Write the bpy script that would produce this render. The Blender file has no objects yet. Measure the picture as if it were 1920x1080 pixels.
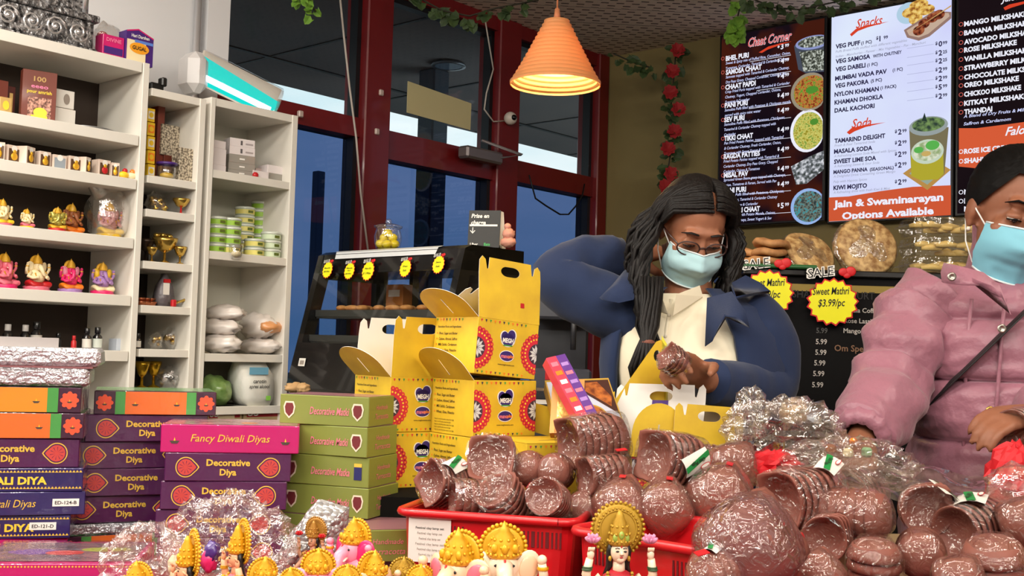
import bpy, math, random
from math import sin, cos, pi, radians, sqrt
from mathutils import Vector, Matrix, noise
random.seed(7)
S = bpy.context.scene
COL = S.collection
# ---------------------------------------------------------------- camera
FPX, PITCH, ROLL, YAW = 2088.9, 0.056769, 0.029241, 0.715985
EYE = Vector((0, 0, 1.2))
_R = Vector((1, 0, 0)); _F = Vector((0, cos(PITCH), sin(PITCH))); _U = Vector((0, -sin(PITCH), cos(PITCH)))
_R2 = _R*cos(ROLL) + _U*sin(ROLL); _U2 = -_R*sin(ROLL) + _U*cos(ROLL)
cam = bpy.data.cameras.new('camera'); camo = bpy.data.objects.new('camera', cam); COL.objects.link(camo)
cam.sensor_width = 36; cam.lens = FPX/1920*36; cam.clip_start = .02; cam.clip_end = 200
camo.matrix_world = Matrix(((_R2.x, _U2.x, -_F.x, EYE.x), (_R2.y, _U2.y, -_F.y, EYE.y), (_R2.z, _U2.z, -_F.z, EYE.z), (0, 0, 0, 1)))
S.camera = camo
# ---------------------------------------------------------------- exposure, sky, lights
S.view_settings.view_transform = 'Standard'; S.view_settings.look = 'None'
S.view_settings.gamma = 1; S.view_settings.use_curve_mapping = False
S.view_settings.exposure = 0.0
S.cycles.max_bounces = 8; S.cycles.transparent_max_bounces = 24; S.cycles.caustics_reflective = False; S.cycles.caustics_refractive = False
S.cycles.sample_clamp_indirect = 6
w = bpy.data.worlds.new('dusk_sky'); S.world = w; w.use_nodes = True
nt = w.node_tree; bg = nt.nodes['Background']
tc = nt.nodes.new('ShaderNodeTexCoord'); mp = nt.nodes.new('ShaderNodeMapping'); mp.inputs['Scale'].default_value = (1, 1, 5)
nz = nt.nodes.new('ShaderNodeTexNoise'); nz.inputs['Scale'].default_value = 2.2; nz.inputs['Detail'].default_value = 5
cr = nt.nodes.new('ShaderNodeValToRGB')
cr.color_ramp.elements[0].position = .35; cr.color_ramp.elements[0].color = (.50, .80, .88, 1)
cr.color_ramp.elements[1].position = .62; cr.color_ramp.elements[1].color = (.98, 1.05, 1.06, 1)
nt.links.new(tc.outputs['Generated'], mp.inputs[0]); nt.links.new(mp.outputs[0], nz.inputs[0]); nt.links.new(nz.outputs[0], cr.inputs[0]); nt.links.new(cr.outputs[0], bg.inputs[0])
bg.inputs[1].default_value = 1.0
def area(name, loc, sx, sy, power, col=(1, .95, .86), rot=(0, 0, 0)):
    l = bpy.data.lights.new(name, 'AREA'); l.shape = 'RECTANGLE'; l.size = sx; l.size_y = sy; l.energy = power; l.color = col
    o = bpy.data.objects.new(name, l); COL.objects.link(o); o.location = loc; o.rotation_euler = rot
    return o
LK = 1.0
for lx, ly, lz, pw, tx, rz in ((-1.5, 1.5, 2.82, 42, .3, .5), (-2.4, 1.9, 2.82, 50, .4, .6), (-.5, -.2, 2.82, 34, .15, .2), (1.0, .3, 2.82, 24, .1, 0), (.2, -1.6, 2.82, 48, .4, 0), (-1.8, -1.0, 2.82, 40, .3, .2), (1.9, -1.3, 2.82, 28, .3, -.2)):
    area('ceiling_tube_light', (lx, ly, lz), 1.3, .2, pw*LK, rot=(tx, 0, rz))
for lx, ly, pw in ((1.7, 1.6, 24), (-.5, 1.4, 22), (1.1, -.4, 17), (-1.9, .3, 17)):      # point lights added to lift the ceiling and give glints, no real lamps
    l = bpy.data.lights.new('added_ceiling_fill_light', 'POINT'); l.energy = pw; l.color = (1, .9, .76); l.shadow_soft_size = .1
    o = bpy.data.objects.new('added_ceiling_fill_light', l); COL.objects.link(o); o.location = (lx, ly, 2.5)
# ---------------------------------------------------------------- pixel helpers (1920 x 1080 photograph frame)
def ray(px, py): return (_F + _R2*((px-960)/FPX) - _U2*((py-540)/FPX)).normalized()
def P(px, py, Y): d = ray(px, py); return EYE + d*(Y/d.y)
def PZ(px, py, z): d = ray(px, py); return EYE + d*((z-EYE.z)/d.z)
def PP(px, py, p0, n): d = ray(px, py); return EYE + d*((Vector(p0)-EYE).dot(n)/d.dot(n))
def mpx(Y): return Y/FPX            # metres per photo pixel at depth Y
D1 = Vector((sin(YAW), cos(YAW), 0)); D2 = Vector((-cos(YAW), sin(YAW), 0))   # along the window wall, along the screen wall
# ---------------------------------------------------------------- materials
def lin(c):
    if isinstance(c[0], float) and max(c) <= 1.0: return (*c[:3], 1)
    return (*[((v/255)/12.92 if v/255 <= .04045 else ((v/255+.055)/1.055)**2.4) for v in c[:3]], 1)
MATS = {}
def mat(name, rgb, rough=.5, metal=0, spec=.5, coat=0, bump=None, mottle=None, emit=0, trans=0, sheen=0, sss=0, stretch=None, alpha=1, coatbump=None):
    if name in MATS: return MATS[name]
    m = bpy.data.materials.new(name); m.use_nodes = True; n = m.node_tree.nodes; L = m.node_tree.links; b = n['Principled BSDF']
    b.inputs['Base Color'].default_value = lin(rgb); b.inputs['Roughness'].default_value = rough; b.inputs['Metallic'].default_value = metal
    b.inputs['Specular IOR Level'].default_value = spec; b.inputs['Coat Weight'].default_value = coat; b.inputs['Coat Roughness'].default_value = .06
    b.inputs['Transmission Weight'].default_value = trans; b.inputs['Sheen Weight'].default_value = sheen; b.inputs['Alpha'].default_value = alpha
    if sss: b.inputs['Subsurface Weight'].default_value = sss; b.inputs['Subsurface Radius'].default_value = (.012, .005, .003)
    t = None
    def coords():
        t = n.new('ShaderNodeTexCoord'); o = t.outputs['Object']
        if stretch:
            q = n.new('ShaderNodeMapping'); q.inputs['Scale'].default_value = stretch; L.new(o, q.inputs[0]); o = q.outputs[0]
        return o
    if mottle:
        sc, c2, k = mottle; z = n.new('ShaderNodeTexNoise'); z.inputs['Scale'].default_value = sc; z.inputs['Detail'].default_value = 4
        L.new(coords(), z.inputs[0]); r = n.new('ShaderNodeValToRGB'); L.new(z.outputs[0], r.inputs[0])
        r.color_ramp.elements[0].position = .5-k; r.color_ramp.elements[1].position = .5+k
        r.color_ramp.elements[0].color = lin(rgb); r.color_ramp.elements[1].color = lin(c2)
        L.new(r.outputs[0], b.inputs['Base Color'])
        if emit: L.new(r.outputs[0], b.inputs['Emission Color'])
    if emit:
        b.inputs['Emission Strength'].default_value = emit
        if not mottle: b.inputs['Emission Color'].default_value = lin(rgb)
    for bp, sock in ((bump, 'Normal'), (coatbump, 'Coat Normal')):
        if bp:
            z = n.new('ShaderNodeTexNoise'); z.inputs['Scale'].default_value = bp[0]; z.inputs['Detail'].default_value = 3
            L.new(coords(), z.inputs[0]); u = n.new('ShaderNodeBump'); u.inputs['Strength'].default_value = bp[1]; u.inputs['Distance'].default_value = bp[2] if len(bp) > 2 else .002
            L.new(z.outputs[0], u.inputs['Height']); L.new(u.outputs[0], b.inputs[sock])
    MATS[name] = m; return m
def film(name, gloss=.12, tint=(1., 1., 1.), sc=60, k=.6, rough=.06, dist=.004):
    """thin clear plastic: mostly see-through, with a creased shiny skin"""
    if name in MATS: return MATS[name]
    m = bpy.data.materials.new(name); m.use_nodes = True; n = m.node_tree.nodes; L = m.node_tree.links; n.remove(n['Principled BSDF'])
    o = n['Material Output']; tr = n.new('ShaderNodeBsdfTransparent'); tr.inputs[0].default_value = (*tint, 1)
    g = n.new('ShaderNodeBsdfGlossy'); g.inputs['Roughness'].default_value = rough; g.inputs[0].default_value = (1, 1, 1, 1)
    mx = n.new('ShaderNodeMixShader'); lw = n.new('ShaderNodeLayerWeight'); lw.inputs['Blend'].default_value = .35
    ma = n.new('ShaderNodeMath'); ma.operation = 'MULTIPLY_ADD'; ma.inputs[1].default_value = .45; ma.inputs[2].default_value = gloss; ma.use_clamp = True
    t = n.new('ShaderNodeTexCoord'); z = n.new('ShaderNodeTexNoise'); z.inputs['Scale'].default_value = sc; z.inputs['Detail'].default_value = 2; z.inputs['Distortion'].default_value = 1.2
    u = n.new('ShaderNodeBump'); u.inputs['Strength'].default_value = k; u.inputs['Distance'].default_value = dist
    L.new(t.outputs['Object'], z.inputs[0]); L.new(z.outputs[0], u.inputs['Height']); L.new(u.outputs[0], g.inputs['Normal']); L.new(u.outputs[0], lw.inputs['Normal'])
    L.new(lw.outputs['Facing'], ma.inputs[0]); L.new(ma.outputs[0], mx.inputs[0]); L.new(tr.outputs[0], mx.inputs[1]); L.new(g.outputs[0], mx.inputs[2]); L.new(mx.outputs[0], o.inputs[0])
    MATS[name] = m; return m
def glow(name, rgb, k=1.0, c2=None, sc=60, kk=.1):
    """a lit screen or lamp surface"""
    if name in MATS: return MATS[name]
    m = bpy.data.materials.new(name); m.use_nodes = True; n = m.node_tree.nodes; L = m.node_tree.links; n.remove(n['Principled BSDF'])
    e = n.new('ShaderNodeEmission'); e.inputs[0].default_value = lin(rgb); e.inputs[1].default_value = k
    if c2:
        t = n.new('ShaderNodeTexCoord'); z = n.new('ShaderNodeTexNoise'); z.inputs['Scale'].default_value = sc; z.inputs['Detail'].default_value = 3
        L.new(t.outputs['Object'], z.inputs[0]); r = n.new('ShaderNodeValToRGB'); cs = [rgb, *c2]
        while len(r.color_ramp.elements) < len(cs): r.color_ramp.elements.new(.5)
        for i, c in enumerate(cs):
            r.color_ramp.elements[i].position = .5-kk+2*kk*i/(len(cs)-1); r.color_ramp.elements[i].color = lin(c)
        L.new(z.outputs[0], r.inputs[0]); L.new(r.outputs[0], e.inputs[0])
    L.new(e.outputs[0], n['Material Output'].inputs[0]); MATS[name] = m; return m
# ---------------------------------------------------------------- mesh builder
I4 = Matrix.Identity(4)
def T(x, y=None, z=None): return Matrix.Translation(Vector((x, y, z)) if y is not None else Vector(x))
def RZ(a): return Matrix.Rotation(a, 4, 'Z')
def RX(a): return Matrix.Rotation(a, 4, 'X')
def RY(a): return Matrix.Rotation(a, 4, 'Y')
def SC(x, y, z): return Matrix.Diagonal((x, y, z, 1))
def basis(o, x, y, z): return Matrix(((x[0], y[0], z[0], o[0]), (x[1], y[1], z[1], o[1]), (x[2], y[2], z[2], o[2]), (0, 0, 0, 1)))
def along(p, d, up=(0, 0, 1)):
    """frame at p whose Z runs along d"""
    z = Vector(d).normalized(); u = Vector(up)
    if abs(z.dot(u)) > .98: u = Vector((0, 1, 0))
    x = u.cross(z).normalized(); return basis(p, x, z.cross(x), z)
FRONT = lambda p: basis(p, (1, 0, 0), (0, 0, 1), (0, -1, 0))
RIGHT = lambda p: basis(p, (0, 1, 0), (0, 0, 1), (1, 0, 0))
LEFT = lambda p: basis(p, (0, -1, 0), (0, 0, 1), (-1, 0, 0))
TXT = {}
def text_geo(s, bold, shear, res=2):
    k = (s, bold, shear)
    if k not in TXT:
        c = bpy.data.curves.new('t', 'FONT'); c.body = s; c.size = 1; c.shear = shear; c.offset = bold; c.resolution_u = res; c.fill_mode = 'FRONT'
        o = bpy.data.objects.new('t', c); me = o.to_mesh()
        TXT[k] = ([v.co.copy() for v in me.vertices], [tuple(p.vertices) for p in me.polygons])
        o.to_mesh_clear(); bpy.data.objects.remove(o); bpy.data.curves.remove(c)
    return TXT[k]
def sheet_geo(loops, ext=0):
    """flat sheet from closed 2-D loops; inner loops become holes"""
    c = bpy.data.curves.new('s', 'CURVE'); c.dimensions = '2D'; c.fill_mode = 'BOTH'; c.extrude = ext
    for lp in loops:
        sp = c.splines.new('POLY'); sp.points.add(len(lp)-1); sp.use_cyclic_u = True
        for i, q in enumerate(lp): sp.points[i].co = (q[0], q[1], 0, 1)
    o = bpy.data.objects.new('s', c); me = o.to_mesh()
    g = ([v.co.copy() for v in me.vertices], [tuple(p.vertices) for p in me.polygons])
    o.to_mesh_clear(); bpy.data.objects.remove(o); bpy.data.curves.remove(c); return g
WM = {}
class MB:
    def __init__(s): s.v = []; s.f = []; s.m = []; s.s = []; s.mats = []
    def mi(s, m):
        if m not in s.mats: s.mats.append(m)
        return s.mats.index(m)
    def add(s, vs, fs, m, M=None, smooth=False):
        k = len(s.v); i = s.mi(m)
        s.v += [(M @ Vector(v)) if M is not None else Vector(v) for v in vs]
        for f in fs: s.f.append(tuple(a+k for a in f)); s.m.append(i); s.s.append(smooth)
        return s
    def box(s, c, d, m, M=None, bev=0.0):
        x, y, z = d[0]/2, d[1]/2, d[2]/2; c = Vector(c)
        if not bev:
            vs = [c+Vector((a*x, b*y, e*z)) for a in (-1, 1) for b in (-1, 1) for e in (-1, 1)]
            return s.add(vs, [(0, 1, 3, 2), (4, 6, 7, 5), (0, 4, 5, 1), (2, 3, 7, 6), (0, 2, 6, 4), (1, 5, 7, 3)], m, M)
        b = min(bev, x*.9, y*.9, z*.9); vs = []; ix = {}
        for a in (-1, 1):
            for e in (-1, 1):
                for g in (-1, 1):
                    for ax in range(3):
                        p = [a*(x-b), e*(y-b), g*(z-b)]; p[ax] += (a, e, g)[ax]*b
                        ix[a, e, g, ax] = len(vs); vs.append(c+Vector(p))
        fs = []
        for ax in range(3):
            o1, o2 = [(1, 2), (2, 0), (0, 1)][ax]
            for sg in (-1, 1):
                q = []
                for p1, p2 in ((-1, -1), (1, -1), (1, 1), (-1, 1)):
                    t = [0, 0, 0]; t[ax] = sg; t[o1] = p1; t[o2] = p2; q.append(ix[(*t, ax)])
                fs.append(tuple(q if sg > 0 else q[::-1]))
            for p1 in (-1, 1):
                for p2 in (-1, 1):
                    t = [0, 0, 0]; t[o1] = p1; t[o2] = p2; t1 = t[:]; t1[ax] = -1; t2 = t[:]; t2[ax] = 1
                    q = [ix[(*t1, o1)], ix[(*t2, o1)], ix[(*t2, o2)], ix[(*t1, o2)]]
                    fs.append(tuple(q if p1*p2 < 0 else q[::-1]))
        for a in (-1, 1):
            for e in (-1, 1):
                for g in (-1, 1):
                    q = [ix[a, e, g, k] for k in range(3)]; fs.append(tuple(q if a*e*g > 0 else q[::-1]))
        return s.add(vs, fs, m, M)
    def prism(s, poly, z0, z1, m, M=None, smooth=False):
        n = len(poly); vs = [(p[0], p[1], z0) for p in poly]+[(p[0], p[1], z1) for p in poly]
        s.add(vs, [tuple(range(n-1, -1, -1)), tuple(range(n, 2*n))], m, M)
        return s.add(vs, [(i, (i+1) % n, n+(i+1) % n, n+i) for i in range(n)], m, M, smooth)
    def sheet(s, loops, m, M=None, ext=0): v, f = sheet_geo(loops, ext); return s.add(v, f, m, M)
    def poly(s, pts, m, M=None): return s.add([(p[0], p[1], p[2] if len(p) > 2 else 0) for p in pts], [tuple(range(len(pts)))], m, M)
    def rect(s, x0, y0, x1, y1, m, M=None, z=0): return s.poly([(x0, y0, z), (x1, y0, z), (x1, y1, z), (x0, y1, z)], m, M)
    def disc(s, x, y, r, m, M=None, z=0, n=20, r2=None, a0=0, a1=2*pi):
        full = abs(a1-a0-2*pi) < 1e-6; pts = [(x+r*cos(a0+(a1-a0)*i/n), y+(r2 or r)*sin(a0+(a1-a0)*i/n), z) for i in range(n if full else n+1)]
        return s.poly(pts if full else pts, m, M)
    def ring(s, x, y, r0, r1, m, M=None, z=0, n=24, a0=0, a1=2*pi, asp=1):
        vs = []
        for i in range(n+1):
            a = a0+(a1-a0)*i/n; vs += [(x+r0*cos(a), y+asp*r0*sin(a), z), (x+r1*cos(a), y+asp*r1*sin(a), z)]
        return s.add(vs, [(2*i, 2*i+1, 2*i+3, 2*i+2) for i in range(n)], m, M)
    def loft(s, rings, m, M=None, smooth=True, cap=(True, True), closed=True):
        n = len(rings[0]); vs = [v for r in rings for v in r]; fs = []
        for j in range(len(rings)-1):
            for i in range(n if closed else n-1): a = j*n+i; b = j*n+(i+1) % n; fs.append((a, b, b+n, a+n))
        if cap[0]: fs.append(tuple(range(n-1, -1, -1)))
        if cap[1]: k = (len(rings)-1)*n; fs.append(tuple(range(k, k+n)))
        return s.add(vs, fs, m, M, smooth)
    def lathe(s, prof, m, M=None, n=24, smooth=True, cap=(True, True), warp=None):
        rings = []
        for r, z in prof:
            rg = []
            for i in range(n):
                a = 2*pi*i/n; v = Vector((r*cos(a), r*sin(a), z)); rg.append(warp(v, a) if warp else v)
            rings.append(rg)
        return s.loft(rings, m, M, smooth, cap)
    def tube(s, pts, r, m, M=None, n=8, cap=True, flat=1.0, smooth=True):
        pts = [Vector(p) for p in pts]; rs = r if isinstance(r, (list, tuple)) else [r]*len(pts); rings = []
        u = None
        for i, p in enumerate(pts):
            t = (pts[min(i+1, len(pts)-1)]-pts[max(i-1, 0)]).normalized()
            if u is None: u = t.orthogonal().normalized() if abs(t.z) > .9 else Vector((0, 0, 1)).cross(t).normalized()
            u = (u-t*u.dot(t)).normalized(); w_ = t.cross(u)
            rings.append([p+(u*cos(2*pi*k/n)+w_*sin(2*pi*k/n)*flat)*rs[i] for k in range(n)])
        return s.loft(rings, m, M, smooth, (cap, cap))
    def ball(s, c, r, m, M=None, nu=16, nv=10, smooth=True):
        r = r if isinstance(r, (tuple, list)) else (r, r, r); c = Vector(c); vs = [c+Vector((0, 0, -r[2]))]; fs = []
        for j in range(1, nv):
            t = -pi/2+pi*j/nv
            vs += [c+Vector((r[0]*cos(t)*cos(2*pi*i/nu), r[1]*cos(t)*sin(2*pi*i/nu), r[2]*sin(t))) for i in range(nu)]
        vs.append(c+Vector((0, 0, r[2]))); k = len(vs)-1
        for i in range(nu):
            fs.append((0, 1+(i+1) % nu, 1+i)); fs.append((k, k-nu+i, k-nu+(i+1) % nu))
            for j in range(nv-2): a = 1+j*nu+i; b = 1+j*nu+(i+1) % nu; fs.append((a, b, b+nu, a+nu))
        return s.add(vs, fs, m, M, smooth)
    def grid(s, fn, nu, nv, m, M=None, smooth=True):
        vs = [fn(i/nu, j/nv) for j in range(nv+1) for i in range(nu+1)]
        return s.add(vs, [(j*(nu+1)+i, j*(nu+1)+i+1, (j+1)*(nu+1)+i+1, (j+1)*(nu+1)+i) for j in range(nv) for i in range(nu)], m, M, smooth)
    def text(s, t, size, m, M=None, x=0, y=0, al='L', bold=.0, shear=0, wid=1.0, z=0, fit=None):
        v, f = text_geo(t, bold, shear)
        if not v: return s
        x0 = min(q.x for q in v); x1 = max(q.x for q in v)
        if fit: wid = fit/((x1-x0)*size)
        ox = {'L': x-x0*size*wid, 'C': x-(x0+x1)/2*size*wid, 'R': x-x1*size*wid}[al]
        return s.add([(ox+q.x*size*wid, y+q.y*size, z) for q in v], f, m, M)
    def bad_noise(s, k, sc, k0=0, seed=0):
        for i in range(k0, len(s.v)):
            q = s.v[i]*sc+Vector((seed, seed*.7, 0)); s.v[i] = s.v[i]+Vector((noise.noise(q), noise.noise(q+Vector((31, 0, 0))), noise.noise(q+Vector((0, 47, 0)))))*k
        return s
    def mesh(s, name):
        me = bpy.data.meshes.new(name); me.from_pydata([tuple(v) for v in s.v], [], s.f)
        for m in s.mats: me.materials.append(m)
        me.polygons.foreach_set('material_index', s.m); me.polygons.foreach_set('use_smooth', s.s); me.update(); return me
    def build(s, name, parent=None, M=None, world=False):
        """M places the new object; world=True: the verts are in world space and get re-based on the parent (or on their own base centre)"""
        if world:
            if parent is not None: inv = WM[parent.name].inverted()
            else:
                lo = Vector([min(v[i] for v in s.v) for i in range(3)]); hi = Vector([max(v[i] for v in s.v) for i in range(3)])
                M = T((lo.x+hi.x)/2, (lo.y+hi.y)/2, lo.z); inv = M.inverted()
            s.v = [inv @ v for v in s.v]
        o = bpy.data.objects.new(name, s.mesh(name)); COL.objects.link(o); return place(o, parent, M)
def place(o, parent=None, M=None):
    if parent is not None: o.parent = parent; WM[o.name] = WM[parent.name] @ (M or I4)
    else: WM[o.name] = M or I4
    if M is not None: o.matrix_basis = M
    return o
def tag(o, label=None, cat=None, group=None, kind=None):
    if label: o['label'] = label
    if cat: o['category'] = cat
    if group: o['group'] = group
    if kind: o['kind'] = kind
    return o
def root(name, M, label=None, cat=None, group=None):
    o = bpy.data.objects.new(name, None); o.empty_display_size = .02; COL.objects.link(o); place(o, None, M); return tag(o, label, cat, group)
def dup(o, M, label=None, group=None, parent=None):
    c = o.copy(); COL.objects.link(c); place(c, parent, M)
    if label: c['label'] = label
    if group: c['group'] = group
    def kids(a, b):
        for ch in list(a.children):
            d = ch.copy(); COL.objects.link(d); d.parent = b; WM[d.name] = WM[b.name] @ ch.matrix_basis; kids(ch, d)
    kids(o, c); return c
def part(mb, name, parent, M=None, world=False, label=None):
    o = mb.build(name, parent, M, world)
    if label: o['label'] = label
    return o
def struct(mb, name, M=None, world=False): return tag(mb.build(name, None, M, world), kind='structure')
# ================================================================ ROOM SHELL (room frame: x = along window wall, y = towards the window wall, z up)
ROOM = basis((0, 0, 0), D1, D2, (0, 0, 1)); RI = ROOM.inverted()
scr0 = P(1348, 68, 5.68)                      # top-left corner of the first menu screen
AW = scr0.dot(D1)+.075                        # screen wall plane  x = AW
cor = PP(1137, 108, D1*AW, D1); BW = cor.dot(D2); CZ = cor.z   # window wall plane y = BW, ceiling height
def onW(px, py, off=0): q = PP(px, py, D2*(BW+off), D2); return q.dot(D1), q.z         # (x, z) on the window wall
def onT(px, py): q = PP(px, py, D1*AW, D1); return q.dot(D2), q.z                        # (y, z) on the screen wall
A0, B0 = AW-9.0, BW-7.0
M_white = mat('white_painted_wall', (226, 226, 228), .6)
M_olive = mat('olive_wall_paint', (132, 116, 72), .8, mottle=(3, (122, 108, 66), .3))
M_red = mat('dark_red_window_frame', (108, 10, 14), .45, coat=.2)
M_dark = mat('dark_anodised_metal', (22, 22, 26), .4, metal=.3)
m = MB(); m.box(((A0+AW)/2, (B0+BW)/2, -.05), (AW-A0+1, BW-B0+1, .1), mat('grey_floor_tile', (120, 112, 100), .4, mottle=(6, (100, 94, 86), .2))); struct(m, 'floor', ROOM)
# perforated ceiling tiles
mc = mat('perforated_ceiling_board', (205, 186, 165), .8)
n = mc.node_tree.nodes; L = mc.node_tree.links
t_ = n.new('ShaderNodeTexCoord'); sp = n.new('ShaderNodeSeparateXYZ'); L.new(t_.outputs['Object'], sp.inputs[0])
def mth(op, a, b=None, c=None):
    q = n.new('ShaderNodeMath'); q.operation = op
    for i, v in enumerate((a, b, c)):
        if v is None: continue
        if isinstance(v, (int, float)): q.inputs[i].default_value = v
        else: L.new(v, q.inputs[i])
    return q.outputs[0]
# slots run at 45 degrees to the room so that they read level from the counter
r1 = mth('MULTIPLY', mth('SUBTRACT', sp.outputs[0], sp.outputs[1]), .7071); r2 = mth('MULTIPLY', mth('ADD', sp.outputs[0], sp.outputs[1]), .7071)
row = mth('FLOOR', mth('DIVIDE', r2, .05)); fu = mth('FRACT', mth('ADD', mth('DIVIDE', r1, .075), mth('MULTIPLY', row, .5))); fv = mth('FRACT', mth('DIVIDE', r2, .042))
slot = mth('MULTIPLY', mth('LESS_THAN', fu, .5), mth('LESS_THAN', fv, .3))
mx = n.new('ShaderNodeMix'); mx.data_type = 'RGBA'; L.new(slot, mx.inputs[0]); mx.inputs[6].default_value = lin((236, 218, 200)); mx.inputs[7].default_value = lin((64, 50, 40))
L.new(mx.outputs[2], n['Principled BSDF'].inputs['Base Color'])
m = MB(); m.box(((A0+AW)/2, (B0+BW)/2, CZ+.05), (AW-A0+.4, BW-B0+.4, .1), mc); struct(m, 'ceiling', ROOM)
m = MB(); m.box((AW+.06, (B0+BW)/2, CZ/2), (.12, BW-B0+.3, CZ), M_olive); struct(m, 'wall_right', ROOM)
m = MB(); m.box(((A0+AW)/2, B0-.06, CZ/2), (AW-A0, .12, CZ), M_white); struct(m, 'wall_back', ROOM)
m = MB(); m.box((A0-.06, (B0+BW)/2, CZ/2), (.12, BW-B0, CZ), M_white); struct(m, 'wall_left', ROOM)
xw, _ = onW(413, 60)                          # where the glazing begins
m = MB(); m.box(((A0+xw)/2, BW+.06, CZ/2), (xw-A0, .12, CZ), M_white); struct(m, 'wall_window', ROOM)
# pipe and panel joint on the white wall
x_, z_ = onW(364, 50); q = MB(); q.tube([(x_, BW-.025, .9), (x_, BW-.025, CZ-.01)], .016, mat('galvanised_pipe', (205, 205, 208), .3, metal=.7), n=12)
for zz in (1.7, 2.6): q.box((x_, BW-.02, zz), (.07, .03, .03), mat('galvanised_pipe', (205, 205, 208)))
tag(q.build('conduit_pipe', None, ROOM), 'grey metal conduit pipe running up the white wall', 'pipe')
x_, z_ = onW(420, 15); q = MB(); q.box((xw-.035, BW-.015, CZ-.31), (.1, .05, .62), M_white); tag(q.build('trim_1', None, ROOM), kind='structure')
# ---------------------------------------------------------------- glazing: three bays
def glass_mat(name, tint, gl):
    if name in MATS: return MATS[name]
    m = bpy.data.materials.new(name); m.use_nodes = True; n = m.node_tree.nodes; L = m.node_tree.links; n.remove(n['Principled BSDF'])
    tr = n.new('ShaderNodeBsdfTransparent'); tr.inputs[0].default_value = (*tint, 1); g = n.new('ShaderNodeBsdfGlossy'); g.inputs['Roughness'].default_value = .02
    lw = n.new('ShaderNodeLayerWeight'); pw = n.new('ShaderNodeMath'); pw.operation = 'POWER'; pw.inputs[1].default_value = 4; L.new(lw.outputs['Facing'], pw.inputs[0]); fr = n.new('ShaderNodeMath'); fr.operation = 'MULTIPLY_ADD'; fr.inputs[1].default_value = .5; fr.inputs[2].default_value = gl; L.new(pw.outputs[0], fr.inputs[0]); mx = n.new('ShaderNodeMixShader')
    L.new(fr.outputs[0], mx.inputs[0]); L.new(tr.outputs[0], mx.inputs[1]); L.new(g.outputs[0], mx.inputs[2]); L.new(mx.outputs[0], n['Material Output'].inputs[0]); MATS[name] = m; return m
G_clear = glass_mat('clear_window_glass', (.95, .98, .99), .02)
G_blue = glass_mat('blue_window_film', (.27, .35, .52), .015)
zt1 = onW(620, 227)[1]; zt2 = onW(830, 293)[1]; zt3 = onW(1042, 336)[1]
xa0, xa1 = onW(684, 10)[0], onW(727, 150)[0]; xb0, xb1 = onW(929, 150)[0], onW(969, 150)[0]; xc0, xc1 = onW(1112, 330)[0], AW-.005
SILL = .25
def bay(name, x0, x1, zt, th, extra_l=0):
    fr = MB(); y = BW+.05
    fr.box(((x0+x1)/2, y, zt), (x1-x0, .1, th), M_red)
    fr.box(((x0+x1)/2, y, CZ-.035), (x1-x0, .12, .07), M_red); fr.box(((x0+x1)/2, y, SILL/2), (x1-x0, .12, SILL), M_red)
    r = root(name, ROOM @ T((x0+x1)/2, BW+.05, 0)); r['kind'] = 'structure'
    part(fr, 'window_frame', r, T(-(x0+x1)/2, -BW-.05, 0))
    d = MB()
    for xx in (x0+.012, x1-.012): d.box((xx, y-.01, (CZ+SILL)/2), (.024, .05, CZ-SILL-.1), M_dark)
    d.box(((x0+x1)/2, y-.01, CZ-.085), (x1-x0, .05, .025), M_dark)
    part(d, 'glazing_bead', r, T(-(x0+x1)/2, -BW-.05, 0))
    p = MB(); p.box(((x0+x1)/2, y+.01, (zt+CZ)/2), (x1-x0, .006, CZ-zt), G_clear); part(p, 'upper_pane', r, T(-(x0+x1)/2, -BW-.05, 0))
    p = MB(); p.box(((x0+x1)/2, y+.01, (zt+SILL)/2), (x1-x0, .006, zt-SILL), G_blue); part(p, 'lower_pane', r, T(-(x0+x1)/2, -BW-.05, 0))
    return r
bay('window_1', xw, xa0, zt1, .085); dr = bay('door_1', xa1, xb0, zt2, .13); bay('window_2', xb1, xc0, zt3, .11)
for i, (x0, x1) in enumerate(((xa0, xa1), (xb0, xb1), (xc0, xc1))):
    q = MB(); q.box(((x0+x1)/2, BW+.045, CZ/2), (x1-x0, .15, CZ), M_red, bev=.006); tag(q.build('trim_%d' % (i+2), None, ROOM), kind='structure')
# small brackets on the red posts
def onpost(px, py): a = onW(px, py, -.03); return ROOM @ Vector((a[0], BW-.03, a[1]))
q = MB(); a = onW(900, 292, -.06); q.box((a[0], BW-.065, a[1]), (.26, .07, .06), mat('door_closer_grey', (120, 112, 112), .4, metal=.5), bev=.01)
q.tube([(a[0]+.1, BW-.09, a[1]), (a[0]+.22, BW-.14, a[1]+.03), (a[0]+.02, BW-.05, a[1]+.08)], .008, mat('door_closer_grey', (120, 112, 112)), n=6)
tag(q.build('door_closer', None, ROOM), 'grey metal door closer on the red door rail below the paper', 'door closer')
for px, py in ((714, 174), (706, 247), (563, 214)):
    q = MB(); c = onpost(px, py); q.box((0, 0, 0), (.024, .02, .028), mat('clear_plastic_clip', (190, 170, 160), .3), bev=.004)
    tag(q.build('wall_clip', None, T(c) @ RZ(pi/2-YAW)), {174: 'pale plastic clip on the red post left of the hung paper', 247: 'pale plastic clip on the red post at the height of the rail', 214: 'pale plastic clip on the red rail over the shelf corner'}[py], 'clip')
# paper hung on the door glass
a = [onW(px, py, -.02) for px, py in ((765, 152), (884, 194), (882, 244), (763, 211))]
q = MB(); q.add([(x, BW-.02, z) for x, z in a]+[(x, BW-.017, z) for x, z in a], [(0, 1, 2, 3), (7, 6, 5, 4), (0, 4, 5, 1), (1, 5, 6, 2), (2, 6, 7, 3), (3, 7, 4, 0)], mat('aged_paper', (196, 186, 140), .8, trans=0)); tag(q.build('paper_sign', None, ROOM), 'blank cream paper sheet taped to the door glass', 'paper')
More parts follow.
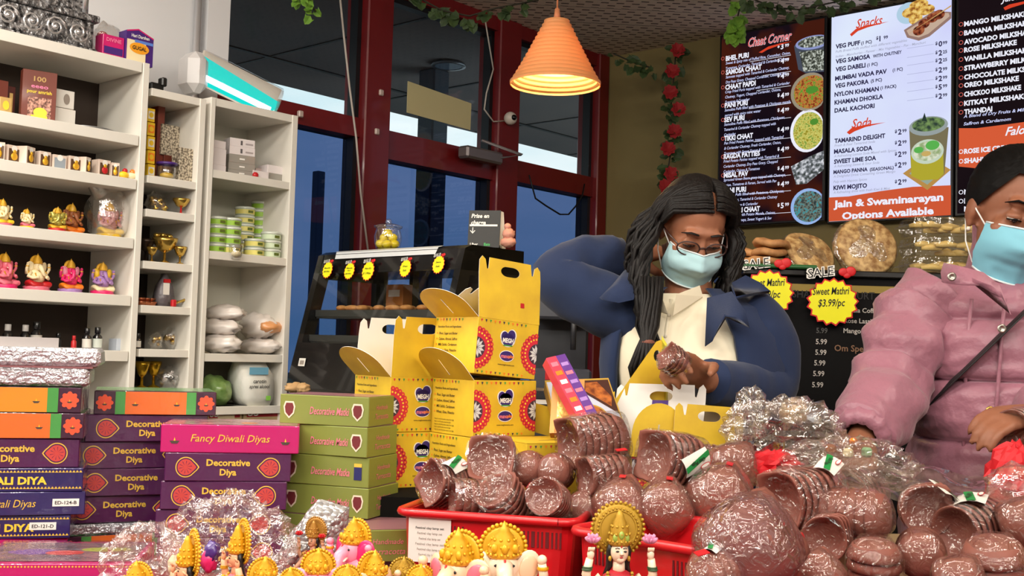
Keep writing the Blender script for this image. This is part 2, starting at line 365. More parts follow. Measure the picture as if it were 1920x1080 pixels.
# ---------------------------------------------------------------- outside
zs = CZ+.06; e = PZ(675, 196, zs); bs = e.dot(D2)
q = MB(); q.box(((A0+AW)/2+1, (BW+.15+bs)/2, zs+.15), (AW-A0+8, bs-BW-.15, .3), mat('dark_soffit_board', (156, 142, 138), .85, mottle=(1.6, (130, 124, 126), .3)))
for k in range(-4, 12):
    q.box((AW-1.2*k+.2, (BW+.15+bs)/2, zs-.002), (.02, bs-BW-.2, .006), M_dark)
q.box(((A0+AW)/2+1, bs-.55, zs-.004), (AW-A0+8, .03, .01), M_dark)
tag(q.build('ceiling_canopy', None, ROOM), kind='structure')
c = PZ(841, 121, zs-.01); q = MB(); q.lathe([(.085, -.014), (.105, -.014), (.105, .0), (.085, .012)], mat('downlight_rim', (120, 120, 126), .3, metal=.6), n=28, cap=(False, False)); r = root('canopy_downlight', T(c), 'round recessed downlight in the dark canopy outside', 'ceiling light'); part(q, 'rim', r)
q = MB(); q.disc(0, 0, .087, mat('downlight_glass', (96, 116, 140), .1, coat=.5), z=-.012, n=28); part(q, 'lens', r)
q = MB(); q.box(((A0+AW)/2, BW+20, -.06), (60, 40, .1), mat('wet_asphalt', (60, 62, 66), .6, mottle=(2, (46, 48, 52), .3))); struct(q, 'ground', ROOM)
def post(px, Yd, wd, zt, name, lab, cat):
    c = P(px, 655, Yd); q = MB(); q.box((0, 0, zt/2), (wd, wd, zt), mat('slate_steel', (52, 58, 72), .6), bev=.01); r = root(name, T(c.x, c.y, 0) @ RZ(pi/2-YAW), lab, cat); part(q, 'post', r); return r
r = post(797, 6.9, .14, zs, 'canopy_post', 'dark square post under the canopy outside the door', 'post')
q = MB(); q.box((0, 0, .1), (.26, .26, .2), mat('concrete_footing', (120, 120, 120), .9), bev=.02); part(q, 'footing', r)
r = post(661, 10.5, .15, 3.8, 'street_lamp', 'grey street lamp standing behind the window by the canopy edge', 'street lamp')
q = MB(); q.box((-.16, 0, 3.75), (.36, .16, .1), mat('slate_steel', (52, 58, 72)), bev=.03); q.box((-.03, 0, 3.86), (.05, .05, .12), mat('slate_steel', (52, 58, 72))); part(q, 'lamp_head', r)
r = post(585, 14, .12, 3.4, 'parking_sign_post', 'thin dark post behind the blue window beside the shelf', 'post')
# ================================================================ MENU SCREENS
TV = basis(scr0, -D2, (0, 0, 1), -D1); TVI = TV.inverted()
def uv(px, py): q = TVI @ PP(px, py, scr0, D1); return q.x, q.y
K = lambda nm, c, k=1: glow('screen_'+nm, c, k)
k_black = K('black', (20, 14, 20)); k_white = K('white', (238, 238, 250)); k_ink = K('ink', (44, 40, 74)); k_red = K('red', (214, 66, 40)); k_pale = K('pale', (208, 214, 255))
k_grey = K('grey', (168, 172, 196)); k_line = K('rule', (176, 180, 214)); k_script = K('script', (224, 96, 96)); k_ring = K('bullet', (190, 90, 80))
food = {n_: glow('screen_food_'+n_, c[0], 1, c[1:], sc, .14) for n_, c, sc in (
    ('bhel', [(40, 44, 40), (96, 100, 88), (200, 206, 196)], 90), ('papdi', [(120, 52, 26), (196, 122, 60), (96, 150, 50)], 90), ('sev', [(150, 140, 40), (214, 206, 110), (120, 150, 60)], 90),
    ('patty', [(60, 66, 62), (120, 124, 130), (214, 216, 222)], 60), ('dahi', [(40, 56, 60), (110, 110, 96), (60, 150, 160)], 100), ('snack', [(150, 92, 40), (222, 176, 84), (240, 210, 130)], 60), ('stick', [(60, 24, 16), (130, 60, 40), (170, 96, 60)], 60))}
def screen(name, c, label, body):
    """c: photo pixels of the lit picture's corners (left, right, top at left, bottom at left); the case follows at real size"""
    u0, v1 = uv(c[0], c[2]); u1 = uv(c[1], c[2])[0]; v0 = uv(c[0], c[3])[1]
    r = root(name, TV @ T((u0+u1)/2, v0, 0), label, 'screen', 'menu screens on the olive wall'); O = T(-(u0+u1)/2, -v0, 0)
    b = MB(); bz = .012; b.box(((u0+u1)/2, (v0+v1)/2, -.034), (u1-u0+2*bz, v1-v0+2*bz, .05), mat('black_screen_case', (14, 13, 15), .35), bev=.004); part(b, 'case', r, O)
    d = MB(); d.rect(u0, v0, u1, v1, body, z=-.008)
    return r, d, O, (u0, v0, u1, v1)
def tline(d, s, x0, y, x1, cap, m, bold=.025, shear=0, al='L', z=-.004):
    u, v = uv(x0, y); h = uv(x0, y-cap)[1]-v; f = None
    if x1: f = abs(uv(x1, y)[0]-u)
    d.text(s, h/.72, m, None, u, v, al, bold, shear, fit=f, z=z)
def price(d, s, n99, x, y, m):
    for t_, xx, yy, cp in (('$', x-13, y-3, 6), (s, x-7, y, 10), (n99, x+1, y-4, 6)): tline(d, t_, xx, yy, None, cp, m, .03)
def rule(d, x0, x1, y, m):
    (a, b), (c, _) = uv(x0, y), uv(x1, y); d.rect(a, b, c, b+.0022, m, z=-.0045)
def ell(d, px, py, rx, ry, m, z, n=28, clip=None):
    u, v = uv(px, py); a = uv(px+rx, py)[0]-u; b = uv(px, py-ry)[1]-v; pts = []
    for i in range(n):
        x = u+a*cos(2*pi*i/n); pts.append((min(x, clip) if clip else x, v+b*sin(2*pi*i/n), z))
    d.poly(pts, m)
def pix(d, pts, m, z): d.poly([(*uv(*p), z) for p in pts], m)
# --- first screen: chaat
r, d, O, (u0, v0, u1, v1) = screen('menu_screen', (1352, 1544, 69, 421), 'black chaat menu screen with five food bowls down its side', glow('screen_dark', (18, 12, 20), 1, [(24, 14, 22), (66, 26, 16)], 3, .12))
tline(d, 'Chaat Corner', 1402, 88, 1484, 17, k_white, .03, .35); tline(d, 'Chaat Corner', 1402, 88, 1484, 17, k_script, .012, .35, z=-.003)
pix(d, [(1422, 98), (1440, 87), (1462, 81), (1484, 77), (1462, 84), (1438, 93), (1428, 99)], k_red, -.0035)
D_ = ['Sweet & Spicy mix of Puffed Rice, Cucumber, Onion,|Tomatoes, Coriander, Tamarind & Coriander Chutney', 'Samosas topped with Tamarind & Coriander Chutney,|Dry Peas Gravy, Chopped Coriander, Onions & Sev', 'Crisp Fried Puris topped with Tamarind & Coriander|Chutney, Yogurt, Chopped Coriander, Onions,|Tomatoes & Cucumber',
      'Semolina Puffs filled with Potatoes & Chickpeas masala,|served with spicy mint water', 'Semolina Puffs filled with Potatoes, Chickpeas,|Tamarind & Coriander Chutney topped with|Coriander', 'Pan Fried Potato Patties, topped with Tamarind|& Coriander Chutney, Fresh Coriander, Onion,|Tomatoes with Sweet Yogurt & Sev',
      'Fried Potato Patties topped with Tamarind &|Coriander Chutney, Dry Peas Gravy, Chopped|Coriander, Onions & Tomatoes', 'Sprouted Green Beans gravy topped with Chutneys,|Onion, Tomatoes & Farsan, Served with Pav', 'Semolina Puffs filled with Potatoes, Chickpeas,|Sweet Yogurt, Tamarind & Coriander Chutney|topped with Sev & Coriander', "Puri's topped with Potato Masala, Onions,|Tamarind, Chutneys, Sweet Yogurt & Sev"]
for (s_, x0, y, x1, pr, py), ds in zip((('BHEL PURI', 1360, 114, 1403, '3', 94), ('SAMOSA CHAAT', 1360, 140, 1427, '4', 121), ('CHAAT PAPDI', 1359, 168, 1416, '4', 149), ('PANI PURI', 1358, 202, 1401, '4', 186), ('SEV PURI', 1357, 229, 1395, '4', 214), ('TIKKI CHAAT', 1357, 264, 1411, '4', 250),
                                      ('RAGDA PATTIES', 1356, 298, 1424, '4', 287), ('MISAL PAV', 1356, 333, 1402, '4', 323), ('DAHI PURI', 1355, 362, 1398, '4', 352), ('KACHORI CHAAT', 1354, 400, 1424, '5', 392)), D_):
    tline(d, s_, x0, y, x1, 9, k_white, .045); price(d, pr, '99', 1470, py-2, k_white); rule(d, x1+2, 1482, y+2, k_white); u, v = uv(1352, y-4); d.ring(u+.008, v, .007, .010, k_ring, z=-.004, n=12)
    for i, l_ in enumerate(ds.split('|')):
        X1 = x0+len(l_)*2.42; tline(d, l_, x0, y+7+i*9.6-(X1-x0)*.0, min(X1, 1482), 5.2, k_pale, .012, .2)
for px, py, rx, ry, rim, f_ in ((1517, 172, 36, 36, k_black, 'papdi'), (1513, 245, 33, 40, k_white, 'sev'), (1514, 387, 33, 34, K('bowl', (150, 180, 230)), 'dahi')):
    ell(d, px, py, rx, ry, K('bowl_rim', (150, 140, 120)) if f_ == 'papdi' else rim, -.0042, clip=u1); ell(d, px+2, py, rx-4, ry-5, food[f_], -.0034, clip=u1)
ell(d, 1522, 168, 12, 7, K('herb', (80, 140, 50)), -.003); ell(d, 1526, 228, 8, 6, K('herb', (80, 140, 50)), -.003)
pix(d, [(1488, 86), (1496, 130), (1510, 137), (1544, 134), (1544, 66), (1510, 70)], K('cup', (70, 76, 90)), -.0045); ell(d, 1524, 79, 34, 13, K('cup_rim', (140, 150, 200)), -.004, clip=u1); ell(d, 1524, 78, 29, 10, food['bhel'], -.0035, clip=u1); pix(d, [(1498, 97), (1506, 134), (1544, 131), (1544, 92)], food['bhel'], -.0035)
pix(d, [(1482, 312), (1492, 346), (1512, 344), (1544, 318), (1544, 282), (1520, 292)], food['patty'], -.004)
part(d, 'lit_display', r, O)
# --- second screen: snacks and soda
r, d, O, (u0, v0, u1, v1) = screen('menu_screen', (1558, 1783, 32, 415), 'white snacks and soda menu screen with an orange foot', glow('screen_lilac', (206, 208, 250), 1, [(222, 232, 252)], 2, .2))
tline(d, 'Snacks', 1604, 53, 1654, 17, k_red, .012, .35); pix(d, [(1593, 64), (1604, 54), (1624, 47), (1666, 40), (1626, 51), (1608, 58), (1596, 68)], k_red, -.0035)
tline(d, 'Soda', 1596, 240, 1633, 17, k_red, .012, .3); pix(d, [(1587, 248), (1596, 240), (1620, 234), (1660, 229), (1622, 238), (1602, 246), (1592, 252)], k_red, -.0035)
for s_, x0, y, x1, cp, sm, sx0, sx1 in (('VEG PUFF', 1566, 91, 1612, 8, '(1 PC)', 1614, 1634), ('VEG SAMOSA', 1566, 119, 1631, 8, 'WITH CHUTNEY', 1636, 1690), ('VEG DABELI', 1566, 134, 1622, 8, '(1 PC)', 1625, 1645), ('MUMBAI VADA PAV', 1565, 151, 1662, 8, '(1 PC)', 1673, 1692), ('VEG PAKORA', 1565, 165, 1628, 8, '(5 PC)', 1632, 1653),
                      ('NYLON KHAMAN', 1564, 181, 1647, 8, '(1 PACK)', 1650, 1680), ('KHAMAN DHOKLA', 1564, 196, 1655, 8, '', 0, 0), ('DAAL KACHORI', 1564, 211, 1639, 8, '', 0, 0),
                      ('TAMARIND DELIGHT', 1564, 268, 1659, 8, '', 0, 0), ('MASALA SODA', 1563, 288, 1635, 8, '', 0, 0), ('SWEET LIME SOA', 1563, 307, 1642, 8, '', 0, 0), ('MANGO PANNA', 1562, 326, 1626, 7, '(SEASONAL)', 1630, 1675), ('KIWI MOJITO', 1562, 356, 1625, 8, '', 0, 0)):
    tline(d, s_, x0, y, x1, cp, k_ink, .04)
    if sm: tline(d, sm, sx0, y-(sx0-x0)*(.155 if y < 220 else .08), sx1, 6, k_ink, .03)
price(d, '1', '99', 1655, 77, k_ink)
for y, a, b in ((87, '0', '99'), (104, '2', '25'), (119, '2', '25'), (136, '2', '99'), (152, '2', '99'), (168, '5', '99'), (185, '2', '99')): price(d, a, b, 1766, y, k_ink); rule(d, 1700, 1750, y+4, k_line)
for y in (252, 273, 294, 314, 346): price(d, '2', '99', 1690, y, k_ink)
for s_, x0, y, x1 in (('Puffs Bread Puffs stuffed with different vegetables', 1566, 99, 1700), ('Indian - Manchurian - Paneer - Mix Vegetables - Pav - Manchuri', 1566, 108, 1735), ('Fresh & Real Tamarind Soda', 1564, 275, 1640), ('A Refreshing Lemon Soda Mixed with Spices', 1563, 295, 1680), ('A Refreshing Sweet & Sour Soda', 1563, 314, 1648), ('A Delightful Drink Containing Green Mango', 1562, 333, 1678), ('Pulp with Hapoos Spices', 1562, 343, 1625), ('A Refreshing drink with fresh Kiwi & Mint', 1562, 363, 1668)): tline(d, s_, x0, y, x1, 4.6, k_grey, .01, .2)
pix(d, [(1553, 415), (1553, 370), (1590, 368), (1650, 358), (1710, 350), (1782, 347), (1782, 403)], K('orange_foot', (206, 88, 54)), -.006)
tline(d, 'Jain & Swaminarayan', 1562, 389, 1768, 13, k_white, .04); tline(d, 'Options Available', 1578, 411, 1750, 13, k_white, .04)
ell(d, 1702, 24, 22, 20, K('dip', (176, 206, 226)), -.0052)
for px, py, rx, ry in ((1712, 22, 22, 11), (1722, 8, 18, 9), (1734, 18, 18, 10), (1716, 34, 13, 12)): ell(d, px, py, rx, ry, food['snack'], -.005)
pix(d, [(1694, 56), (1700, 70), (1722, 76), (1742, 68), (1783, 34), (1783, 22), (1750, 20)], K('tray', (150, 120, 110)), -.0044); pix(d, [(1699, 57), (1704, 66), (1722, 70), (1740, 63), (1780, 30), (1778, 24), (1752, 24)], K('tray_inner', (196, 170, 150)), -.004)
for px, py in ((1722, 57), (1732, 44), (1748, 33), (1760, 27)): ell(d, px, py, 11, 9, food['stick'], -.0035)
pix(d, [(1704, 63), (1706, 61), (1783, 12), (1783, 9)], K('skewer', (200, 160, 100)), -.003)
pix(d, [(1692, 325), (1738, 356), (1782, 318), (1738, 292)], K('coaster', (184, 140, 74)), -.0052); pix(d, [(1704, 325), (1738, 346), (1770, 318), (1738, 300)], K('coaster_glass', (150, 166, 150)), -.005)
pix(d, [(1704, 240), (1708, 330), (1726, 338), (1758, 336), (1770, 326), (1778, 238)], K('cup_side', (120, 112, 84)), -.0046); pix(d, [(1707, 290), (1708, 330), (1726, 338), (1758, 336), (1769, 326), (1768, 285)], K('panna', (176, 166, 50)), -.0042)
ell(d, 1738, 284, 31, 23, K('foam_rim', (196, 210, 190)), -.0038); ell(d, 1738, 283, 27, 18, glow('screen_drink', (150, 170, 120), 1, [(220, 224, 200)], 40, .12), -.0034); ell(d, 1748, 272, 13, 9, K('mint', (90, 176, 80)), -.003); ell(d, 1722, 281, 9, 6, K('mint', (90, 176, 80)), -.003); ell(d, 1736, 288, 9, 5, K('nuts', (200, 170, 100)), -.003)
ell(d, 1740, 236, 37, 18, K('lid_rim', (150, 160, 160)), -.0036); ell(d, 1740, 233, 31, 13, glow('screen_lime', (50, 66, 56), 1, [(120, 150, 90)], 40, .12), -.0032); pix(d, [(1728, 226), (1733, 211), (1738, 228)], K('leaf', (40, 56, 50)), -.003)
part(d, 'lit_display', r, O)
# --- third screen: milkshakes
r, d, O, (u0, v0, u1, v1) = screen('menu_screen', (1796, 2020, -6, 400), 'black milkshake menu screen with an orange band, behind the person in pink', glow('screen_black2', (22, 14, 18), 1, [(28, 18, 22)], 3, .2))
for s_, y, x1, z2 in (('MANGO MILKSHAKE', 49, 1925, 0), ('BANANA MILKSHAKE', 66, 1932, 0), ('AVOCADO MILKSHAKE', 83, 1940, 0), ('ROSE MILKSHAKE', 98, 1906, 0), ('VANILLA MILKSHAKE', 115, 1932, 0), ('STRAWBERRY MILKSHAKE', 132, 1965, 0), ('CHOCOLATE MILKSHAKE', 149, 1956, 0), ('OREO MILKSHAKE', 164, 1910, 0), ('CHICKOO MILKSHAKE', 181, 1914, 0), ('KITKAT MILKSHAKE', 198, 1926, 0), ('THANDAI', 214, 1860, 0)):
    tline(d, s_, 1807, y, x1, 9, k_white, .045); u, v = uv(1803, y-4); d.ring(u-.004, v, .007, .010, k_ring, z=-.004, n=12)
tline(d, 'A Blend of Dry Fruits & Milk', 1806, 221, 1925, 6, k_pale, .015, .2); tline(d, 'Saffron & Cardamom', 1806, 235, 1895, 6, k_pale, .015, .2)
pix(d, [(1797, 240), (1830, 240), (1900, 231), (2016, 215), (2016, 290), (1900, 312), (1840, 316), (1797, 312)], K('orange_band', (214, 92, 56)), -.006)
tline(d, 'Falooda', 1884, 254, 1955, 16, k_white, .02, .35); tline(d, 'ROSE ICE CREAM', 1807, 288, 1900, 9, k_white, .045); tline(d, 'SHAHI', 1807, 306, 1843, 9, k_white, .045)
tline(d, 'MANGO LASSI', 1807, 364, 1880, 9, k_white, .045); tline(d, 'ROSE LASSI', 1807, 381, 1872, 9, k_white, .045); tline(d, 'MASALA', 1807, 396, 1860, 9, k_white, .045)
for y in (288, 306, 364, 381): u, v = uv(1803, y-4); d.ring(u-.004, v, .007, .010, k_white, z=-.004, n=12)
tline(d, 'Juice', 1876, 4, 1910, 12, k_white, .02, .35); pix(d, [(1881, 14), (1892, 8), (1920, 2), (1922, 6), (1896, 14), (1884, 19)], k_red, -.0035)
part(d, 'lit_display', r, O)
# ================================================================ PENDANT LAMP
c = P(1041, 160, 3.55); k = mpx(3.55); zt = c.z+120*k
r = root('pendant_lamp', T(c.x, c.y, c.z), 'ridged orange cone pendant lamp hanging by the window', 'lamp')
m_sh = mat('glowing_orange_shade', (206, 150, 96), .55, trans=0); 
b_ = m_sh.node_tree.nodes['Principled BSDF']; b_.inputs['Subsurface Weight'].default_value = 0
nt2 = m_sh.node_tree; tl = nt2.nodes.new('ShaderNodeBsdfTranslucent'); tl.inputs[0].default_value = lin((255, 184, 118)); mxs = nt2.nodes.new('ShaderNodeMixShader'); mxs.inputs[0].default_value = .17
nt2.links.new(b_.outputs[0], mxs.inputs[1]); nt2.links.new(tl.outputs[0], mxs.inputs[2]); nt2.links.new(mxs.outputs[0], nt2.nodes['Material Output'].inputs[0])
prof = []; R0, R1, H = 86*k, 24*k, 118*k
for i in range(15):
    t = i/14; rr = R0+(R1-R0)*t**.92; z = H*t; prof += [(rr, z), (rr*1.0+.001, z+H/14*.74), (rr-.007, z+H/14*.78)]
q = MB(); q.lathe(prof+[(R1*.3, H*1.09)], m_sh, n=48, cap=(False, True)); q.lathe([(a-.003, b) for a, b in prof[::-1]], m_sh, n=48, cap=(False, False)); part(q, 'lamp_shade', r)
q = MB(); q.tube([(0, 0, H*1.05), (0, 0, CZ-c.z)], .003, mat('orange_cord', (190, 120, 80), .6), n=6); q.lathe([(.012, H*1.05), (.008, H*1.25)], mat('orange_cord', (190, 120, 80)), n=10); part(q, 'cord', r)
q = MB(); q.ball((0, 0, H*.66), .03, glow('warm_bulb', (255, 220, 140), 12)); part(q, 'bulb', r)
l = bpy.data.lights.new('pendant_bulb_light', 'POINT'); l.energy = 10; l.color = (1, .74, .38); l.shadow_soft_size = .03; lo = bpy.data.objects.new('pendant_bulb_light', l); COL.objects.link(lo); lo.location = (c.x, c.y, c.z+H*.42)
# security camera on the red post
a = onW(957, 222, -.055); c = ROOM @ Vector((a[0], BW-.055, a[1])); r = root('security_camera', T(c), 'white dome security camera on the red window post', 'camera'); k = mpx(4.65)
q = MB(); q.ball((0, 0, 0), 15*k, mat('white_plastic', (206, 196, 184), .4)); q.tube([(-4*k, 12*k, 0), (-16*k, 40*k, 0)], 8*k, mat('white_plastic', (206, 196, 184))); part(q, 'housing', r)
q = MB(); q.ball((8*k, -11*k, 0), 6.5*k, mat('black_lens', (10, 10, 12), .1)); part(q, 'lens', r)
q = MB(); pts = [onW(px, py, -.03) for px, py in ((952, 226), (925, 228), (908, 205), (912, 175), (925, 130), (915, 70), (910, 40))]; q.tube([(x, BW-.03, z) for x, z in pts], .004, mat('white_cable', (190, 180, 170), .5), n=6); tag(q.build('camera_cable', None, ROOM), 'thin white cable running up the door glass to the camera', 'cable')
q = MB(); pts = [onW(px, py, -.05) for px, py in ((637, -10), (644, 60), (655, 160), (668, 260), (676, 360), (690, 470))]; q.tube([(x, BW-.05, z) for x, z in pts], .005, mat('white_cable', (190, 180, 170)), n=6); tag(q.build('window_cable', None, ROOM), 'long white cord hanging down in front of the left window', 'cord')
q = MB(); pts = [onW(px, py, -.03) for px, py in ((992, 328), (1004, 372), (1024, 386), (1050, 402), (1066, 402), (1080, 386), (1092, 366), (1096, 345))]; q.tube([(x, BW-.03, z) for x, z in pts], .0045, mat('black_cable', (12, 12, 14), .5), n=6); tag(q.build('black_cable', None, ROOM), 'black cable drooping across the blue window near the corner', 'cable')
# ================================================================ GARLANDS
m_leaf = mat('dark_plastic_leaf', (40, 58, 30), .6, mottle=(30, (62, 84, 40), .2)); m_leaf2 = mat('bright_plastic_leaf', (92, 140, 40), .6, mottle=(30, (130, 176, 60), .2)); m_flower = mat('red_fabric_flower', (150, 22, 26), .7); m_stem = mat('vine_stem', (44, 40, 26), .8)
def leaf(mb, p, d, s, m, up):
    d = d.normalized(); x = d.cross(up).normalized(); n_ = x.cross(d)
    pts = [(0, 0, 0), (.30, .25, .05), (.46, .1, .0), (.36, .5, .06), (.3, .75, .0), (0, 1.0, -.08), (-.3, .75, .0), (-.36, .5, .06), (-.46, .1, 0), (-.30, .25, .05), (0, .4, -.04)]
    vs = [p+x*(a*s)+d*(b*s)+n_*(c*s) for a, b, c in pts]
    mb.add(vs, [(0, 1, 10), (1, 2, 3, 10), (3, 4, 5, 10), (5, 6, 7, 10), (7, 8, 9, 10), (9, 0, 10)], m)
def garland(name, pts, label, nleaf, s, flowers=0, mleaf=m_leaf, drop=.3, seed=1):
    rnd = random.Random(seed); base = pts[0]; r = root(name, T(base), label, 'garland'); pts = [p-base for p in pts]
    q = MB(); q.tube(pts, .004, m_stem, n=5); part(q, 'stem', r); q = MB()
    def at(t): t *= len(pts)-1; i = min(int(t), len(pts)-2); return pts[i].lerp(pts[i+1], t-i)
    for i in range(nleaf):
        p = at(rnd.random()); d = Vector((rnd.uniform(-1, 1), rnd.uniform(-1, .3), rnd.uniform(-1, .4)-drop)); leaf(q, p+d*.02, d, s*rnd.uniform(.7, 1.2), mleaf, Vector((rnd.uniform(-.4, .4), -1, rnd.uniform(-.3, .6))))
    part(q, 'leaves', r)
    if flowers:
        for i in range(flowers):
            q = MB(); p = at((i+.5)/flowers)+Vector((rnd.uniform(-.03, .03), -.04, rnd.uniform(-.02, .02)))
            for k in range(9): a = k*2.4; d = Vector((cos(a), -.5, sin(a))); leaf(q, p, d, .045, m_flower, Vector((rnd.uniform(-.3, .3), -1, .3)))
            part(q, 'flower', r)
yc = 5.75
garland('hanging_garland', [P(x, y, yc) for x, y in ((1268, 86), (1264, 140), (1258, 200), (1262, 260), (1252, 320), (1244, 372))], 'red flower garland hanging down the olive wall beside the screens', 70, .055, 8, seed=3)
garland('leaf_garland', [P(x, y, yc-.05) for x, y in ((1150, 100), (1190, 118), (1225, 128))], 'dark leaf garland strung along the top of the olive wall beside the pendant lamp', 20, .05, 0, seed=4)
garland('bright_leaf_bunch', [P(x, y, 5.2) for x, y in ((1384, -12), (1386, 20), (1380, 45), (1378, 66))], 'bright green leaf bunch hanging at the corner of the chaat screen', 46, .05, 0, m_leaf2, .9, seed=5)
garland('ceiling_vine', [P(x, y, 5.0) for x, y in ((1398, -8), (1450, 14), (1500, 18), (1560, 5), (1640, -12))], 'dark vine pinned along the ceiling above the screens', 42, .05, 0, seed=6)
garland('window_vine', [P(x, y, 4.7) for x, y in ((760, -18), (830, 20), (880, 30), (930, 15), (1010, 0))], 'dark leafy vine along the head of the door frame', 40, .05, 0, seed=7)
garland('window_vine_sprig', [P(x, y, 4.5) for x, y in ((560, -22), (580, 6), (592, 22))], 'green vine sprig above the left window', 12, .045, 0, m_leaf2, .6, seed=8)
# ================================================================ FIGURINES (used on the shelves and on the table)
def gold(nm='gold_paint', c=(226, 172, 40)): return mat(nm, c, .38, metal=.35, coat=.3, bump=(220, .5, .001))
def idol_parts(r, c, hi=True, seed=0, turn=0):
    """seated elephant-headed figurine, one unit tall, facing -y"""
    n = 14 if hi else 8
    g = c.get('gold') or gold(); sk = c['skin']
    b = MB()
    pr = [(.34, 0), (.37, .03), (.33, .07), (.36, .1), (.3, .13)]
    b.lathe(pr, c['base'], n=20 if hi else 12)
    if hi:
        for i in range(14): a = 2*pi*i/14; b.ball((.33*cos(a), .33*sin(a), .085), (.055, .055, .045), c['base'], nu=8, nv=6)
    part(b, 'lotus_base', r)
    b = MB()
    for s in (-1, 1): b.tube([(.08*s, .02, .2), (.3*s, -.1, .19), (.24*s, -.24, .18), (-.02*s, -.28, .17)], [.11, .1, .075, .05], c['dhoti'], n=n)
    b.ball((0, .02, .2), (.24, .2, .1), c['dhoti'], nu=n, nv=8); part(b, 'robe', r)
    b = MB()
    b.ball((0, -.02, .36), (.2, .19, .19), sk, nu=n+4, nv=n); b.ball((0, .03, .5), (.2, .13, .12), sk, nu=n+4, nv=10)
    b.ball((0, -.02, .66), (.125, .13, .14), sk, nu=n+4, nv=n)
    t = .05 if seed % 2 else -.05
    b.tube([(0, -.1, .68), (0, -.19, .62), (t*.4, -.235, .53), (t, -.25, .44), (t*2.2, -.24, .4), (t*2.8, -.22, .43)], [.075, .065, .052, .042, .035, .02], sk, n=n)
    for s in (-1, 1):
        b.tube([(.17*s, .04, .54), (.3*s, .02, .48), (.33*s, -.04, .6), (.31*s, -.06, .7)], [.055, .05, .04, .035], sk, n=n); b.ball((.31*s, -.06, .73), .042, sk, nu=8, nv=6)
        b.tube([(.18*s, .0, .5), (.28*s, -.06, .38), (.22*s, -.2, .34), (.14*s, -.26, .36)], [.055, .05, .042, .035], sk, n=n); b.ball((.13*s, -.27, .37), .045, sk, nu=8, nv=6)
        b.tube([(.05*s, -.13, .6), (.075*s, -.2, .575)], [.016, .008], c.get('tusk') or mat('ivory_tusk', (240, 232, 214), .4), n=6)
        if hi: b.ball((.062*s, -.125, .69), (.024, .012, .013), mat('painted_eye', (20, 18, 20), .3), nu=8, nv=6)
    if hi: b.tube([(0, -.151, .745), (0, -.158, .7), (0, -.17, .67)], [.008, .016, .006], mat('red_tilak', (180, 30, 30), .5), n=6)
    part(b, 'body', r)
    for s in (-1, 1):
        e = MB(); e.ball((0, 0, 0), (.115, .025, .14), c.get('ear') or sk, nu=n, nv=10); e.ball((0, -.016, -.005), (.085, .02, .105), c.get('ear_in') or c.get('ear') or sk, nu=n, nv=10)
        part(e, 'ear', r, T(.2*s, .0, .66) @ RZ(.35*s) @ RY(.25*s))
    k = MB(); k.lathe([(.125, .735), (.142, .76), (.125, .785), (.13, .8), (.108, .85), (.112, .862), (.08, .9), (.084, .912), (.045, .95), (.05, .958), (.02, .985), (.004, 1.03)], g, n=n+6)
    if hi:
        for j, (zz, rr, m_) in enumerate(((.772, .142, 18), (.83, .122, 14), (.885, .098, 10))):
            for i in range(m_): a = 2*pi*i/m_; k.ball((rr*cos(a), rr*sin(a), zz), .014, g, nu=6, nv=4)
        for i in range(3): a = -pi/2+(i-1)*.7; k.ball((.13*cos(a), .13*sin(a), .82), (.03, .02, .04), g, nu=8, nv=6)
    part(k, 'crown', r)
    h = MB(); h.lathe([(.03, -.012), (.155, -.012), (.185, 0), (.155, .012), (.03, .012)], g, T(0, .075, .8) @ RX(pi/2), n=24)
    if hi:
        for i in range(22):
            a = -.5+(pi+1.0)*i/21; h.ball((.188*cos(a), .075, .8+.188*sin(a)), .02, g, nu=6, nv=5)
    part(h, 'halo', r)
    j = MB()
    for i in range(13): a = pi+pi*i/12; j.ball((.125*cos(a), -.13-.05*abs(sin(a)), .47+.14*sin(a)), .022, c.get('beads') or g, nu=6, nv=5)
    for s in (-1, 1):
        j.lathe([(.052, -.02), (.058, 0), (.052, .02)], g, T(.26*s, .02, .5) @ RY(1.2*s), n=10, cap=(False, False)); j.lathe([(.044, -.015), (.05, 0), (.044, .015)], g, T(.32*s, -.05, .66), n=10, cap=(False, False))
    part(j, 'jewellery', r)
def idol(M, H, cols, label, group, hi=True, seed=0, name='deity_figurine'):
    r = root(name, M @ SC(H, H, H), label, 'figurine', group); idol_parts(r, cols, hi, seed); return r
m_peach = mat('peach_figurine_skin', (238, 196, 160), .4, coat=.3); m_pinkskin = mat('pink_figurine_skin', (240, 150, 176), .4, coat=.3); m_hot = mat('hot_pink_paint', (226, 40, 110), .4, coat=.3)
m_orange = mat('orange_paint', (240, 130, 30), .4, coat=.3); m_yellow = mat('yellow_paint', (244, 200, 40), .4, coat=.3); m_rose = mat('rose_paint', (226, 110, 130), .45, coat=.3); m_cream = mat('cream_paint', (240, 224, 180), .5)
m_brownfig = mat('terracotta_paint', (150, 88, 50), .5); m_lil = mat('lilac_paint', (170, 130, 190), .4); m_redp = mat('red_paint', (190, 30, 36), .4)
g_gold = gold()
def blob(mb, c, r, m, k=.15, sc=3.0, seed=0, nu=20, nv=14, M=None, sharp=False):
    k0 = len(mb.v); mb.ball((0, 0, 0), r, m, nu=nu, nv=nv)
    for i in range(k0, len(mb.v)):
        v = mb.v[i]; d = Vector((v.x/r[0], v.y/r[1], v.z/r[2])); a = noise.noise(d*sc+Vector((seed*7.3, seed*1.7, 0)))
        if sharp: a = abs(a)*1.6-.4
        mb.v[i] = Vector(c)+v*(1+k*a)
        if M is not None: mb.v[i] = M @ mb.v[i]
    return mb
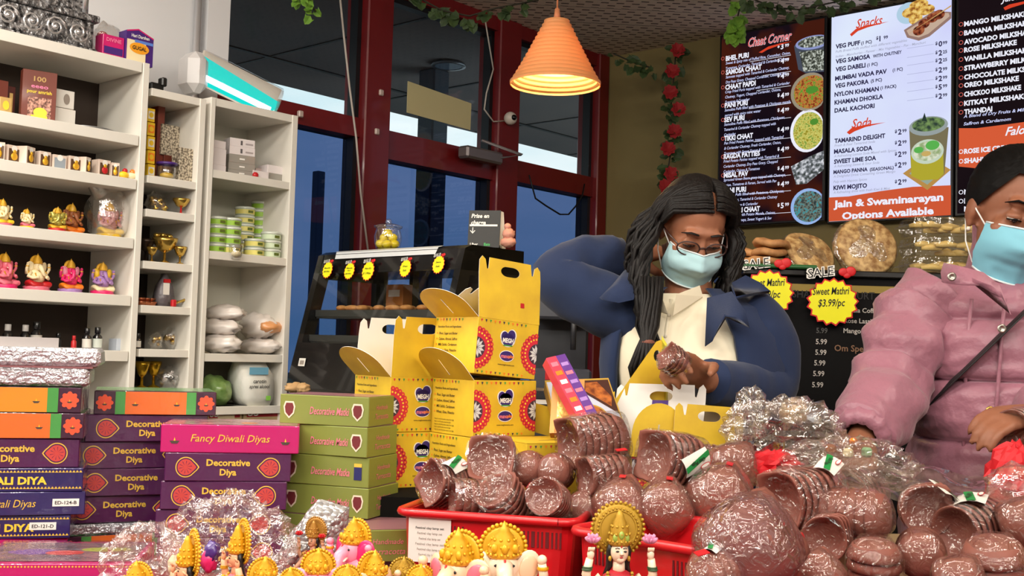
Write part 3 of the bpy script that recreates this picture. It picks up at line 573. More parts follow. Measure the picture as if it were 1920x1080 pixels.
# ================================================================ WHITE SHELVING ALONG THE WINDOW WALL
BS = P(555, 260, 4.1).dot(D2); SD = .29
def onS(px, py, dep=0): q = PP(px, py, D2*(BS+dep), D2); return q.dot(D1), q.z
m_sh_w = mat('white_melamine', (226, 222, 212), .45, coat=.1); m_sh_d = mat('shade_brown_back_panel', (52, 40, 32), .8); m_sh_g = mat('pale_back_panel', (206, 204, 190), .6)  # dark brown back puts the shade inside the first two units into its colour
X1a, X1b = onS(261, 300)[0], onS(272.5, 300)[0]; X2b = onS(382, 300)[0]; X2a = onS(371, 300)[0]; X3a, X3b = onS(391.5, 300)[0], onS(400, 300)[0]; X3c, X3d = onS(541, 420)[0], onS(551, 420)[0]
X0 = X1a-1.25
ZT1 = onS(270, 117)[1]; ZT2 = onS(330, 174)[1]; ZT3 = onS(480, 200)[1]
Z1 = [onS(x, y)[1] for x, y in ((255, 253), (250, 335), (245, 446), (243, 554), (240, 658))]       # top faces of the boards, unit by unit
Z2 = [onS(x, y)[1] for x, y in ((320, 334), (315, 396), (310, 492), (308, 574), (300, 655), (290, 731))]
Z3 = [onS(x, y)[1] for x, y in ((475, 330), (465, 477), (455, 664), (450, 762))]
def shelf_unit(xl, xr, tl, tr, zt, boards, back, label, th=.03, left=True):
    xm = (xl+xr)/2; r = root('shelving_unit', ROOM @ T(xm, BS, 0), label, 'shelf', 'white shelving units along the window wall'); O = T(-xm, -BS, 0)
    for x0, w_, on in ((xl, tl, left), (xr-tr, tr, True)):
        if on: q = MB(); q.box((x0+w_/2, BS+SD/2, zt/2), (w_, SD, zt), m_sh_w, bev=.001); part(q, 'side_panel', r, O)
    for z in [zt]+boards:
        q = MB(); q.box(((xl+xr)/2, BS+SD/2+.001, z-th/2), (xr-xl-tr-(tl if left else 0), SD-.004, th), m_sh_w, bev=.001); part(q, 'shelf_board', r, O)
    q = MB(); q.box(((xl+xr)/2, BS+SD-.004, zt/2), (xr-xl-.02, .006, zt-.02), back); part(q, 'back_panel', r, O)
    return r
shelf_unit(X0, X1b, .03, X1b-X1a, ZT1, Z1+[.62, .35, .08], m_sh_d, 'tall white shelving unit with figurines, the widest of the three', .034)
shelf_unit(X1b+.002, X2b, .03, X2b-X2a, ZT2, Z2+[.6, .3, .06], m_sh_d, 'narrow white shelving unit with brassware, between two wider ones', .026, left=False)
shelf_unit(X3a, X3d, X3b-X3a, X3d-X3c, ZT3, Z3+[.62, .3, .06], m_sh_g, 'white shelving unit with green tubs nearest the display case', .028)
YAWR = pi/2-YAW
def SP(px, py, dep, z): x, _ = onS(px, py, dep); return ROOM @ T(x, BS+dep, z)
def kS(dep=0): return mpx(3.85)
def wpx(px0, px1, py, dep): return onS(px1, py, dep)[0]-onS(px0, py, dep)[0]
# ---- silver embossed chest on top
m_silver = mat('embossed_silver', (170, 170, 172), .34, metal=.75, bump=(55, 1.0, .012), mottle=(60, (60, 60, 62), .12))
x0, z0 = onS(-60, 40, .03); x1, _ = onS(183, 88, .03)
r = root('silver_chest', ROOM @ T((x0+x1)/2, BS+.03, ZT1), 'ornate embossed silver chest on top of the widest shelving unit', 'chest'); wd = x1-x0
for i, (za, zb, ins) in enumerate(((0, .014, 0), (.014, .1, .012), (.1, .122, -.004), (.122, .26, .03))):
    q = MB(); q.box((0, .11, (za+zb)/2), (wd-ins*2, .22-ins, zb-za), m_silver, bev=.003); part(q, ('plinth', 'scroll_band', 'ledge', 'upper_body')[i], r)
sc_ = mat('polished_silver', (206, 206, 208), .26, metal=.8)
for zc, rr, y in ((.057, .034, .008), (.2, .05, .022)):
    for i in range(int(wd/(rr*2.2))):
        q = MB(); cx = -wd/2+rr*1.3+i*rr*2.2; s = 1 if i % 2 else -1
        q.tube([(cx+rr*(1-t/22)*cos(s*t*.62), y, zc+rr*(1-t/22)*sin(s*t*.62)) for t in range(20)], .005, sc_, n=6); q.ball((cx, y, zc), .009, sc_, nu=8, nv=6)
        for t in range(5): a = t*1.25; q.ball((cx+rr*.62*cos(a), y+.003, zc+rr*.62*sin(a)), (.011, .004, .006), sc_, nu=8, nv=5)
        part(q, 'scroll', r)
for cx in (-wd/2+.12, wd/2-.04, wd/2-.16): q = MB(); q.tube([(cx, .02, .122), (cx, .02, .26)], .012, sc_, n=8); part(q, 'pillar', r)
# ---- printed cartons helper
def carton(name, M, w_, d_, h_, side, label, cat, group=None, prints=(), edge=.001, top=None):
    """plain carton standing at M; prints: functions drawing on the front face frame (x right, y up, origin = lower left)"""
    q = MB(); q.box((0, d_/2, h_/2), (w_, d_, h_), side, bev=edge)
    F_ = FRONT((-w_/2, -.0008, 0))
    for p in prints: p(q, F_, w_, h_)
    if top: q.rect(-w_/2+.001, .001, w_/2-.001, d_-.001, top, z=h_+.0006)
    return tag(q.build(name, None, M), label, cat, group)
m_inc = mat('magenta_card', (206, 30, 110), .35, coat=.3); m_pur = mat('purple_card', (70, 36, 120), .35, coat=.3); m_wht = mat('white_card', (228, 224, 216), .5); m_ylw = mat('yellow_card', (236, 196, 40), .4, coat=.2); m_brn = mat('brown_card', (112, 50, 36), .45, coat=.2)
m_ink = mat('black_ink', (24, 20, 22), .5); m_tan = mat('tan_card', (196, 160, 96), .5); m_pnk = mat('pink_ink', (240, 130, 170), .5); m_yin = mat('yellow_ink', (240, 206, 60), .5); m_win = mat('white_ink', (240, 238, 232), .5)
def fr(x0, y0, x1, y1, m, z=0): return lambda q, F_, w_, h_: q.rect(x0*w_, y0*h_, x1*w_, y1*h_, m, F_, z=z)
def fd(x, y, rx, ry, m, z=.0004): return lambda q, F_, w_, h_: q.disc(x*w_, y*h_, rx*w_, m, F_, z=z, r2=ry*h_, n=20)
def ft(s, x, y, hgt, m, al='C', bold=.02, shear=0, wd_=None, z=.0008): return lambda q, F_, w_, h_: q.text(s, hgt*h_/.72, m, F_, x*w_, y*h_, al, bold, shear, z=z, fit=wd_*w_ if wd_ else None)
def box_at(name, px0, px1, pyb, pyt, dep, zb, side, label, cat, group=None, prints=(), d_=.05, rz=0, top=None):
    w_ = abs(wpx(px0, px1, pyb, dep)); h_ = (pyb-pyt)*kS(); return carton(name, SP((px0+px1)/2, pyb, dep, zb) @ RZ(rz), w_, d_, h_, side, label, cat, group, prints, top=top)
box_at('incense_box', 192, 232, 104, 62, .05, ZT1, m_inc, 'hot pink incense box on the shelf top beside the silver chest', 'box', None, [fr(.06, .2, .94, .5, m_pur), ft('DIVINE', .5, .72, .16, m_pnk, wd_=.7)])
q = MB(); w_ = wpx(236, 287, 115, .04); h_ = 64*kS(); q.prism([(-w_/2, 0), (w_/2, 0), (w_/2, h_*.82), (-w_*.08, h_), (-w_/2, h_*.9)], -.05, 0, m_pur, FRONT((0, 0, 0)))
F_ = FRONT((-w_/2, -.0008, 0)); q.rect(w_*.02, h_*.02, w_*.72, h_*.66, m_cream, F_); q.disc(w_*.48, h_*.45, w_*.36, mat('orange_ink', (240, 160, 30), .5), F_, z=.0005, r2=h_*.16); q.text('GUGAL', h_*.15, m_ink, F_, w_*.48, h_*.4, 'C', .03, z=.001, fit=w_*.52); q.text('Hari Darshan', h_*.13, m_win, F_, w_*.5, h_*.74, 'C', .02, z=.001, fit=w_*.66); q.rect(w_*.3, h_*.6, w_*.98, h_*.68, mat('blue_ink', (90, 130, 214), .5), F_, z=.0003)
q.poly([(-w_/2, h_*.9), (-w_*.08, h_), (w_/2, h_*.82), (w_/2, h_*.78), (-w_*.08, h_*.96), (-w_/2, h_*.86)], m_inc, FRONT((0, -.001, 0)))
tag(q.build('incense_box', None, SP(261, 115, .04, ZT1)), 'purple incense box with an orange oval on the shelf top', 'box')
r = root('trinket_bag', SP(203, 58, .14, ZT1), 'small clear bag of red and yellow trinkets behind the incense boxes', 'bag')
q = MB(); blob(q, (0, 0, .06), (.06, .04, .075), film('clear_bag', .16), .3, 3, 2); part(q, 'clear_bag', r)
for i, (x, z, m_) in enumerate(((-.02, .09, m_redp), (.02, .04, m_yellow), (-.01, .03, m_cream))): q = MB(); q.ball((x, 0, z), .02, m_, nu=8, nv=6); part(q, 'trinket', r)
q = MB(); q.box((0, 0, .012), (.05, .03, .024), mat('black_plastic', (18, 18, 18), .4), bev=.005); q.box((.02, -.01, .03), (.02, .03, .03), mat('black_plastic', (18, 18, 18)), bev=.004); tag(q.build('black_clip', None, SP(292, 150, .03, ZT2+.0)), 'small black clip on top of the narrow shelving unit', 'clip')
# ---- unit one, first row: boxed prayer books
z = Z1[0]
box_at('book_box', 42, 102, 208, 124, .05, z, m_brn, 'brown boxed book with a picture of figures, on the upper shelf', 'box', None, [ft('100', .5, .78, .1, m_tan, wd_=.36), ft('eeeo', .5, .645, .08, m_pnk, wd_=.5), ft('pour amrish', .5, .54, .07, m_yin, wd_=.72), fr(.18, .04, .86, .46, mat('pink_picture', (214, 160, 140), .5, mottle=(120, (90, 50, 40), .1))), fd(.55, .16, .2, .1, m_yin), fr(.28, .03, .76, .1, m_yin, .0007)], .035, rz=-.25)
for i, (a, b, c_, d2) in enumerate(((0, 22, 196, 170), (-4, 14, 196, 132), (12, 28, 196, 138))):
    box_at('book_box', a, b, c_, d2, (.03, .12, .13)[i], z, (m_tan, m_brn, mat('maroon_card', (74, 30, 24), .5))[i], ('small tan box at the cut edge of the upper shelf', 'brown book standing behind the small tan box', 'maroon book beside the brown boxed book')[i], 'box', None, [fd(.5, .5, .28, .3, m_yin)] if i == 0 else [fr(.3, .1, .7, .8, m_tan)] if i == 2 else [])
for i in range(2): box_at('white_carton', 103+i*0, 142-i*2, 212-i*33, 180-i*32, .08, z+i*33*kS(), m_wht, ('lower white carton beside the brown boxed book', 'upper white carton with a grey mark beside the brown boxed book')[i], 'box', 'white cartons on the upper shelf', [fd(.6, .5, .16, .3, mat('grey_ink', (150, 140, 130), .6))] if i else [])
q = MB(); q.lathe([(.05, 0), (.085, .008), (.088, .011), (.05, .005)], mat('grey_metal', (150, 150, 150), .35, metal=.8), n=24); tag(q.build('steel_plate', None, SP(165, 226, .12, z)), 'flat grey plate on the upper shelf beside the white cartons', 'plate')
# second row: small window boxes
z = Z1[1]; tmpl = None; m_winbox = mat('window_carton', (226, 206, 190), .5); m_dwin = mat('dark_carton_inside', (90, 62, 40), .5)
for i, (a, b, yb, yt, dp) in enumerate(((-12, 8, 292, 262, .03), (12, 40, 296, 267, .04), (45, 70, 300, 270, .03), (73, 96, 304, 277, .04), (99, 125, 309, 284, .04), (129, 155, 314, 287, .04), (158, 173, 317, 289, .03), (184, 208, 320, 291, .04), (209, 223, 323, 297, .03))):
    w_ = wpx(a, b, yb, dp); h_ = (yb-yt)*kS(); q = MB(); q.box((0, .02, h_/2), (w_, .04, h_), m_winbox, bev=.001); F_ = FRONT((-w_/2, -.0008, 0))
    q.rect(w_*.1, h_*.1, w_*.9, h_*.8, (m_dwin, mat('silver_window', (150, 160, 170), .3))[i == 4], F_); q.disc(w_*.5, h_*.8, w_*.22, m_win, F_, z=.0004, n=12)
    r = root('boxed_figurine', SP((a+b)/2, yb, dp, z) @ RZ((-.3, .2, .5, .1, 0, .1, .5, .1, -.3)[i]), None, 'box', 'boxed figurines on the second shelf'); part(q, 'carton', r)
    r['label'] = ('small window box at the cut edge of the second shelf', 'window box with a gold figure, first whole one along the second shelf', 'window box turned to show its pale side on the second shelf', 'window box with a gold figure beside the silver-fronted one', 'silver-fronted window box in the middle of the second shelf', 'wide window box with a pale gold figure right after the silver-fronted one', 'narrow white-sided window box on the second shelf', 'window box with a red and gold figure near the shelf end', 'last and smallest window box on the second shelf')[i]
    if i != 4: q = MB(); q.ball((0, -.002, h_*.36), (w_*.26, .003, h_*.22), (g_gold, m_redp)[i == 7], nu=10, nv=8); q.ball((0, -.003, h_*.62), (w_*.14, .003, h_*.12), g_gold, nu=10, nv=8); part(q, 'figure', r)
for i, (x, m_) in enumerate(((232, m_yellow), (246, m_cream))): q = MB(); q.ball((0, 0, .012), (.018, .014, .012), m_); q.ball((.004, 0, .026), .009, (m_redp, m_orange)[i], nu=8, nv=6); tag(q.build('trinket', None, SP(x, 326, .03, z)), ('tiny yellow and red trinket at the end of the second shelf', 'tiny cream trinket at the end of the second shelf')[i], 'trinket')
# third row: small figurines
z = Z1[2]; dark = dict(skin=m_brownfig, dhoti=m_orange, base=m_orange, gold=g_gold)
for i, (px, py, hp, cols, lab) in enumerate(((4, 416, 46, dict(skin=m_cream, dhoti=m_yellow, base=m_rose), 'pale yellow figurine on a rose base at the cut edge of the third shelf'), (50, 420, 34, dict(skin=m_cream, dhoti=m_rose, base=m_yellow), 'smallest cream figurine on a yellow base, third shelf'),
                              (107, 427, 42, dict(skin=mat('green_gold', (190, 180, 90), .3, metal=.5), dhoti=g_gold, base=m_redp), 'shiny gold figurine on a red base, third shelf'), (134, 429, 56, dark, 'tall brown figurine on an orange base behind the shiny gold one'))):
    idol(SP(px, py, (.07, .06, .05, .12)[i], z) @ RZ((.2, .1, -.2, .1)[i]), hp*kS(), cols, lab, 'figurines on the third shelf', hi=False, seed=i)
idol(SP(204, 437, .1, z), 66*kS(), dict(skin=mat('mauve_figurine', (206, 150, 150), .5), dhoti=m_yellow, base=m_yellow), 'figurine with a yellow base wrapped in a clear bag, end of the third shelf', 'figurines on the third shelf', hi=False)
q = MB(); blob(q, (0, 0, .078), (.076, .07, .085), film('clear_bag', .16), .18, 2.5, 4); q.tube([(-.03, 0, .14), (-.06, 0, .175), (-.075, 0, .19)], [.03, .022, .03], film('clear_bag'), n=10); tag(q.build('clear_bag', None, SP(203, 438, .1, z)), 'clear plastic bag over the figurine at the end of the third shelf', 'bag')
# fourth row: painted figurines
z = Z1[3]
for i, (px, py, hp, cols, lab) in enumerate(((8, 533, 60, dict(skin=m_rose, dhoti=m_rose, base=m_hot), 'rose figurine with white flowers at the cut edge of the fourth shelf'), (68, 538, 62, dict(skin=m_cream, dhoti=m_redp, base=m_rose), 'tall cream and red figurine with raised arms, fourth shelf'),
                              (131, 541, 58, dict(skin=m_hot, dhoti=m_orange, base=m_lil, ear=m_pinkskin), 'hot pink and orange figurine on a lilac base, fourth shelf'), (191, 545, 58, dict(skin=m_lil, dhoti=m_cream, base=m_hot, ear=m_yellow), 'lilac figurine with yellow ears, last on the fourth shelf'))):
    idol(SP(px, py, .09, z) @ RZ((.3, .1, .0, -.1)[i]), hp*kS(), cols, lab, 'figurines on the fourth shelf', hi=False, seed=i)
# fifth row: bottles
z = Z1[4]; m_blk = mat('black_bottle', (16, 15, 18), .25, coat=.3)
def bottle(px, py, hp, dp, capm, bodym, lab, label=None, zz=z, wide=.32):
    h = hp*kS(); r = root('small_bottle', SP(px, py, dp, zz), lab, 'bottle', 'small bottles on the fifth shelf'); R_ = h*wide*.62
    q = MB(); q.lathe([(R_*.95, 0), (R_, .004), (R_, h*.58), (R_*.5, h*.7), (R_*.45, h*.74)], bodym, n=16); part(q, 'body', r)
    q = MB(); q.lathe([(R_*.62, h*.72), (R_*.65, h*.74), (R_*.65, h*.98), (R_*.58, h)], capm, n=16); part(q, 'cap', r)
    if label: q = MB(); q.lathe([(R_*1.02, h*.1), (R_*1.02, h*.5)], label, n=16, cap=(False, False)); part(q, 'paper_label', r)
m_cap = mat('white_cap', (214, 210, 206), .4)
bottle(13, 652, 40, .14, m_cap, m_blk, 'black bottle with a white cap behind the white tray, nearest the cut edge', None); bottle(46, 652, 40, .14, m_cap, m_blk, 'second white-capped black bottle behind the white tray'); bottle(67, 652, 46, .13, m_blk, m_blk, 'black-capped bottle with a white band behind the white tray', m_wht)
bottle(108, 652, 28, .15, m_blk, m_blk, 'plain short black bottle behind the end of the white tray'); bottle(138, 650, 24, .04, m_redp, m_redp, 'tiny red bottle on the fifth shelf', None, wide=.3); bottle(162, 651, 38, .06, m_blk, m_blk, 'black bottle with a white paper label beside the red one', m_wht); bottle(182, 652, 40, .06, m_blk, m_blk, 'last black bottle with a pale label on the fifth shelf', mat('pale_label', (206, 214, 206), .5))
box_at('white_tray', -40, 112, 652, 633, .04, z, mat('pale_plastic_tray', (204, 198, 200), .4), 'long pale plastic tray in front of the bottles', 'tray', d_=.07)
box_at('clear_box', 218, 240, 655, 634, .06, z, mat('frosted_plastic', (190, 198, 210), .3), 'small frosted plastic box at the end of the fifth shelf', 'box')
# ---- unit two
z = Z2[0]; m_pat = mat('printed_cream_card', (206, 194, 170), .5, mottle=(140, (96, 84, 70), .08))
for i in range(5): box_at('incense_packet', 276, 290, 333-i*26, 309-i*26, .05, z+i*25.5*kS(), m_ylw, ('yellow incense packet at the foot of its column', 'second yellow incense packet up its column', 'middle yellow incense packet of its column', 'fourth yellow incense packet up its column', 'topmost yellow incense packet of its column')[i], 'box', 'yellow incense packets', [fr(.1, .2, .9, .8, (m_wht, m_orange)[i % 2]), fd(.5, .5, .3, .2, m_ylw)])
box_at('tall_carton', 291, 304, 332, 185, .13, z, mat('rust_card', (120, 50, 34), .5), 'tall rust carton behind the yellow packets', 'box'); box_at('tall_carton', 306, 336, 335, 282, .12, z, m_brn, 'brown carton under the printed cream block', 'box')
box_at('printed_block', 302, 336, 282, 224, .12, z+53*kS(), m_pat, 'cream block of printed packets standing on a brown carton', 'box'); box_at('printed_block', 335, 367, 338, 275, .03, z, m_pat, 'cream block of printed packets at the front shelf edge', 'box')
r = root('clear_tub', SP(312, 334, .05, z), 'clear plastic tub with a purple lid on the narrow shelf', 'tub'); q = MB(); q.lathe([(.03, 0), (.034, .05)], film('clear_tub_wall', .2), n=18); part(q, 'tub_wall', r); q = MB(); q.lathe([(.036, .05), (.036, .058)], m_pur, n=18); part(q, 'lid', r); q = MB(); q.ball((0, 0, .014), (.024, .024, .012), m_yellow, nu=10, nv=8); part(q, 'sweets', r)
brass = mat('polished_brass', (206, 170, 84), .22, metal=.9); copper = mat('polished_copper', (196, 120, 84), .25, metal=.9); steel = mat('crumpled_foil', (190, 190, 192), .22, metal=.9, bump=(70, 1.0, .006))
def goblet(px, py, hp, dp, zz, m_, lab, rt=.5, name='brass_goblet', foot=None):
    h = hp*kS(); r = root(name, SP(px, py, dp, zz), lab, 'goblet'); q = MB(); q.lathe([(h*.28, 0), (h*.26, h*.05), (h*.06, h*.14), (h*.05, h*.42)], foot or m_, n=20); part(q, 'foot', r)
    q = MB(); q.lathe([(h*.05, h*.42), (h*rt*.6, h*.55), (h*rt, h*.86), (h*rt*1.06, h), (h*rt*.9, h*.98), (h*rt*.5, h*.6)], m_, n=24, cap=(True, True)); part(q, 'bowl', r); return r
def bag(px, py, wp, hp, dp, zz, m_in, lab, name='bag_of_brassware', n_=7, seed=1, wrap=film('clear_bag'), cat='bag'):
    w_, h = wp*kS(), hp*kS(); r = root(name, SP(px, py, dp, zz), lab, cat); rnd = random.Random(seed)
    for i in range(n_): q = MB(); s = w_*rnd.uniform(.13, .2); q.lathe([(s*.5, -s*.6), (s, 0), (s*.4, s*.4), (s*.7, s*.8)], m_in, n=12); part(q, 'brass_piece', r, T(rnd.uniform(-.3, .3)*w_, rnd.uniform(-.2, .2)*w_, h*rnd.uniform(.2, .62)) @ RX(rnd.uniform(-1, 1)) @ RY(rnd.uniform(-1, 1)))
    q = MB(); blob(q, (0, 0, h*.46), (w_*.5, w_*.4, h*.48), wrap, .3, 3, seed, sharp=True); part(q, 'clear_wrap', r); return r
z = Z2[1]; bag(293, 390, 42, 42, .1, z, brass, 'clear bag of silver and brass trinkets on the second narrow shelf', seed=2); goblet(339, 398, 30, .05, z, brass, 'small brass goblet on a red foot on the second narrow shelf', foot=m_redp)
z = Z2[2]; goblet(308, 490, 48, .07, z, brass, 'wide brass stand dish heaped with small brass pieces', .46, 'brass_stand_dish')
for i, (px, hp, dp) in enumerate(((337, 34, .05), (272, 44, .09), (284, 28, .05))): goblet(px, 492, hp, dp, z, (brass, mat('dark_bronze', (60, 48, 40), .35, metal=.8), brass)[i], ('small brass goblet beside the wide brass stand dish', 'dark bronze goblet at the inner end of the brass shelf', 'short brass goblet before the dark bronze one')[i], .34)
for i in range(5): q = MB(); q.ball((0, 0, .008), (.012, .012, .009), brass, nu=10, nv=6); tag(q.build('brass_bell', None, SP(294+i*6, 440, .07+.01*(i % 2), z+48*kS()*(.98 if i in (0, 4) else 1.0))), 'small brass bell lying in the wide stand dish', 'bell', 'brass bells in the stand dish')
z = Z2[3]
for i in range(6): q = MB(); q.lathe([(.014, 0), (.022, .012), (.02, .014), (.012, .004)], copper, n=14); tag(q.build('copper_cup', None, SP(264+(i % 3)*9, 571, .05+.03*(i//3), z+.013*(i//3)) @ RZ(i)), 'small copper cup in the heap on the copper shelf', 'cup', 'heaped copper cups')
r = root('grey_pouch', SP(306, 571, .06, z), 'grey pouch with a white tag and red clip on the copper shelf', 'pouch'); q = MB(); q.loft([[Vector((a*w_, b*.02*(1 if i < 3 else .6), zz)) for a, b in ((-1, -1), (1, -1), (1, 1), (-1, 1))] for i, (w_, zz) in enumerate(((.028, 0), (.03, .03), (.022, .07), (.008, .1), (.006, .112)))], mat('grey_foil_pouch', (96, 90, 94), .35, bump=(60, .6, .004))); part(q, 'pouch_body', r); q = MB(); q.rect(-.012, -.0, .012, .04, m_wht, FRONT((-.004, -.0215, .04))); part(q, 'price_tag', r); q = MB(); q.box((-.002, -.02, .087), (.024, .006, .012), m_redp); part(q, 'clip', r)
for i in range(3): q = MB(); q.tube([(0, 0, .006), (.03, .01, .018), (.06, 0, .03+.006*i)], [.006, .004, .006], brass, n=8); tag(q.build('brass_spoon', None, SP(322, 572, .04+.03*i, z) @ RZ(.2*i)), 'thin brass spoon in the bundle at the end of the copper shelf', 'spoon', 'brass spoons')
q = MB(); q.box((0, 0, .012), (.016, .016, .024), m_redp, bev=.003); tag(q.build('red_capsule', None, SP(325, 574, .015, z)), 'tiny red box before the brass spoons', 'box')
z = Z2[4]; bottle(258, 652, 28, .06, m_blk, m_blk, 'small labelled bottle at the inner end of the narrow shelf', m_wht, zz=z); bag(292, 653, 26, 32, .07, z, brass, 'small bag of brassware on the fifth narrow shelf', seed=5); bag(318, 655, 34, 44, .1, z, brass, 'larger bag of brassware with red beads on the fifth narrow shelf', seed=6)
z = Z2[5]
for i, px in enumerate((265, 287)): goblet(px, 729, 50, .07+.03*i, z, mat('shiny_gold', (190, 150, 40), .2, metal=.9), ('tall gold vase on the lowest visible narrow shelf', 'second gold vase, partly behind the silver bag')[i], .26, 'gold_vase')
bag(316, 729, 44, 44, .08, z, steel, 'bag of silver trinkets on the lowest visible narrow shelf', seed=8)
# ---- unit three: white soap boxes
z = Z3[0]; m_wb = mat('white_soap_carton', (226, 218, 218), .5); m_clr = mat('grey_clear_lid', (150, 146, 138), .25, coat=.4)
def wbox(px0, px1, py, pyt, dp, zz, lab, m_=m_wb, pr=(), rz=0): return box_at('soap_box', px0, px1, py, pyt, dp, zz, m_, lab, 'box', 'small white boxes on the top shelf of the last unit', pr, d_=.06, rz=rz)
k = kS(); mk = [fr(.42, .2, .5, .75, mat('dark_mark', (90, 84, 84), .5)), fr(.62, .3, .92, .5, mat('grey_mark', (170, 160, 160), .5))]
for i, (h0, h1) in enumerate(((0, 14), (14, 46), (46, 61))): wbox(399, 424, 314-h0, 314-h1, .04, z+h0*k, ('lowest white box of the left-hand column', 'tall white box in the middle of the left-hand column', 'topmost white box of the left-hand column')[i])
for i, (h0, h1) in enumerate(((0, 12), (12, 26), (26, 42), (42, 58), (58, 74))): wbox(430+i, 476, 326-h0, 326-h1, .05, z+h0*k, ('lowest grey-lidded box of the middle column', 'second grey-lidded box of the middle column', 'third grey-lidded box of the middle column', 'fourth box of the middle column, white', 'topmost box of the middle column with a dark mark')[i], (m_clr, m_clr, m_clr, m_wb, m_wb)[i], mk if i > 2 else [fr(.4, .4, .6, .6, m_win)], rz=-.2)
wbox(474, 504, 330, 314, .04, z, 'low white box beside the middle column with a red clip behind'); wbox(480, 506, 314, 288, .09, z+.0, 'pale box standing behind the low white box', mat('pinkish_clear_box', (200, 180, 176), .3)); wbox(503, 530, 333, 316, .05, z, 'lower white box at the open end', m_clr); wbox(502, 532, 316, 300, .05, z+17*k, 'upper white box at the open end')
for i in range(2): wbox(404, 432, 300-i*8, 292-i*8, .17, z+.1+i*8*k, ('lower flat box behind the left-hand column', 'upper flat box behind the left-hand column')[i], m_clr)
wbox(404, 432, 330, 276, .17, z, 'large white box behind the left-hand column')
q = MB(); q.ball((0, 0, .011), (.012, .01, .011), m_redp, nu=10, nv=8); tag(q.build('red_bead', None, SP(479, 328, .035, z)), 'red bead beside the middle column of white boxes', 'bead')
# green sweet tubs
z = Z3[1]; m_tubl = [mat('lime_label', (150, 196, 60), .4), mat('pale_yellow_label', (226, 216, 120), .4), mat('white_green_label', (206, 222, 190), .4)]; TB = {}
def tub(px, dp, lvl, kind, lab, R_=.036, h=.031):
    x, _ = onS(px, 476, dp); M = ROOM @ T(x, BS+dep_(dp), z+lvl*(h+.001))
    if kind not in TB:
        r = root('sweet_tub', M, lab, 'tub', 'small round tubs on the green shelf'); q = MB(); q.lathe([(R_*.9, 0), (R_*.97, .003), (R_, h*.72)], mat('tub_plastic', (196, 206, 180), .3, coat=.3), n=20); part(q, 'tub_wall', r)
        q = MB(); q.lathe([(R_*.985, h*.12), (R_*1.01, h*.66)], m_tubl[kind], n=20, cap=(False, False)); q.box((0, -R_*1.01, h*.4), (.02, .002, h*.3), mat('olive_print', (96, 110, 40), .5)); part(q, 'paper_label', r)
        q = MB(); q.lathe([(R_*1.04, h*.7), (R_*1.05, h*.78), (R_*1.05, h*.95), (R_*.98, h)], mat('clear_grey_lid', (206, 212, 200), .2, coat=.5), n=20); part(q, 'lid', r); TB[kind] = r; return
    dup(TB[kind], M, lab)
dep_ = lambda d: d
for col, (px, dp, n_, kd) in enumerate(((404, .06, 4, 0), (431, .05, 4, 0), (476, .055, 2, 1), (507, .05, 3, 2), (456, .17, 6, 1), (486, .19, 7, 0))):
    where = ('the column at the inner side panel', 'the full column of lime tubs in front', 'the short yellow column in front', 'the column nearest the open side', 'the tall yellow column at the back', 'the tallest column at the back')[col]
    for l_ in range(n_): tub(px, dp, l_, kd if not (col == 1 and l_ == 0) else 1, '%s round sweet tub in %s' % (('lowest', 'second', 'third', 'fourth', 'fifth', 'sixth', 'topmost')[l_] if l_ < n_-1 else 'topmost', where))
r = root('clear_cup', SP(442, 478, .0, z-.02), 'small clear cup hooked over the edge of the green shelf', 'cup'); q = MB(); q.lathe([(.018, 0), (.024, .012), (.026, .05)], film('clear_tub_wall'), n=16); part(q, 'cup_wall', r); q = MB(); q.ball((0, 0, .018), (.018, .018, .012), m_cream, nu=10, nv=6); part(q, 'sweets', r)
# cotton bags
z = Z3[2]; m_cot = mat('white_cotton_bag', (222, 214, 208), .45, coat=.5, coatbump=(60, .8, .004))
for i, (px, dp, wx, zz, hz, rz, lab) in enumerate(((412, .08, .105, 0, .036, 0, 'lowest puffy white cotton bag'), (408, .09, .1, .062, .03, .1, 'second puffy white cotton bag'), (418, .1, .11, .112, .032, -.05, 'topmost puffy white cotton bag of the stack'), (486, .1, .09, .0, .03, .1, 'flat pale bag beside the stack of cotton bags'), (482, .12, .1, .052, .05, -.1, 'large white bag leaning over the flat pale bag'))):
    q = MB(); blob(q, (0, 0, hz), (wx*.55, .1, hz), m_cot, .25, 3.5, i+3, nu=24); tag(q.build('cotton_bag', None, SP(px, 655, dp, z+zz) @ RZ(rz)), lab, 'bag', 'white bags on the cotton shelf')
q = MB(); blob(q, (0, 0, .02), (.05, .03, .022), mat('orange_snack_bag', (214, 150, 96), .35, coat=.5), .2, 3, 2); tag(q.build('snack_bag', None, SP(508, 640, .04, z+.08)), 'orange snack bag lying on the white bags', 'bag')
# bottom row: green bag, tote, cartons
z = Z3[3]; m_kraft = mat('kraft_carton', (176, 152, 112), .7)
for i, (a, b) in enumerate(((386, 452), (456, 540))):
    box_at('kraft_carton', a, b, 826, 762, .02, z-64*k, m_kraft, ('kraft carton with a red printed band and torn tape', 'kraft carton with a red printed band under the white tote')[i], 'box', 'kraft cartons in the last unit', [fr(.06, .66, .94, .96, mat('red_band_ink', (150, 26, 36), .5)), ft('SS', .2, .7, .2, m_win, wd_=.24), ft('WHEAT MAIDA', .62, .76, .09, m_pnk, wd_=.44)]+([fr(.3, .58, .78, .74, mat('torn_tape', (200, 184, 150), .4), .001)] if i == 0 else []), d_=.2)
q = MB(); blob(q, (0, 0, .05), (.06, .07, .055), mat('green_produce_bag', (70, 110, 40), .35, coat=.4, mottle=(20, (150, 180, 110), .2)), .25, 2.5, 9); tag(q.build('green_bag', None, SP(400, 745, .1, z)), 'shiny green bag in the lowest row of the last unit', 'bag')
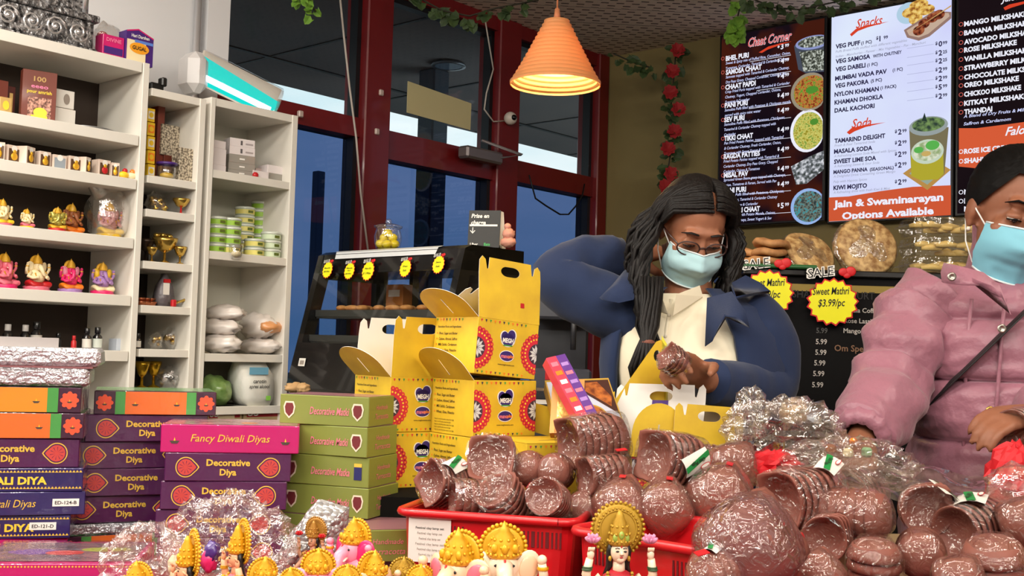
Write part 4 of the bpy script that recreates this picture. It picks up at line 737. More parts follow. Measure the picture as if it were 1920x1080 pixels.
r = root('white_tote', SP(468, 762, .06, z), 'white tote bag with blue print and handwriting on the kraft carton', 'bag'); q = MB(); W_ = 36*k
q.loft([[Vector((W_*a*s+ox, .05*b*t, zz)) for a, b in ((-1, -1), (-.33, -1.15), (.33, -1.15), (1, -1), (1.05, 0), (1, 1), (0, 1.1), (-1, 1), (-1.05, 0))] for s, t, zz, ox in ((.72, .8, 0, .01), (.9, 1, .03, .006), (1.0, 1, .08, 0), (.98, .9, .115, -.004), (.88, .6, .14, -.008), (.9, .3, .158, -.012))], mat('white_tote_cloth', (222, 222, 214), .7, bump=(30, .5, .004))); part(q, 'tote_body', r)
q = MB(); F_ = FRONT((-.004, -.0605, 0)); m_bl = mat('tote_blue_ink', (110, 170, 200), .6)
q.rect(-W_*.62, .112, W_*.62, .138, m_bl, FRONT((-.008, -.0585, 0)))
for t_, y, h_ in (('carotin', .082, .02), ('apres alcool', .064, .018)): q.text(t_, h_, m_ink, F_, 0, y, 'C', .01, .2)
q.rect(W_*.45, .02, W_*.75, .036, mat('lime_print', (140, 210, 80), .5), F_); part(q, 'print', r)
# ================================================================ INSECT LAMP beside the white wall
A = P(372, 122, 3.98); B = P(520, 196, 4.12); d = (B-A); Ln = d.length; d.normalize()
up = Vector((0, 0, 1)); up = (up-d*up.dot(d)).normalized(); fw = d.cross(up)
if fw.y > 0: fw = -fw
r = root('insect_lamp', basis(A, d, -fw, up), 'lit cyan insect trap lamp with a white end cap over the shelving', 'lamp'); mw = mat('white_plastic', (206, 196, 184))
q = MB(); arc = [(-.01+.062*sin(t*pi/12), -.055+.105*(1-cos(t*pi/12))/1.0) for t in range(7)]
q.loft([[Vector((x, -a, b)) for a, b in ((-.03, -.05), (.005, -.06), (.005, -.066), (-.036, -.056), (-.036, .07), (-.03, .07))] for x in (0, Ln)], mw, smooth=False); part(q, 'backplate', r)
q = MB(); q.grid(lambda u, v: Vector((u*Ln, .028-.02*sin(v*pi), -.05+(.1-.03*u)*v)), 6, 6, glow('cyan_reflector', (30, 226, 214), 1.0)); part(q, 'reflector', r)
q = MB(); q.tube([(.01, -.012, -.035), (Ln-.02, -.012, -.035)], .011, glow('ultraviolet_tube', (226, 244, 255), 2.2), n=10); part(q, 'tube', r)
q = MB(); q.grid(lambda u, v: Vector((u*Ln, .02-.075*sin(v*pi*.5), .07-.12*(1-cos(v*pi*.5)))), 6, 8, film('lamp_cover', .05)); part(q, 'clear_cover', r)
cp = [(-.07, -.09), (.02, -.1), (.05, -.07), (.06, -.02), (.055, .04), (.02, .075), (-.05, .085), (-.075, .06)]
for x, m_ in ((-.05, mat('white_cap_plastic', (216, 214, 214), .4)), (Ln-.006, film('lamp_cover'))):
    q = MB(); s_ = 1.0 if x < 0 else .72; 
    if x > 0: q.prism([(-a*s_, b*s_) for a, b in cp], x, x+.006, m_, basis((0, 0, 0), (0, 1, 0), (0, 0, 1), (1, 0, 0))); part(q, 'end_cap', r)
    else: q.box((0, 0, 0), (.085, .12, .15), m_, WM[r.name].inverted() @ T(P(362, 138, 3.99)) @ RZ(YAWR), bev=.03); part(q, 'end_cap', r)
# ================================================================ FOOD DISPLAY CASE AND SERVICE COUNTER
cc = P(874, 457, 3.6); ca, cb = cc.dot(D1), cc.dot(D2); CTZ = 1.05; CH = cc.z-CTZ; CL = .74; CD = .29; SL = .13
c0, c1, d0, d1 = max(ca-.24, X3d+.012), ca+.48, cb-.62, cb+1.0; cx, cy = (c0+c1)/2, (d0+d1)/2
q = MB(); q.box((0, 0, CTZ-.02), (c1-c0, d1-d0, .04), mat('grey_counter_top', (120, 118, 122), .35)); r = root('service_counter', ROOM @ T(cx, cy, 0), 'grey topped service counter under the black display case', 'counter'); part(q, 'counter_top', r)
q = MB(); q.box((0, 0, (CTZ-.04)/2), (c1-c0-.04, d1-d0-.04, CTZ-.04), mat('dark_counter_front', (40, 38, 42), .6)); part(q, 'counter_body', r)
m_case = mat('black_case_enamel', (14, 14, 17), .22, coat=.5)
r = root('food_display_case', ROOM @ T(ca, cb, CTZ), 'black slant-fronted food display case on the service counter', 'display case')
YF = basis((0, 0, 0), (1, 0, 0), (0, 0, 1), (0, -1, 0))     # (x, z) outline extruded along the case length
hz = CH
def xf(z): return -SL*(1-z/hz)
q = MB(); q.prism([(xf(.0), 0), (CD, 0), (CD, .16), (xf(.16), .16)], -CL, 0, m_case, YF); part(q, 'base', r)
q = MB(); q.prism([(xf(hz-.085), hz-.085), (CD, hz-.085), (CD, hz), (.03, hz), (.0, hz-.012)], -CL, 0, m_case, YF); part(q, 'top_hood', r)
for y in (0, CL-.028):
    q = MB(); q.sheet([[(xf(0), 0), (CD, 0), (CD, hz), (.03, hz), (-.004, hz-.014)], [(xf(.18)+.05, .18), (CD-.03, .18), (CD-.03, hz-.1), (xf(hz-.1)+.05, hz-.1)]], m_case, basis((0, y+.014, 0), (1, 0, 0), (0, 0, 1), (0, -1, 0)), ext=.014); part(q, 'side_frame', r)
q = MB(); q.prism([(CD-.02, .16), (CD, .16), (CD, hz-.08), (CD-.02, hz-.08)], -.26, 0, m_case, YF); part(q, 'back_post', r); q = MB(); q.prism([(CD-.02, .16), (CD, .16), (CD, hz-.08), (CD-.02, hz-.08)], -CL, -CL+.06, m_case, YF); part(q, 'back_post', r)
q = MB(); q.add([(xf(.16)-.002, .0, .16), (xf(.16)-.002, CL, .16), (xf(hz-.08)-.002, CL, hz-.08), (xf(hz-.08)-.002, 0, hz-.08)], [(0, 1, 2, 3)], glass_mat('case_glass', (.93, .95, .95), .03)); part(q, 'front_glass', r)
q = MB(); q.add([(.004, .13, hz-.006), (.03, .13, hz+.002), (.03, CL-.06, hz+.002), (.004, CL-.09, hz-.006)], [(0, 1, 2, 3)], mat('white_hood_strip', (214, 220, 224), .35)); q.add([(xf(hz-.03)-.002, .13, hz-.03), (.004, .13, hz-.006), (.004, CL-.09, hz-.006), (xf(hz-.03)-.002, CL-.1, hz-.03)], [(3, 2, 1, 0)], mat('white_hood_strip', (214, 220, 224))); part(q, 'hood_strip', r)
m_steelshelf = mat('dark_steel_shelf', (90, 92, 90), .3, metal=.7)
for i, z in enumerate((.165, .255)): q = MB(); q.box(((xf(z)+CD)/2+.01, CL/2, z), (CD-xf(z)-.05, CL-.06, .012), m_steelshelf); q.box((xf(z)+.035, CL/2, z+.012), (.01, CL-.06, .024), m_steelshelf); part(q, 'shelf', r)
q = MB(); q.box((CD-.035, .5, .3), (.03, .02, .26), m_case); part(q, 'control_strip', r)
q = MB(); q.rect(-.018, -.014, .018, .014, m_wht, basis((xf(.09)-.003, CL-.06, .09), (0, -1, 0), (.2, 0, 1), (-1, 0, .2))); q.rect(-.01, -.008, .012, .006, mat('grey_ink', (150, 140, 130)), basis((xf(.09)-.004, CL-.06, .09), (0, -1, 0), (.2, 0, 1), (-1, 0, .2))); part(q, 'rating_sticker', r)
for x in (0, CD-.04):
    for y in (.04, CL-.04): q = MB(); q.lathe([(.02, -.0005), (.018, .012)], m_case, n=10); part(q, 'foot', r, T(x-.05*(x == 0), y, 0))
def CS(x, y, z): return ROOM @ T(ca+x, cb+y, CTZ+z)
m_cookie = mat('baked_biscuit', (206, 150, 84), .7, mottle=(60, (170, 110, 56), .2)); m_traym = mat('tan_baking_tray', (176, 140, 100), .5)
for i, (y0, w_) in enumerate(((.11, .2), (.33, .2), (.56, .16))):
    q = MB(); q.box((0, 0, .008), (.2, w_, .016), m_traym, bev=.003); tag(q.build('baking_tray', None, CS(.1, y0+w_*.35, .262)), ('tray nearest the open end of the display case', 'middle tray on the display case shelf', 'far tray on the display case shelf')[i], 'tray', 'trays in the display case')
    for j in range(5):
        q = MB(); q.ball((0, 0, .011), (.03, .022, .011), m_cookie, nu=12, nv=8); tag(q.build('biscuit', None, CS(.06+.05*(j % 2), y0+w_*.35-w_*.36+w_*.18*j, .279) @ RZ(j)), 'tan biscuit on %s of the display case' % ('the tray nearest the open end', 'the middle tray', 'the far tray')[i], 'biscuit', 'biscuits on the ' + ('near', 'middle', 'far')[i] + ' tray')
q = MB(); q.box((0, 0, .06), (.05, .09, .12), mat('orange_snack_box', (196, 120, 50), .5), bev=.002); q.rect(-.03, .075, .03, .1, m_wht, basis((-.026, 0, 0), (0, -1, 0), (0, 0, 1), (-1, 0, 0))); q.text('SNACK', .02, m_ink, basis((-.027, 0, 0), (0, -1, 0), (0, 0, 1), (-1, 0, 0)), 0, .03, 'C', .02); tag(q.build('snack_carton', None, CS(.2, .52, .262)), 'orange snack carton standing inside the display case', 'box')
# ---- sale tags
m_tagy = mat('yellow_tag_card', (244, 240, 26), .5); m_tagr = mat('red_tag_edge', (206, 26, 34), .5)
def burst(r0, r1, n, asp): return [((r0 if i % 2 else r1)*cos(2*pi*i/(2*n)), asp*(r0 if i % 2 else r1)*sin(2*pi*i/(2*n))) for i in range(2*n)]
def sale_tag(M, s, lines, label, group, n=15, asp=1.15):
    r = root('sale_tag', M, label, 'sale tag', group); F_ = FRONT((0, 0, 0))
    q = MB(); q.prism(burst(s*.94, s*1.08, n, asp), -.0006, 0, m_tagr, F_); q.prism(burst(s*.88, s*1.0, n, asp), 0, .0006, m_tagy, F_)
    for t_, y, h_, f_ in lines: q.text(t_, h_*s, m_ink, F_, -s*.05, y*s, 'C', .012, .25, z=.0012, fit=f_*s)
    part(q, 'burst_card', r)
    q = MB(); q.text('SALE', s*.52, m_win, F_ @ Matrix.Rotation(.1, 4, 'Z'), -s*.32, s*1.08, 'C', .075, .1, z=.0012, fit=s*1.2); q.text('SALE', s*.52, mat('sale_black', (22, 16, 18), .5), F_ @ Matrix.Rotation(.1, 4, 'Z'), -s*.32, s*1.08, 'C', .0, .1, z=.0016, fit=s*1.06); part(q, 'sale_header', r)
    q = MB()
    for x, y, a, b in ((.48, 1.2, .2, .17), (.78, 1.22, .22, .2), (.62, 1.06, .16, .12)): q.ball((x*s, -.002, y*s), (a*s, .003, b*s), m_tagr, nu=12, nv=8)
    part(q, 'glove_print', r); return r
TLT = ROOM @ RZ(-pi/2)
for i, (px, py, lines) in enumerate(((614, 506, (('Mawa Khi', .15, .3, 1.2), ('$0.99/c', -.35, .32, 1.2))), (655, 508, (('Masala', .3, .26, 1.2), ('Puri', -.05, .28, .6), ('$0.99/c', -.5, .3, 1.2))), (690, 508, (('Nan Kh', .2, .3, 1.1), ('$ 1.99/pc', -.4, .34, 1.4))), (760, 503, (('Khari', .15, .32, .9), ('Salt', -.4, .34, .7))), (822, 496, (('Jeera', .2, .32, .9), ('Salt', -.35, .34, .7))))):
    zt_ = hz-.075; p0 = ROOM @ Vector((ca+xf(zt_)-.012, cb, CTZ+zt_)); q = PP(px, py, p0, D1)
    sale_tag(T(q.x, q.y, q.z) @ RZ(-YAW) @ RX(-.2), .0265 if i != 2 else .03, lines, ('first yellow sale tag hanging at the far end of the display case', 'second yellow sale tag along the display case, close to the third', 'third and roundest yellow sale tag along the display case', 'yellow sale tag under the lemon jar on the display case', 'yellow sale tag nearest the card stand on the display case')[i], 'sale tags along the display case')
# ---- on top of the case
def onC(px, py, z): q = PZ(px, py, z); return q
TOPZ = CTZ+hz
def topat(px, dx=.1):
    q = PP(px, 460, ROOM @ Vector((ca+dx, cb, 0)), D1); return T(q.x, q.y, TOPZ)
r = root('lemon_jar', topat(727), 'clear jar of yellow candies standing on the display case', 'jar'); k = mpx(3.75)
q = MB(); q.lathe([(.03, 0), (.04, .004), (.048, .03), (.05, .055), (.045, .075), (.043, .082), (.05, .088)], film('jar_glass', .1, sc=8, k=.1), n=24, cap=(True, False)); part(q, 'jar_wall', r)
q = MB(); q.lathe([(.05, .086), (.052, .092), (.03, .1), (.01, .104)], film('jar_glass'), n=24); q.ball((0, 0, .108), .012, film('jar_glass')); part(q, 'lid', r)
q = MB(); q.lathe([(.034, .001), (.036, .012)], mat('olive_jar_foot', (130, 120, 30), .5), n=20); part(q, 'foot', r)
for i, (x, y, z) in enumerate(((-.026, -.012, .027), (.0, -.028, .025), (.026, -.012, .027), (.0, .02, .025), (-.014, .0, .05), (.018, -.008, .05), (0, -.012, .066))): q = MB(); q.ball((0, 0, 0), (.017, .017, .0155), mat('yellow_candy', (226, 206, 30), .35, coat=.3), nu=14, nv=10); part(q, 'candy', r, T(x, y, z))
r = root('pickup_card', topat(906, .12) @ RZ(-.2), 'black pickup card with white French wording on the display case', 'card sign'); w_, h_ = 62*mpx(3.66), 72*mpx(3.66)
q = MB(); q.add([(-w_/2, 0, 0), (w_/2, 0, 0), (w_/2, .012, h_), (-w_/2, .012, h_), (-w_/2, .004, 0), (w_/2, .004, 0), (w_/2, .016, h_), (-w_/2, .016, h_)], [(0, 1, 2, 3), (5, 4, 7, 6), (0, 3, 7, 4), (1, 5, 6, 2), (3, 2, 6, 7), (0, 4, 5, 1)], mat('matte_black_card', (18, 20, 20), .5)); cardq = q
q = MB(); q.add([(w_/2-.012, .03, 0), (w_/2+.01, .06, 0), (w_/2+.004, .04, h_*.98), (w_/2-.004, .016, h_)], [(0, 1, 2, 3)], mat('white_ink', (240, 238, 232))); q.box((0, .05, .005), (w_, .08, .008), m_case); part(q, 'stand', r)
F_ = basis((0, -.001, 0), (1, 0, 0), (0, .012/h_, 1), (0, -1, .012/h_)); q = cardq
q.text('Prise en', .019, m_win, F_, -w_*.42, h_*.8, 'L', .03, .15); q.text('charge', .019, m_win, F_, -w_*.42, h_*.62, 'L', .03, .15); q.rect(-w_*.46, h_*.57, w_*.42, h_*.62, m_win, F_, z=.0005)
q.rect(-w_*.37, h_*.4, -w_*.345, h_*.54, m_win, F_); q.poly([(-w_*.44, h_*.45), (-w_*.357, h_*.37), (-w_*.275, h_*.45), (-w_*.29, h_*.465), (-w_*.357, h_*.4), (-w_*.425, h_*.465)], m_win, F_)
q.text('Uber', .013, m_win, F_, -w_*.42, h_*.05, 'L', .03); q.text('Eats', .013, mat('green_ink', (60, 180, 90), .5), F_, w_*.02, h_*.05, 'L', .03); part(q, 'card', r)
r = root('pink_figurine', topat(953, .16), 'small pink ornament behind the pickup card on the display case', 'figurine'); q = MB(); m_pk = mat('pale_pink_clay', (214, 150, 130), .6)
blob(q, (0, 0, .018), (.026, .02, .018), m_pk, .2, 3, 1); part(q, 'foot', r); q = MB(); blob(q, (0, 0, .046), (.02, .018, .02), m_pk, .25, 4, 2); part(q, 'body', r); q = MB(); q.ball((-.004, 0, .07), .012, m_pk); part(q, 'head', r)
# ---- ginger pieces at the counter end, and the grey equipment beside the case
for i, (px, py) in enumerate(((552, 728), (568, 730), (560, 716))):
    q = MB(); blob(q, (0, 0, .016), (.036, .02, .016), mat('pale_ginger', (186, 150, 104), .7), .35, 3, i+4); tag(q.build('ginger_root', None, ROOM @ T(*(RI @ PZ(px, py+8, CTZ)).to_tuple()[:2], CTZ+(.03 if i == 2 else 0)) @ RZ(i)), ('pale ginger piece at the far end of the service counter', 'pale ginger piece nearest the display case foot', 'pale ginger piece lying on the other two')[i], 'ginger', 'ginger pieces on the counter')
m_gry = mat('grey_machine_plastic', (66, 68, 76), .4); m_gr2 = mat('dark_machine_plastic', (36, 37, 42), .4)
def eq(px, Y): c = P(px, 690, Y); return T(c.x, c.y, CTZ)
E0 = eq(1052, 3.5)
r = root('drink_machine', E0, 'grey countertop drink machine behind the person in the blue coat', 'machine')
for nm, c_, d_, m_ in (('base', (0, .08, .05), (.19, .2, .1), m_gry), ('back_column', (0, .14, .16), (.18, .08, .3), m_gr2), ('head', (.01, .08, .29), (.19, .2, .07), m_gry), ('drip_tray', (.0, -.03, .02), (.17, .08, .04), m_gr2)): q = MB(); q.box(c_, d_, m_, bev=.008); part(q, nm, r)
q = MB(); q.tube([(.02, .0, .27), (.035, -.02, .25), (.035, -.02, .16)], .009, m_gr2, n=10); part(q, 'spout', r)
q = MB(); q.rect(-.05, .065, .04, .09, m_redp, FRONT((0, -.0215, 0))); part(q, 'red_label', r)
q = MB(); q.lathe([(.018, 0), (.026, 0), (.026, .02), (.018, .02), (.018, 0)], m_win, RX(pi/2), n=20, cap=(False, False)); tag(q.build('tape_roll', None, eq(1096, 3.36) @ T(0, 0, .026)), 'white tape roll standing before the grey drink machine', 'tape roll')
q = MB(); q.box((0, 0, .004), (.2, .12, .008), m_wht); tag(q.build('paper_pad', None, eq(1050, 3.3)), 'white paper pad on the counter before the drink machine', 'paper pad')
# ================================================================ BAKERY COUNTER WITH BOARD, BREADS
BY = 3.12; pl = P(1400, 515, BY); pr_ = P(1830, 515, BY); BZ = P(1600, 508, BY).z; bw = pr_.x-pl.x; bc = (pl.x+pr_.x)/2
r = root('bakery_counter', T(bc, BY, 0), 'tall black counter with a chalk menu front and gold band', 'counter')
q = MB(); q.box((0, .22, (BZ-.018)/2), (bw, .42, BZ-.018), mat('black_board', (13, 12, 13), .8, spec=.2)); bodyq = q
q = MB(); q.box((0, .225, BZ-.009), (bw+.02, .46, .018), mat('black_tray_rim', (16, 15, 15), .3, coat=.3), bev=.003); part(q, 'top_slab', r)
def bx(px, py): p = PP(px, py, (0, BY, 0), Vector((0, 1, 0))); return p.x-bc, p.z
q = MB(); F_ = FRONT((0, .0085, 0)); (a, z1), (b, z0) = bx(1400, 527), bx(1830, 557); m_gband = mat('gold_header_band', (150, 128, 60), .4, metal=.3)
q.rect(-bw/2, z0+.003, bw/2, z1-.003, m_gband, F_); part(q, 'header_band', r)
q = bodyq; F_ = FRONT((0, .0078, 0)); m_chalk = mat('chalk_white', (196, 190, 184), .7); m_chd = mat('chalk_faint', (96, 94, 92), .7); m_cho = mat('chalk_brown', (134, 100, 76), .7)
def ch(t_, px, py, hpx, m_, al='L', x1=None):
    x, z = bx(px, py); q.text(t_, hpx*mpx(BY)/.72, m_, F_, x, z, al, .015, fit=(bx(x1, py)[0]-x) if x1 else None)
ch('MILKSHAKES & YOGURT -', 1449, 556, 14, m_ink, x1=1652)
for t_, x, y in (('Mango', 1466, 584), ('Banana', 1466, 603), ('Avocado', 1469, 622), ('Chocolate', 1472, 683), ('Strawberry', 1475, 704)): ch(t_, x, y, 9, m_chalk, 'R')
for x, y, m_ in ((1532, 624, m_chd), (1531, 645, m_chalk), (1530, 665, m_chalk), (1528, 685, m_chalk), (1526, 705, m_chalk), (1524, 726, m_chalk)): ch('5.99', x, y, 10, m_, x1=x+21)
for t_, x, y in (('Masala Coffee', 1582, 585), ('Rose Lassi', 1584, 605), ('Mango Lassi', 1583, 624)): ch(t_, x, y, 9, m_chalk)
ch('Om Special', 1566, 658, 12, m_cho); part(q, 'body', r)
q = MB(); a, z = bx(1440, 513); q.box((0, 0, .006), (.3, .24, .012), mat('green_tray', (40, 96, 50), .4), bev=.004); tag(q.build('green_tray', None, T(bc+bx(1430, 513)[0], BY+.1, BZ)), 'green tray under the brown flatbreads on the bakery counter', 'tray')
for i, (px, py) in enumerate(((1561, 566), (1440, 550))):
    p = PP(px, py, (0, BY-.018, 0), Vector((0, 1, 0))); sale_tag(T(p) @ RY(-.05), 46*mpx(BY), (('Sweet Mathri', .3, .42, 1.5), ('$3.99/pc', -.18, .42, 1.1)), ('large yellow sale tag reading Sweet Mathri under the round bread pack', 'large yellow sale tag half hidden by the blue coat sleeve')[i], 'large sale tags on the bakery counter', n=17, asp=.92)
m_br = mat('brown_flatbread', (190, 140, 88), .7, mottle=(40, (150, 100, 58), .2)); m_seed = mat('seeded_bread', (206, 172, 116), .6, mottle=(55, (140, 100, 56), .14), bump=(80, .6, .003))
def bread(mb, R_, th, m_, seed): return mb.lathe([(R_*.5, 0), (R_*.93, th*.12), (R_, th*.45), (R_*.9, th*.85), (R_*.5, th), (R_*.1, th*.95)], m_, n=28, warp=lambda v, a: v*1+Vector((0, 0, .003*sin(3*a+seed))))
for i in range(5):
    px, lv = ((1412, 0), (1436, 0), (1440, 1), (1414, 1), (1445, 2))[i]; q = MB(); bread(q, .055, .024, m_br, i); p = P(px, 512, BY+.08); tag(q.build('flatbread', None, T(p.x, p.y+(.04 if i == 3 else 0), BZ+.013+lv*.026) @ RY(.06*(i-2))), ('lowest brown flatbread, half hidden by dark hair', 'lowest brown flatbread of the taller pile', 'second brown flatbread of the taller pile', 'upper brown flatbread beside the dark hair', 'topmost brown flatbread of the taller pile')[i], 'flatbread', 'brown flatbreads on the green tray')
def bread_pack(px, py, Y, Rp, n_, tilt, lean, m_, label):
    R_ = Rp*mpx(Y); p = P(px, py, Y); r = root('bread_pack', T(p) @ RZ(lean) @ RX(tilt), label, 'bread', 'wrapped seeded breads on the bakery counter'); th = .016
    for j in range(n_): q = MB(); bread(q, R_*(1-.02*(j % 2)), th, m_, j); part(q, 'bread_round', r, T(0, 0, -j*th*.95))
    q = MB(); blob(q, (0, 0, -(n_-1)*th/2+.006), (R_*1.07, R_*1.07, n_*th*.62), film('bread_wrap', .2, sc=55, k=1.0, dist=.008), .1, 3, n_, nu=30); part(q, 'clear_wrap', r)
bread_pack(1516, 476, BY+.1, 52, 3, .9, .35, m_seed, 'wrapped seeded bread tilted on its edge between the flatbreads and the large round')
bread_pack(1624, 464, BY+.12, 59, 3, 1.25, .1, m_seed, 'large round wrapped bread leaning upright with white seeds')
for i, (yb, yt) in enumerate(((505, 466), (470, 436), (440, 398))):
    Y = BY+.16; k = mpx(Y); p = P(1762, 505, Y); h_ = 36*k; r = root('clamshell_box', T(p.x, p.y, BZ+i*(h_+.002)), ('lowest clear clamshell of yellow snacks on the bakery counter', 'middle clear clamshell of yellow snacks', 'topmost clear clamshell of yellow snacks, under the snacks screen')[i], 'clamshell', 'stacked clamshell boxes')
    W_ = 68*k; m_cl = film('clamshell_plastic', .03, sc=40, k=.5)
    q = MB(); q.loft([[Vector((a*W_*s, b*.07*s, z)) for a, b in ((-1, -1), (1, -1), (1, 1), (-1, 1))] for s, z in ((.86, .002), (.94, h_*.55), (1.03, h_*.56), (1.03, h_*.6), (.96, h_*.62), (.9, h_-.001))], m_cl, smooth=False); part(q, 'clear_shell', r)
    rnd = random.Random(i)
    for j in range(9): q = MB(); q.tube([(0, 0, 0), (.03, .004, .004), (.06, 0, 0)], [.006, .011, .006], mat('yellow_snack', (222, 190, 110), .6), n=8); part(q, 'snack_stick', r, T(-W_*.8+W_*.17*j, rnd.uniform(-.05, .02), .012+rnd.uniform(0, h_*.45)) @ RZ(rnd.uniform(-.6, .6)))
# ================================================================ DISPLAY TABLE
TZ = .78
q = MB(); q.prism([(-1.4, 1.1), (1.6, 1.1), (1.6, 2.12), (.62, 2.12), (.62, 2.4), (-1.4, 2.4)], TZ-.04, TZ, mat('red_table_cloth', (120, 24, 30), .7)); r = root('display_table', T(.1, 1.75, 0), 'long shop table under the festival goods, covered in dark red', 'table'); part(q, 'table_top', r, T(-.1, -1.75, 0))
for x in (-1.4, 1.4):
    for y in (-.55, .3): q = MB(); q.box((x, y, (TZ-.04)/2), (.06, .06, TZ-.04), mat('dark_table_leg', (50, 40, 36), .6)); part(q, 'leg', r)
m_riser = mat('dark_riser_board', (18, 17, 15), .95, spec=.1)
RZ1 = .916
c0 = P(610, 800, 2.1); c1 = P(1330, 800, 2.1)
q = MB(); q.box(((c0.x+c1.x)/2, 2.272, (RZ1+TZ)/2), (c1.x-c0.x, .255, RZ1-TZ), m_riser); tag(q.build('display_riser', None, None, True), 'dark riser at the back of the table carrying the yellow cartons', 'riser')
# ================================================================ BOXED GOODS ON THE LEFT
wrapk = dict(rough=.35, coat=.9, coatbump=(38, .8, .006))
m_dp = mat('purple_diya_card', (76, 20, 74), **wrapk); m_gt = mat('gold_print', (226, 186, 70), .4); m_rd = mat('red_lamp_print', (196, 66, 60), .5); m_pl = mat('dark_plum_card', (60, 22, 50), **wrapk)
m_or = mat('orange_panel_card', (226, 108, 40), **wrapk); m_or2 = mat('amber_panel_card', (222, 140, 36), **wrapk); m_gr = mat('green_strip_card', (70, 150, 70), **wrapk); m_nav = mat('navy_card', (34, 22, 88), **wrapk); m_mag = mat('magenta_diya_card', (190, 18, 106), **wrapk)
m_olg = mat('olive_green_card', (126, 136, 62), .4, coat=.35, coatbump=(30, .4, .004)); m_pki = mat('pink_script_ink', (226, 120, 140), .5); m_foil = mat('crinkled_foil', (206, 206, 212), .3, metal=.65, bump=(90, 1.0, .012)); m_clearp = film('shrink_wrap', .08, sc=40, k=.8)
m_dk = mat('dark_lamp_print', (70, 60, 50), .5); m_cl2 = mat('cream_lamp_print', (230, 214, 190), .5)
def lampmark(q, F_, x, y, s, flip=1, fill=m_rd):
    """gold-edged drop shaped lamp emblem"""
    pts = lambda k: [(x+flip*k*s*(cos(a)*.95 if abs(a) > .6 else cos(a)*.95+(.6-abs(a))*.55), y+k*s*.98*sin(a)) for a in [-pi+2*pi*i/36 for i in range(36)]]
    q.poly([(*p, .0002) for p in pts(1.0)], m_gt, F_); q.poly([(*p, .0004) for p in pts(.9)], m_dp, F_); q.poly([(*p, .0006) for p in pts(.78)], fill, F_)
    for i in range(10): a = 2*pi*i/10+.2; q.poly([(x+s*.15*cos(a), y+s*.15*sin(a), .0008), (x+s*.6*cos(a+.05), y+s*.6*sin(a+.05), .0008), (x+s*.6*cos(a-.05), y+s*.6*sin(a-.05), .0008)], m_dp, F_)
def tinylamp(q, F_, x, y, s, m_=m_dk, fl=m_yellow): q.poly([(x-s, y, .0005), (x-s*.55, y-s*.55, .0005), (x+s*.55, y-s*.55, .0005), (x+s, y, .0005)], m_, F_); q.poly([(x-s*.18, y, .0006), (x+s*.18, y, .0006), (x, y+s*.75, .0006)], fl, F_)
BW_, BH_, BD_ = .225, .051, .17
def b_purple():
    q = MB(); q.box((0, BD_/2, BH_/2), (BW_, BD_, BH_), m_dp, bev=.0015); F_ = FRONT((0, -.0005, 0))
    lampmark(q, F_, -BW_*.335, BH_*.5, .019); lampmark(q, F_, BW_*.335, BH_*.5, .019, -1)
    q.text('Decorative', .0165, m_gt, F_, 0, BH_*.56, 'C', .03, fit=.078, z=.0006); q.text('Diya', .0165, m_gt, F_, 0, BH_*.22, 'C', .03, z=.0006)
    q.rect(-BW_*.46, .01, BW_*.46, BD_-.01, m_pl, z=BH_+.0006); return q
def b_orange(pan=m_or):
    q = MB(); q.box((0, BD_/2, BH_/2-.003), (BW_, BD_, BH_-.006), m_pl, bev=.0015); F_ = FRONT((0, -.0005, 0)); h = BH_-.006
    q.rect(-BW_*.33, .001, BW_*.33, h-.001, m_gr, F_, z=.0001); q.rect(-BW_*.25, .001, BW_*.25, h-.001, pan, F_, z=.0003)
    for s in (-1, 1):
        tinylamp(q, F_, s*BW_*.17, h*.45, .0065); q.disc(s*BW_*.415, h*.5, .013, mat('vermilion_print', (230, 84, 50), .5), F_, z=.0003, n=20)
        for i in range(8): a = i*pi/4; q.disc(s*BW_*.415+.012*cos(a), h*.5+.012*sin(a), .004, mat('vermilion_print', (230, 84, 50), .5), F_, z=.0004, n=8)
        tinylamp(q, F_, s*BW_*.415, h*.45, .005)
    q.rect(-BW_*.49, .002, BW_*.49, BD_-.002, m_gr, z=h+.0008); return q
def b_fancy():
    q = MB(); q.box((0, BD_/2, BH_/2), (BW_*1.1, BD_, BH_), m_mag, bev=.0015); F_ = FRONT((0, -.0005, 0))
    q.text('Fancy Diwali Diyas', .019, m_gt, F_, 0, BH_*.4, 'C', .004, .25, fit=.142, z=.0006)
    for s in (-1, 1): tinylamp(q, F_, s*BW_*.44, BH_*.42, .009)
    q.rect(-BW_*.53, .004, BW_*.53, BD_-.004, mat('pink_printed_top', (206, 140, 160), **wrapk, mottle=(20, (150, 110, 110), .2)), z=BH_+.0006); q.disc(.03, .05, .016, m_orange, z=BH_+.001, r2=.01); return q
def b_navy(caps):
    q = MB(); q.box((0, BD_/2, BH_*.4), (BW_*1.04, BD_, BH_*.8), m_nav if caps != 2 else m_mag, bev=.0012); F_ = FRONT((0, -.0005, 0)); h = BH_*.8
    if caps == 1:
        q.text('DIWALI DIYA', .018, m_yin, F_, -.005, h*.32, 'C', .04, fit=.125, z=.0005)
        for yy in (h*.82, h*.12):
            for i in range(40): q.poly([(-BW_*.5+i*.0057, yy, .0004), (-BW_*.5+i*.0057+.0028, yy+.004, .0004), (-BW_*.5+i*.0057+.0055, yy, .0004)], m_gt, F_)
    else: q.text('Fancy Diwali Diyas', .019, m_gt, F_, -.028, h*.36, 'C', .0, .25, fit=.128, z=.0005)
    return q
def codelabel(q, t_, x): F_ = FRONT((0, -.0005, 0)); q.rect(x-.022, BH_*.3, x+.022, BH_*.56, m_win, F_, z=.0008); q.text(t_, .0085, m_ink, F_, x, BH_*.37, 'C', .02, fit=.036, z=.0011)
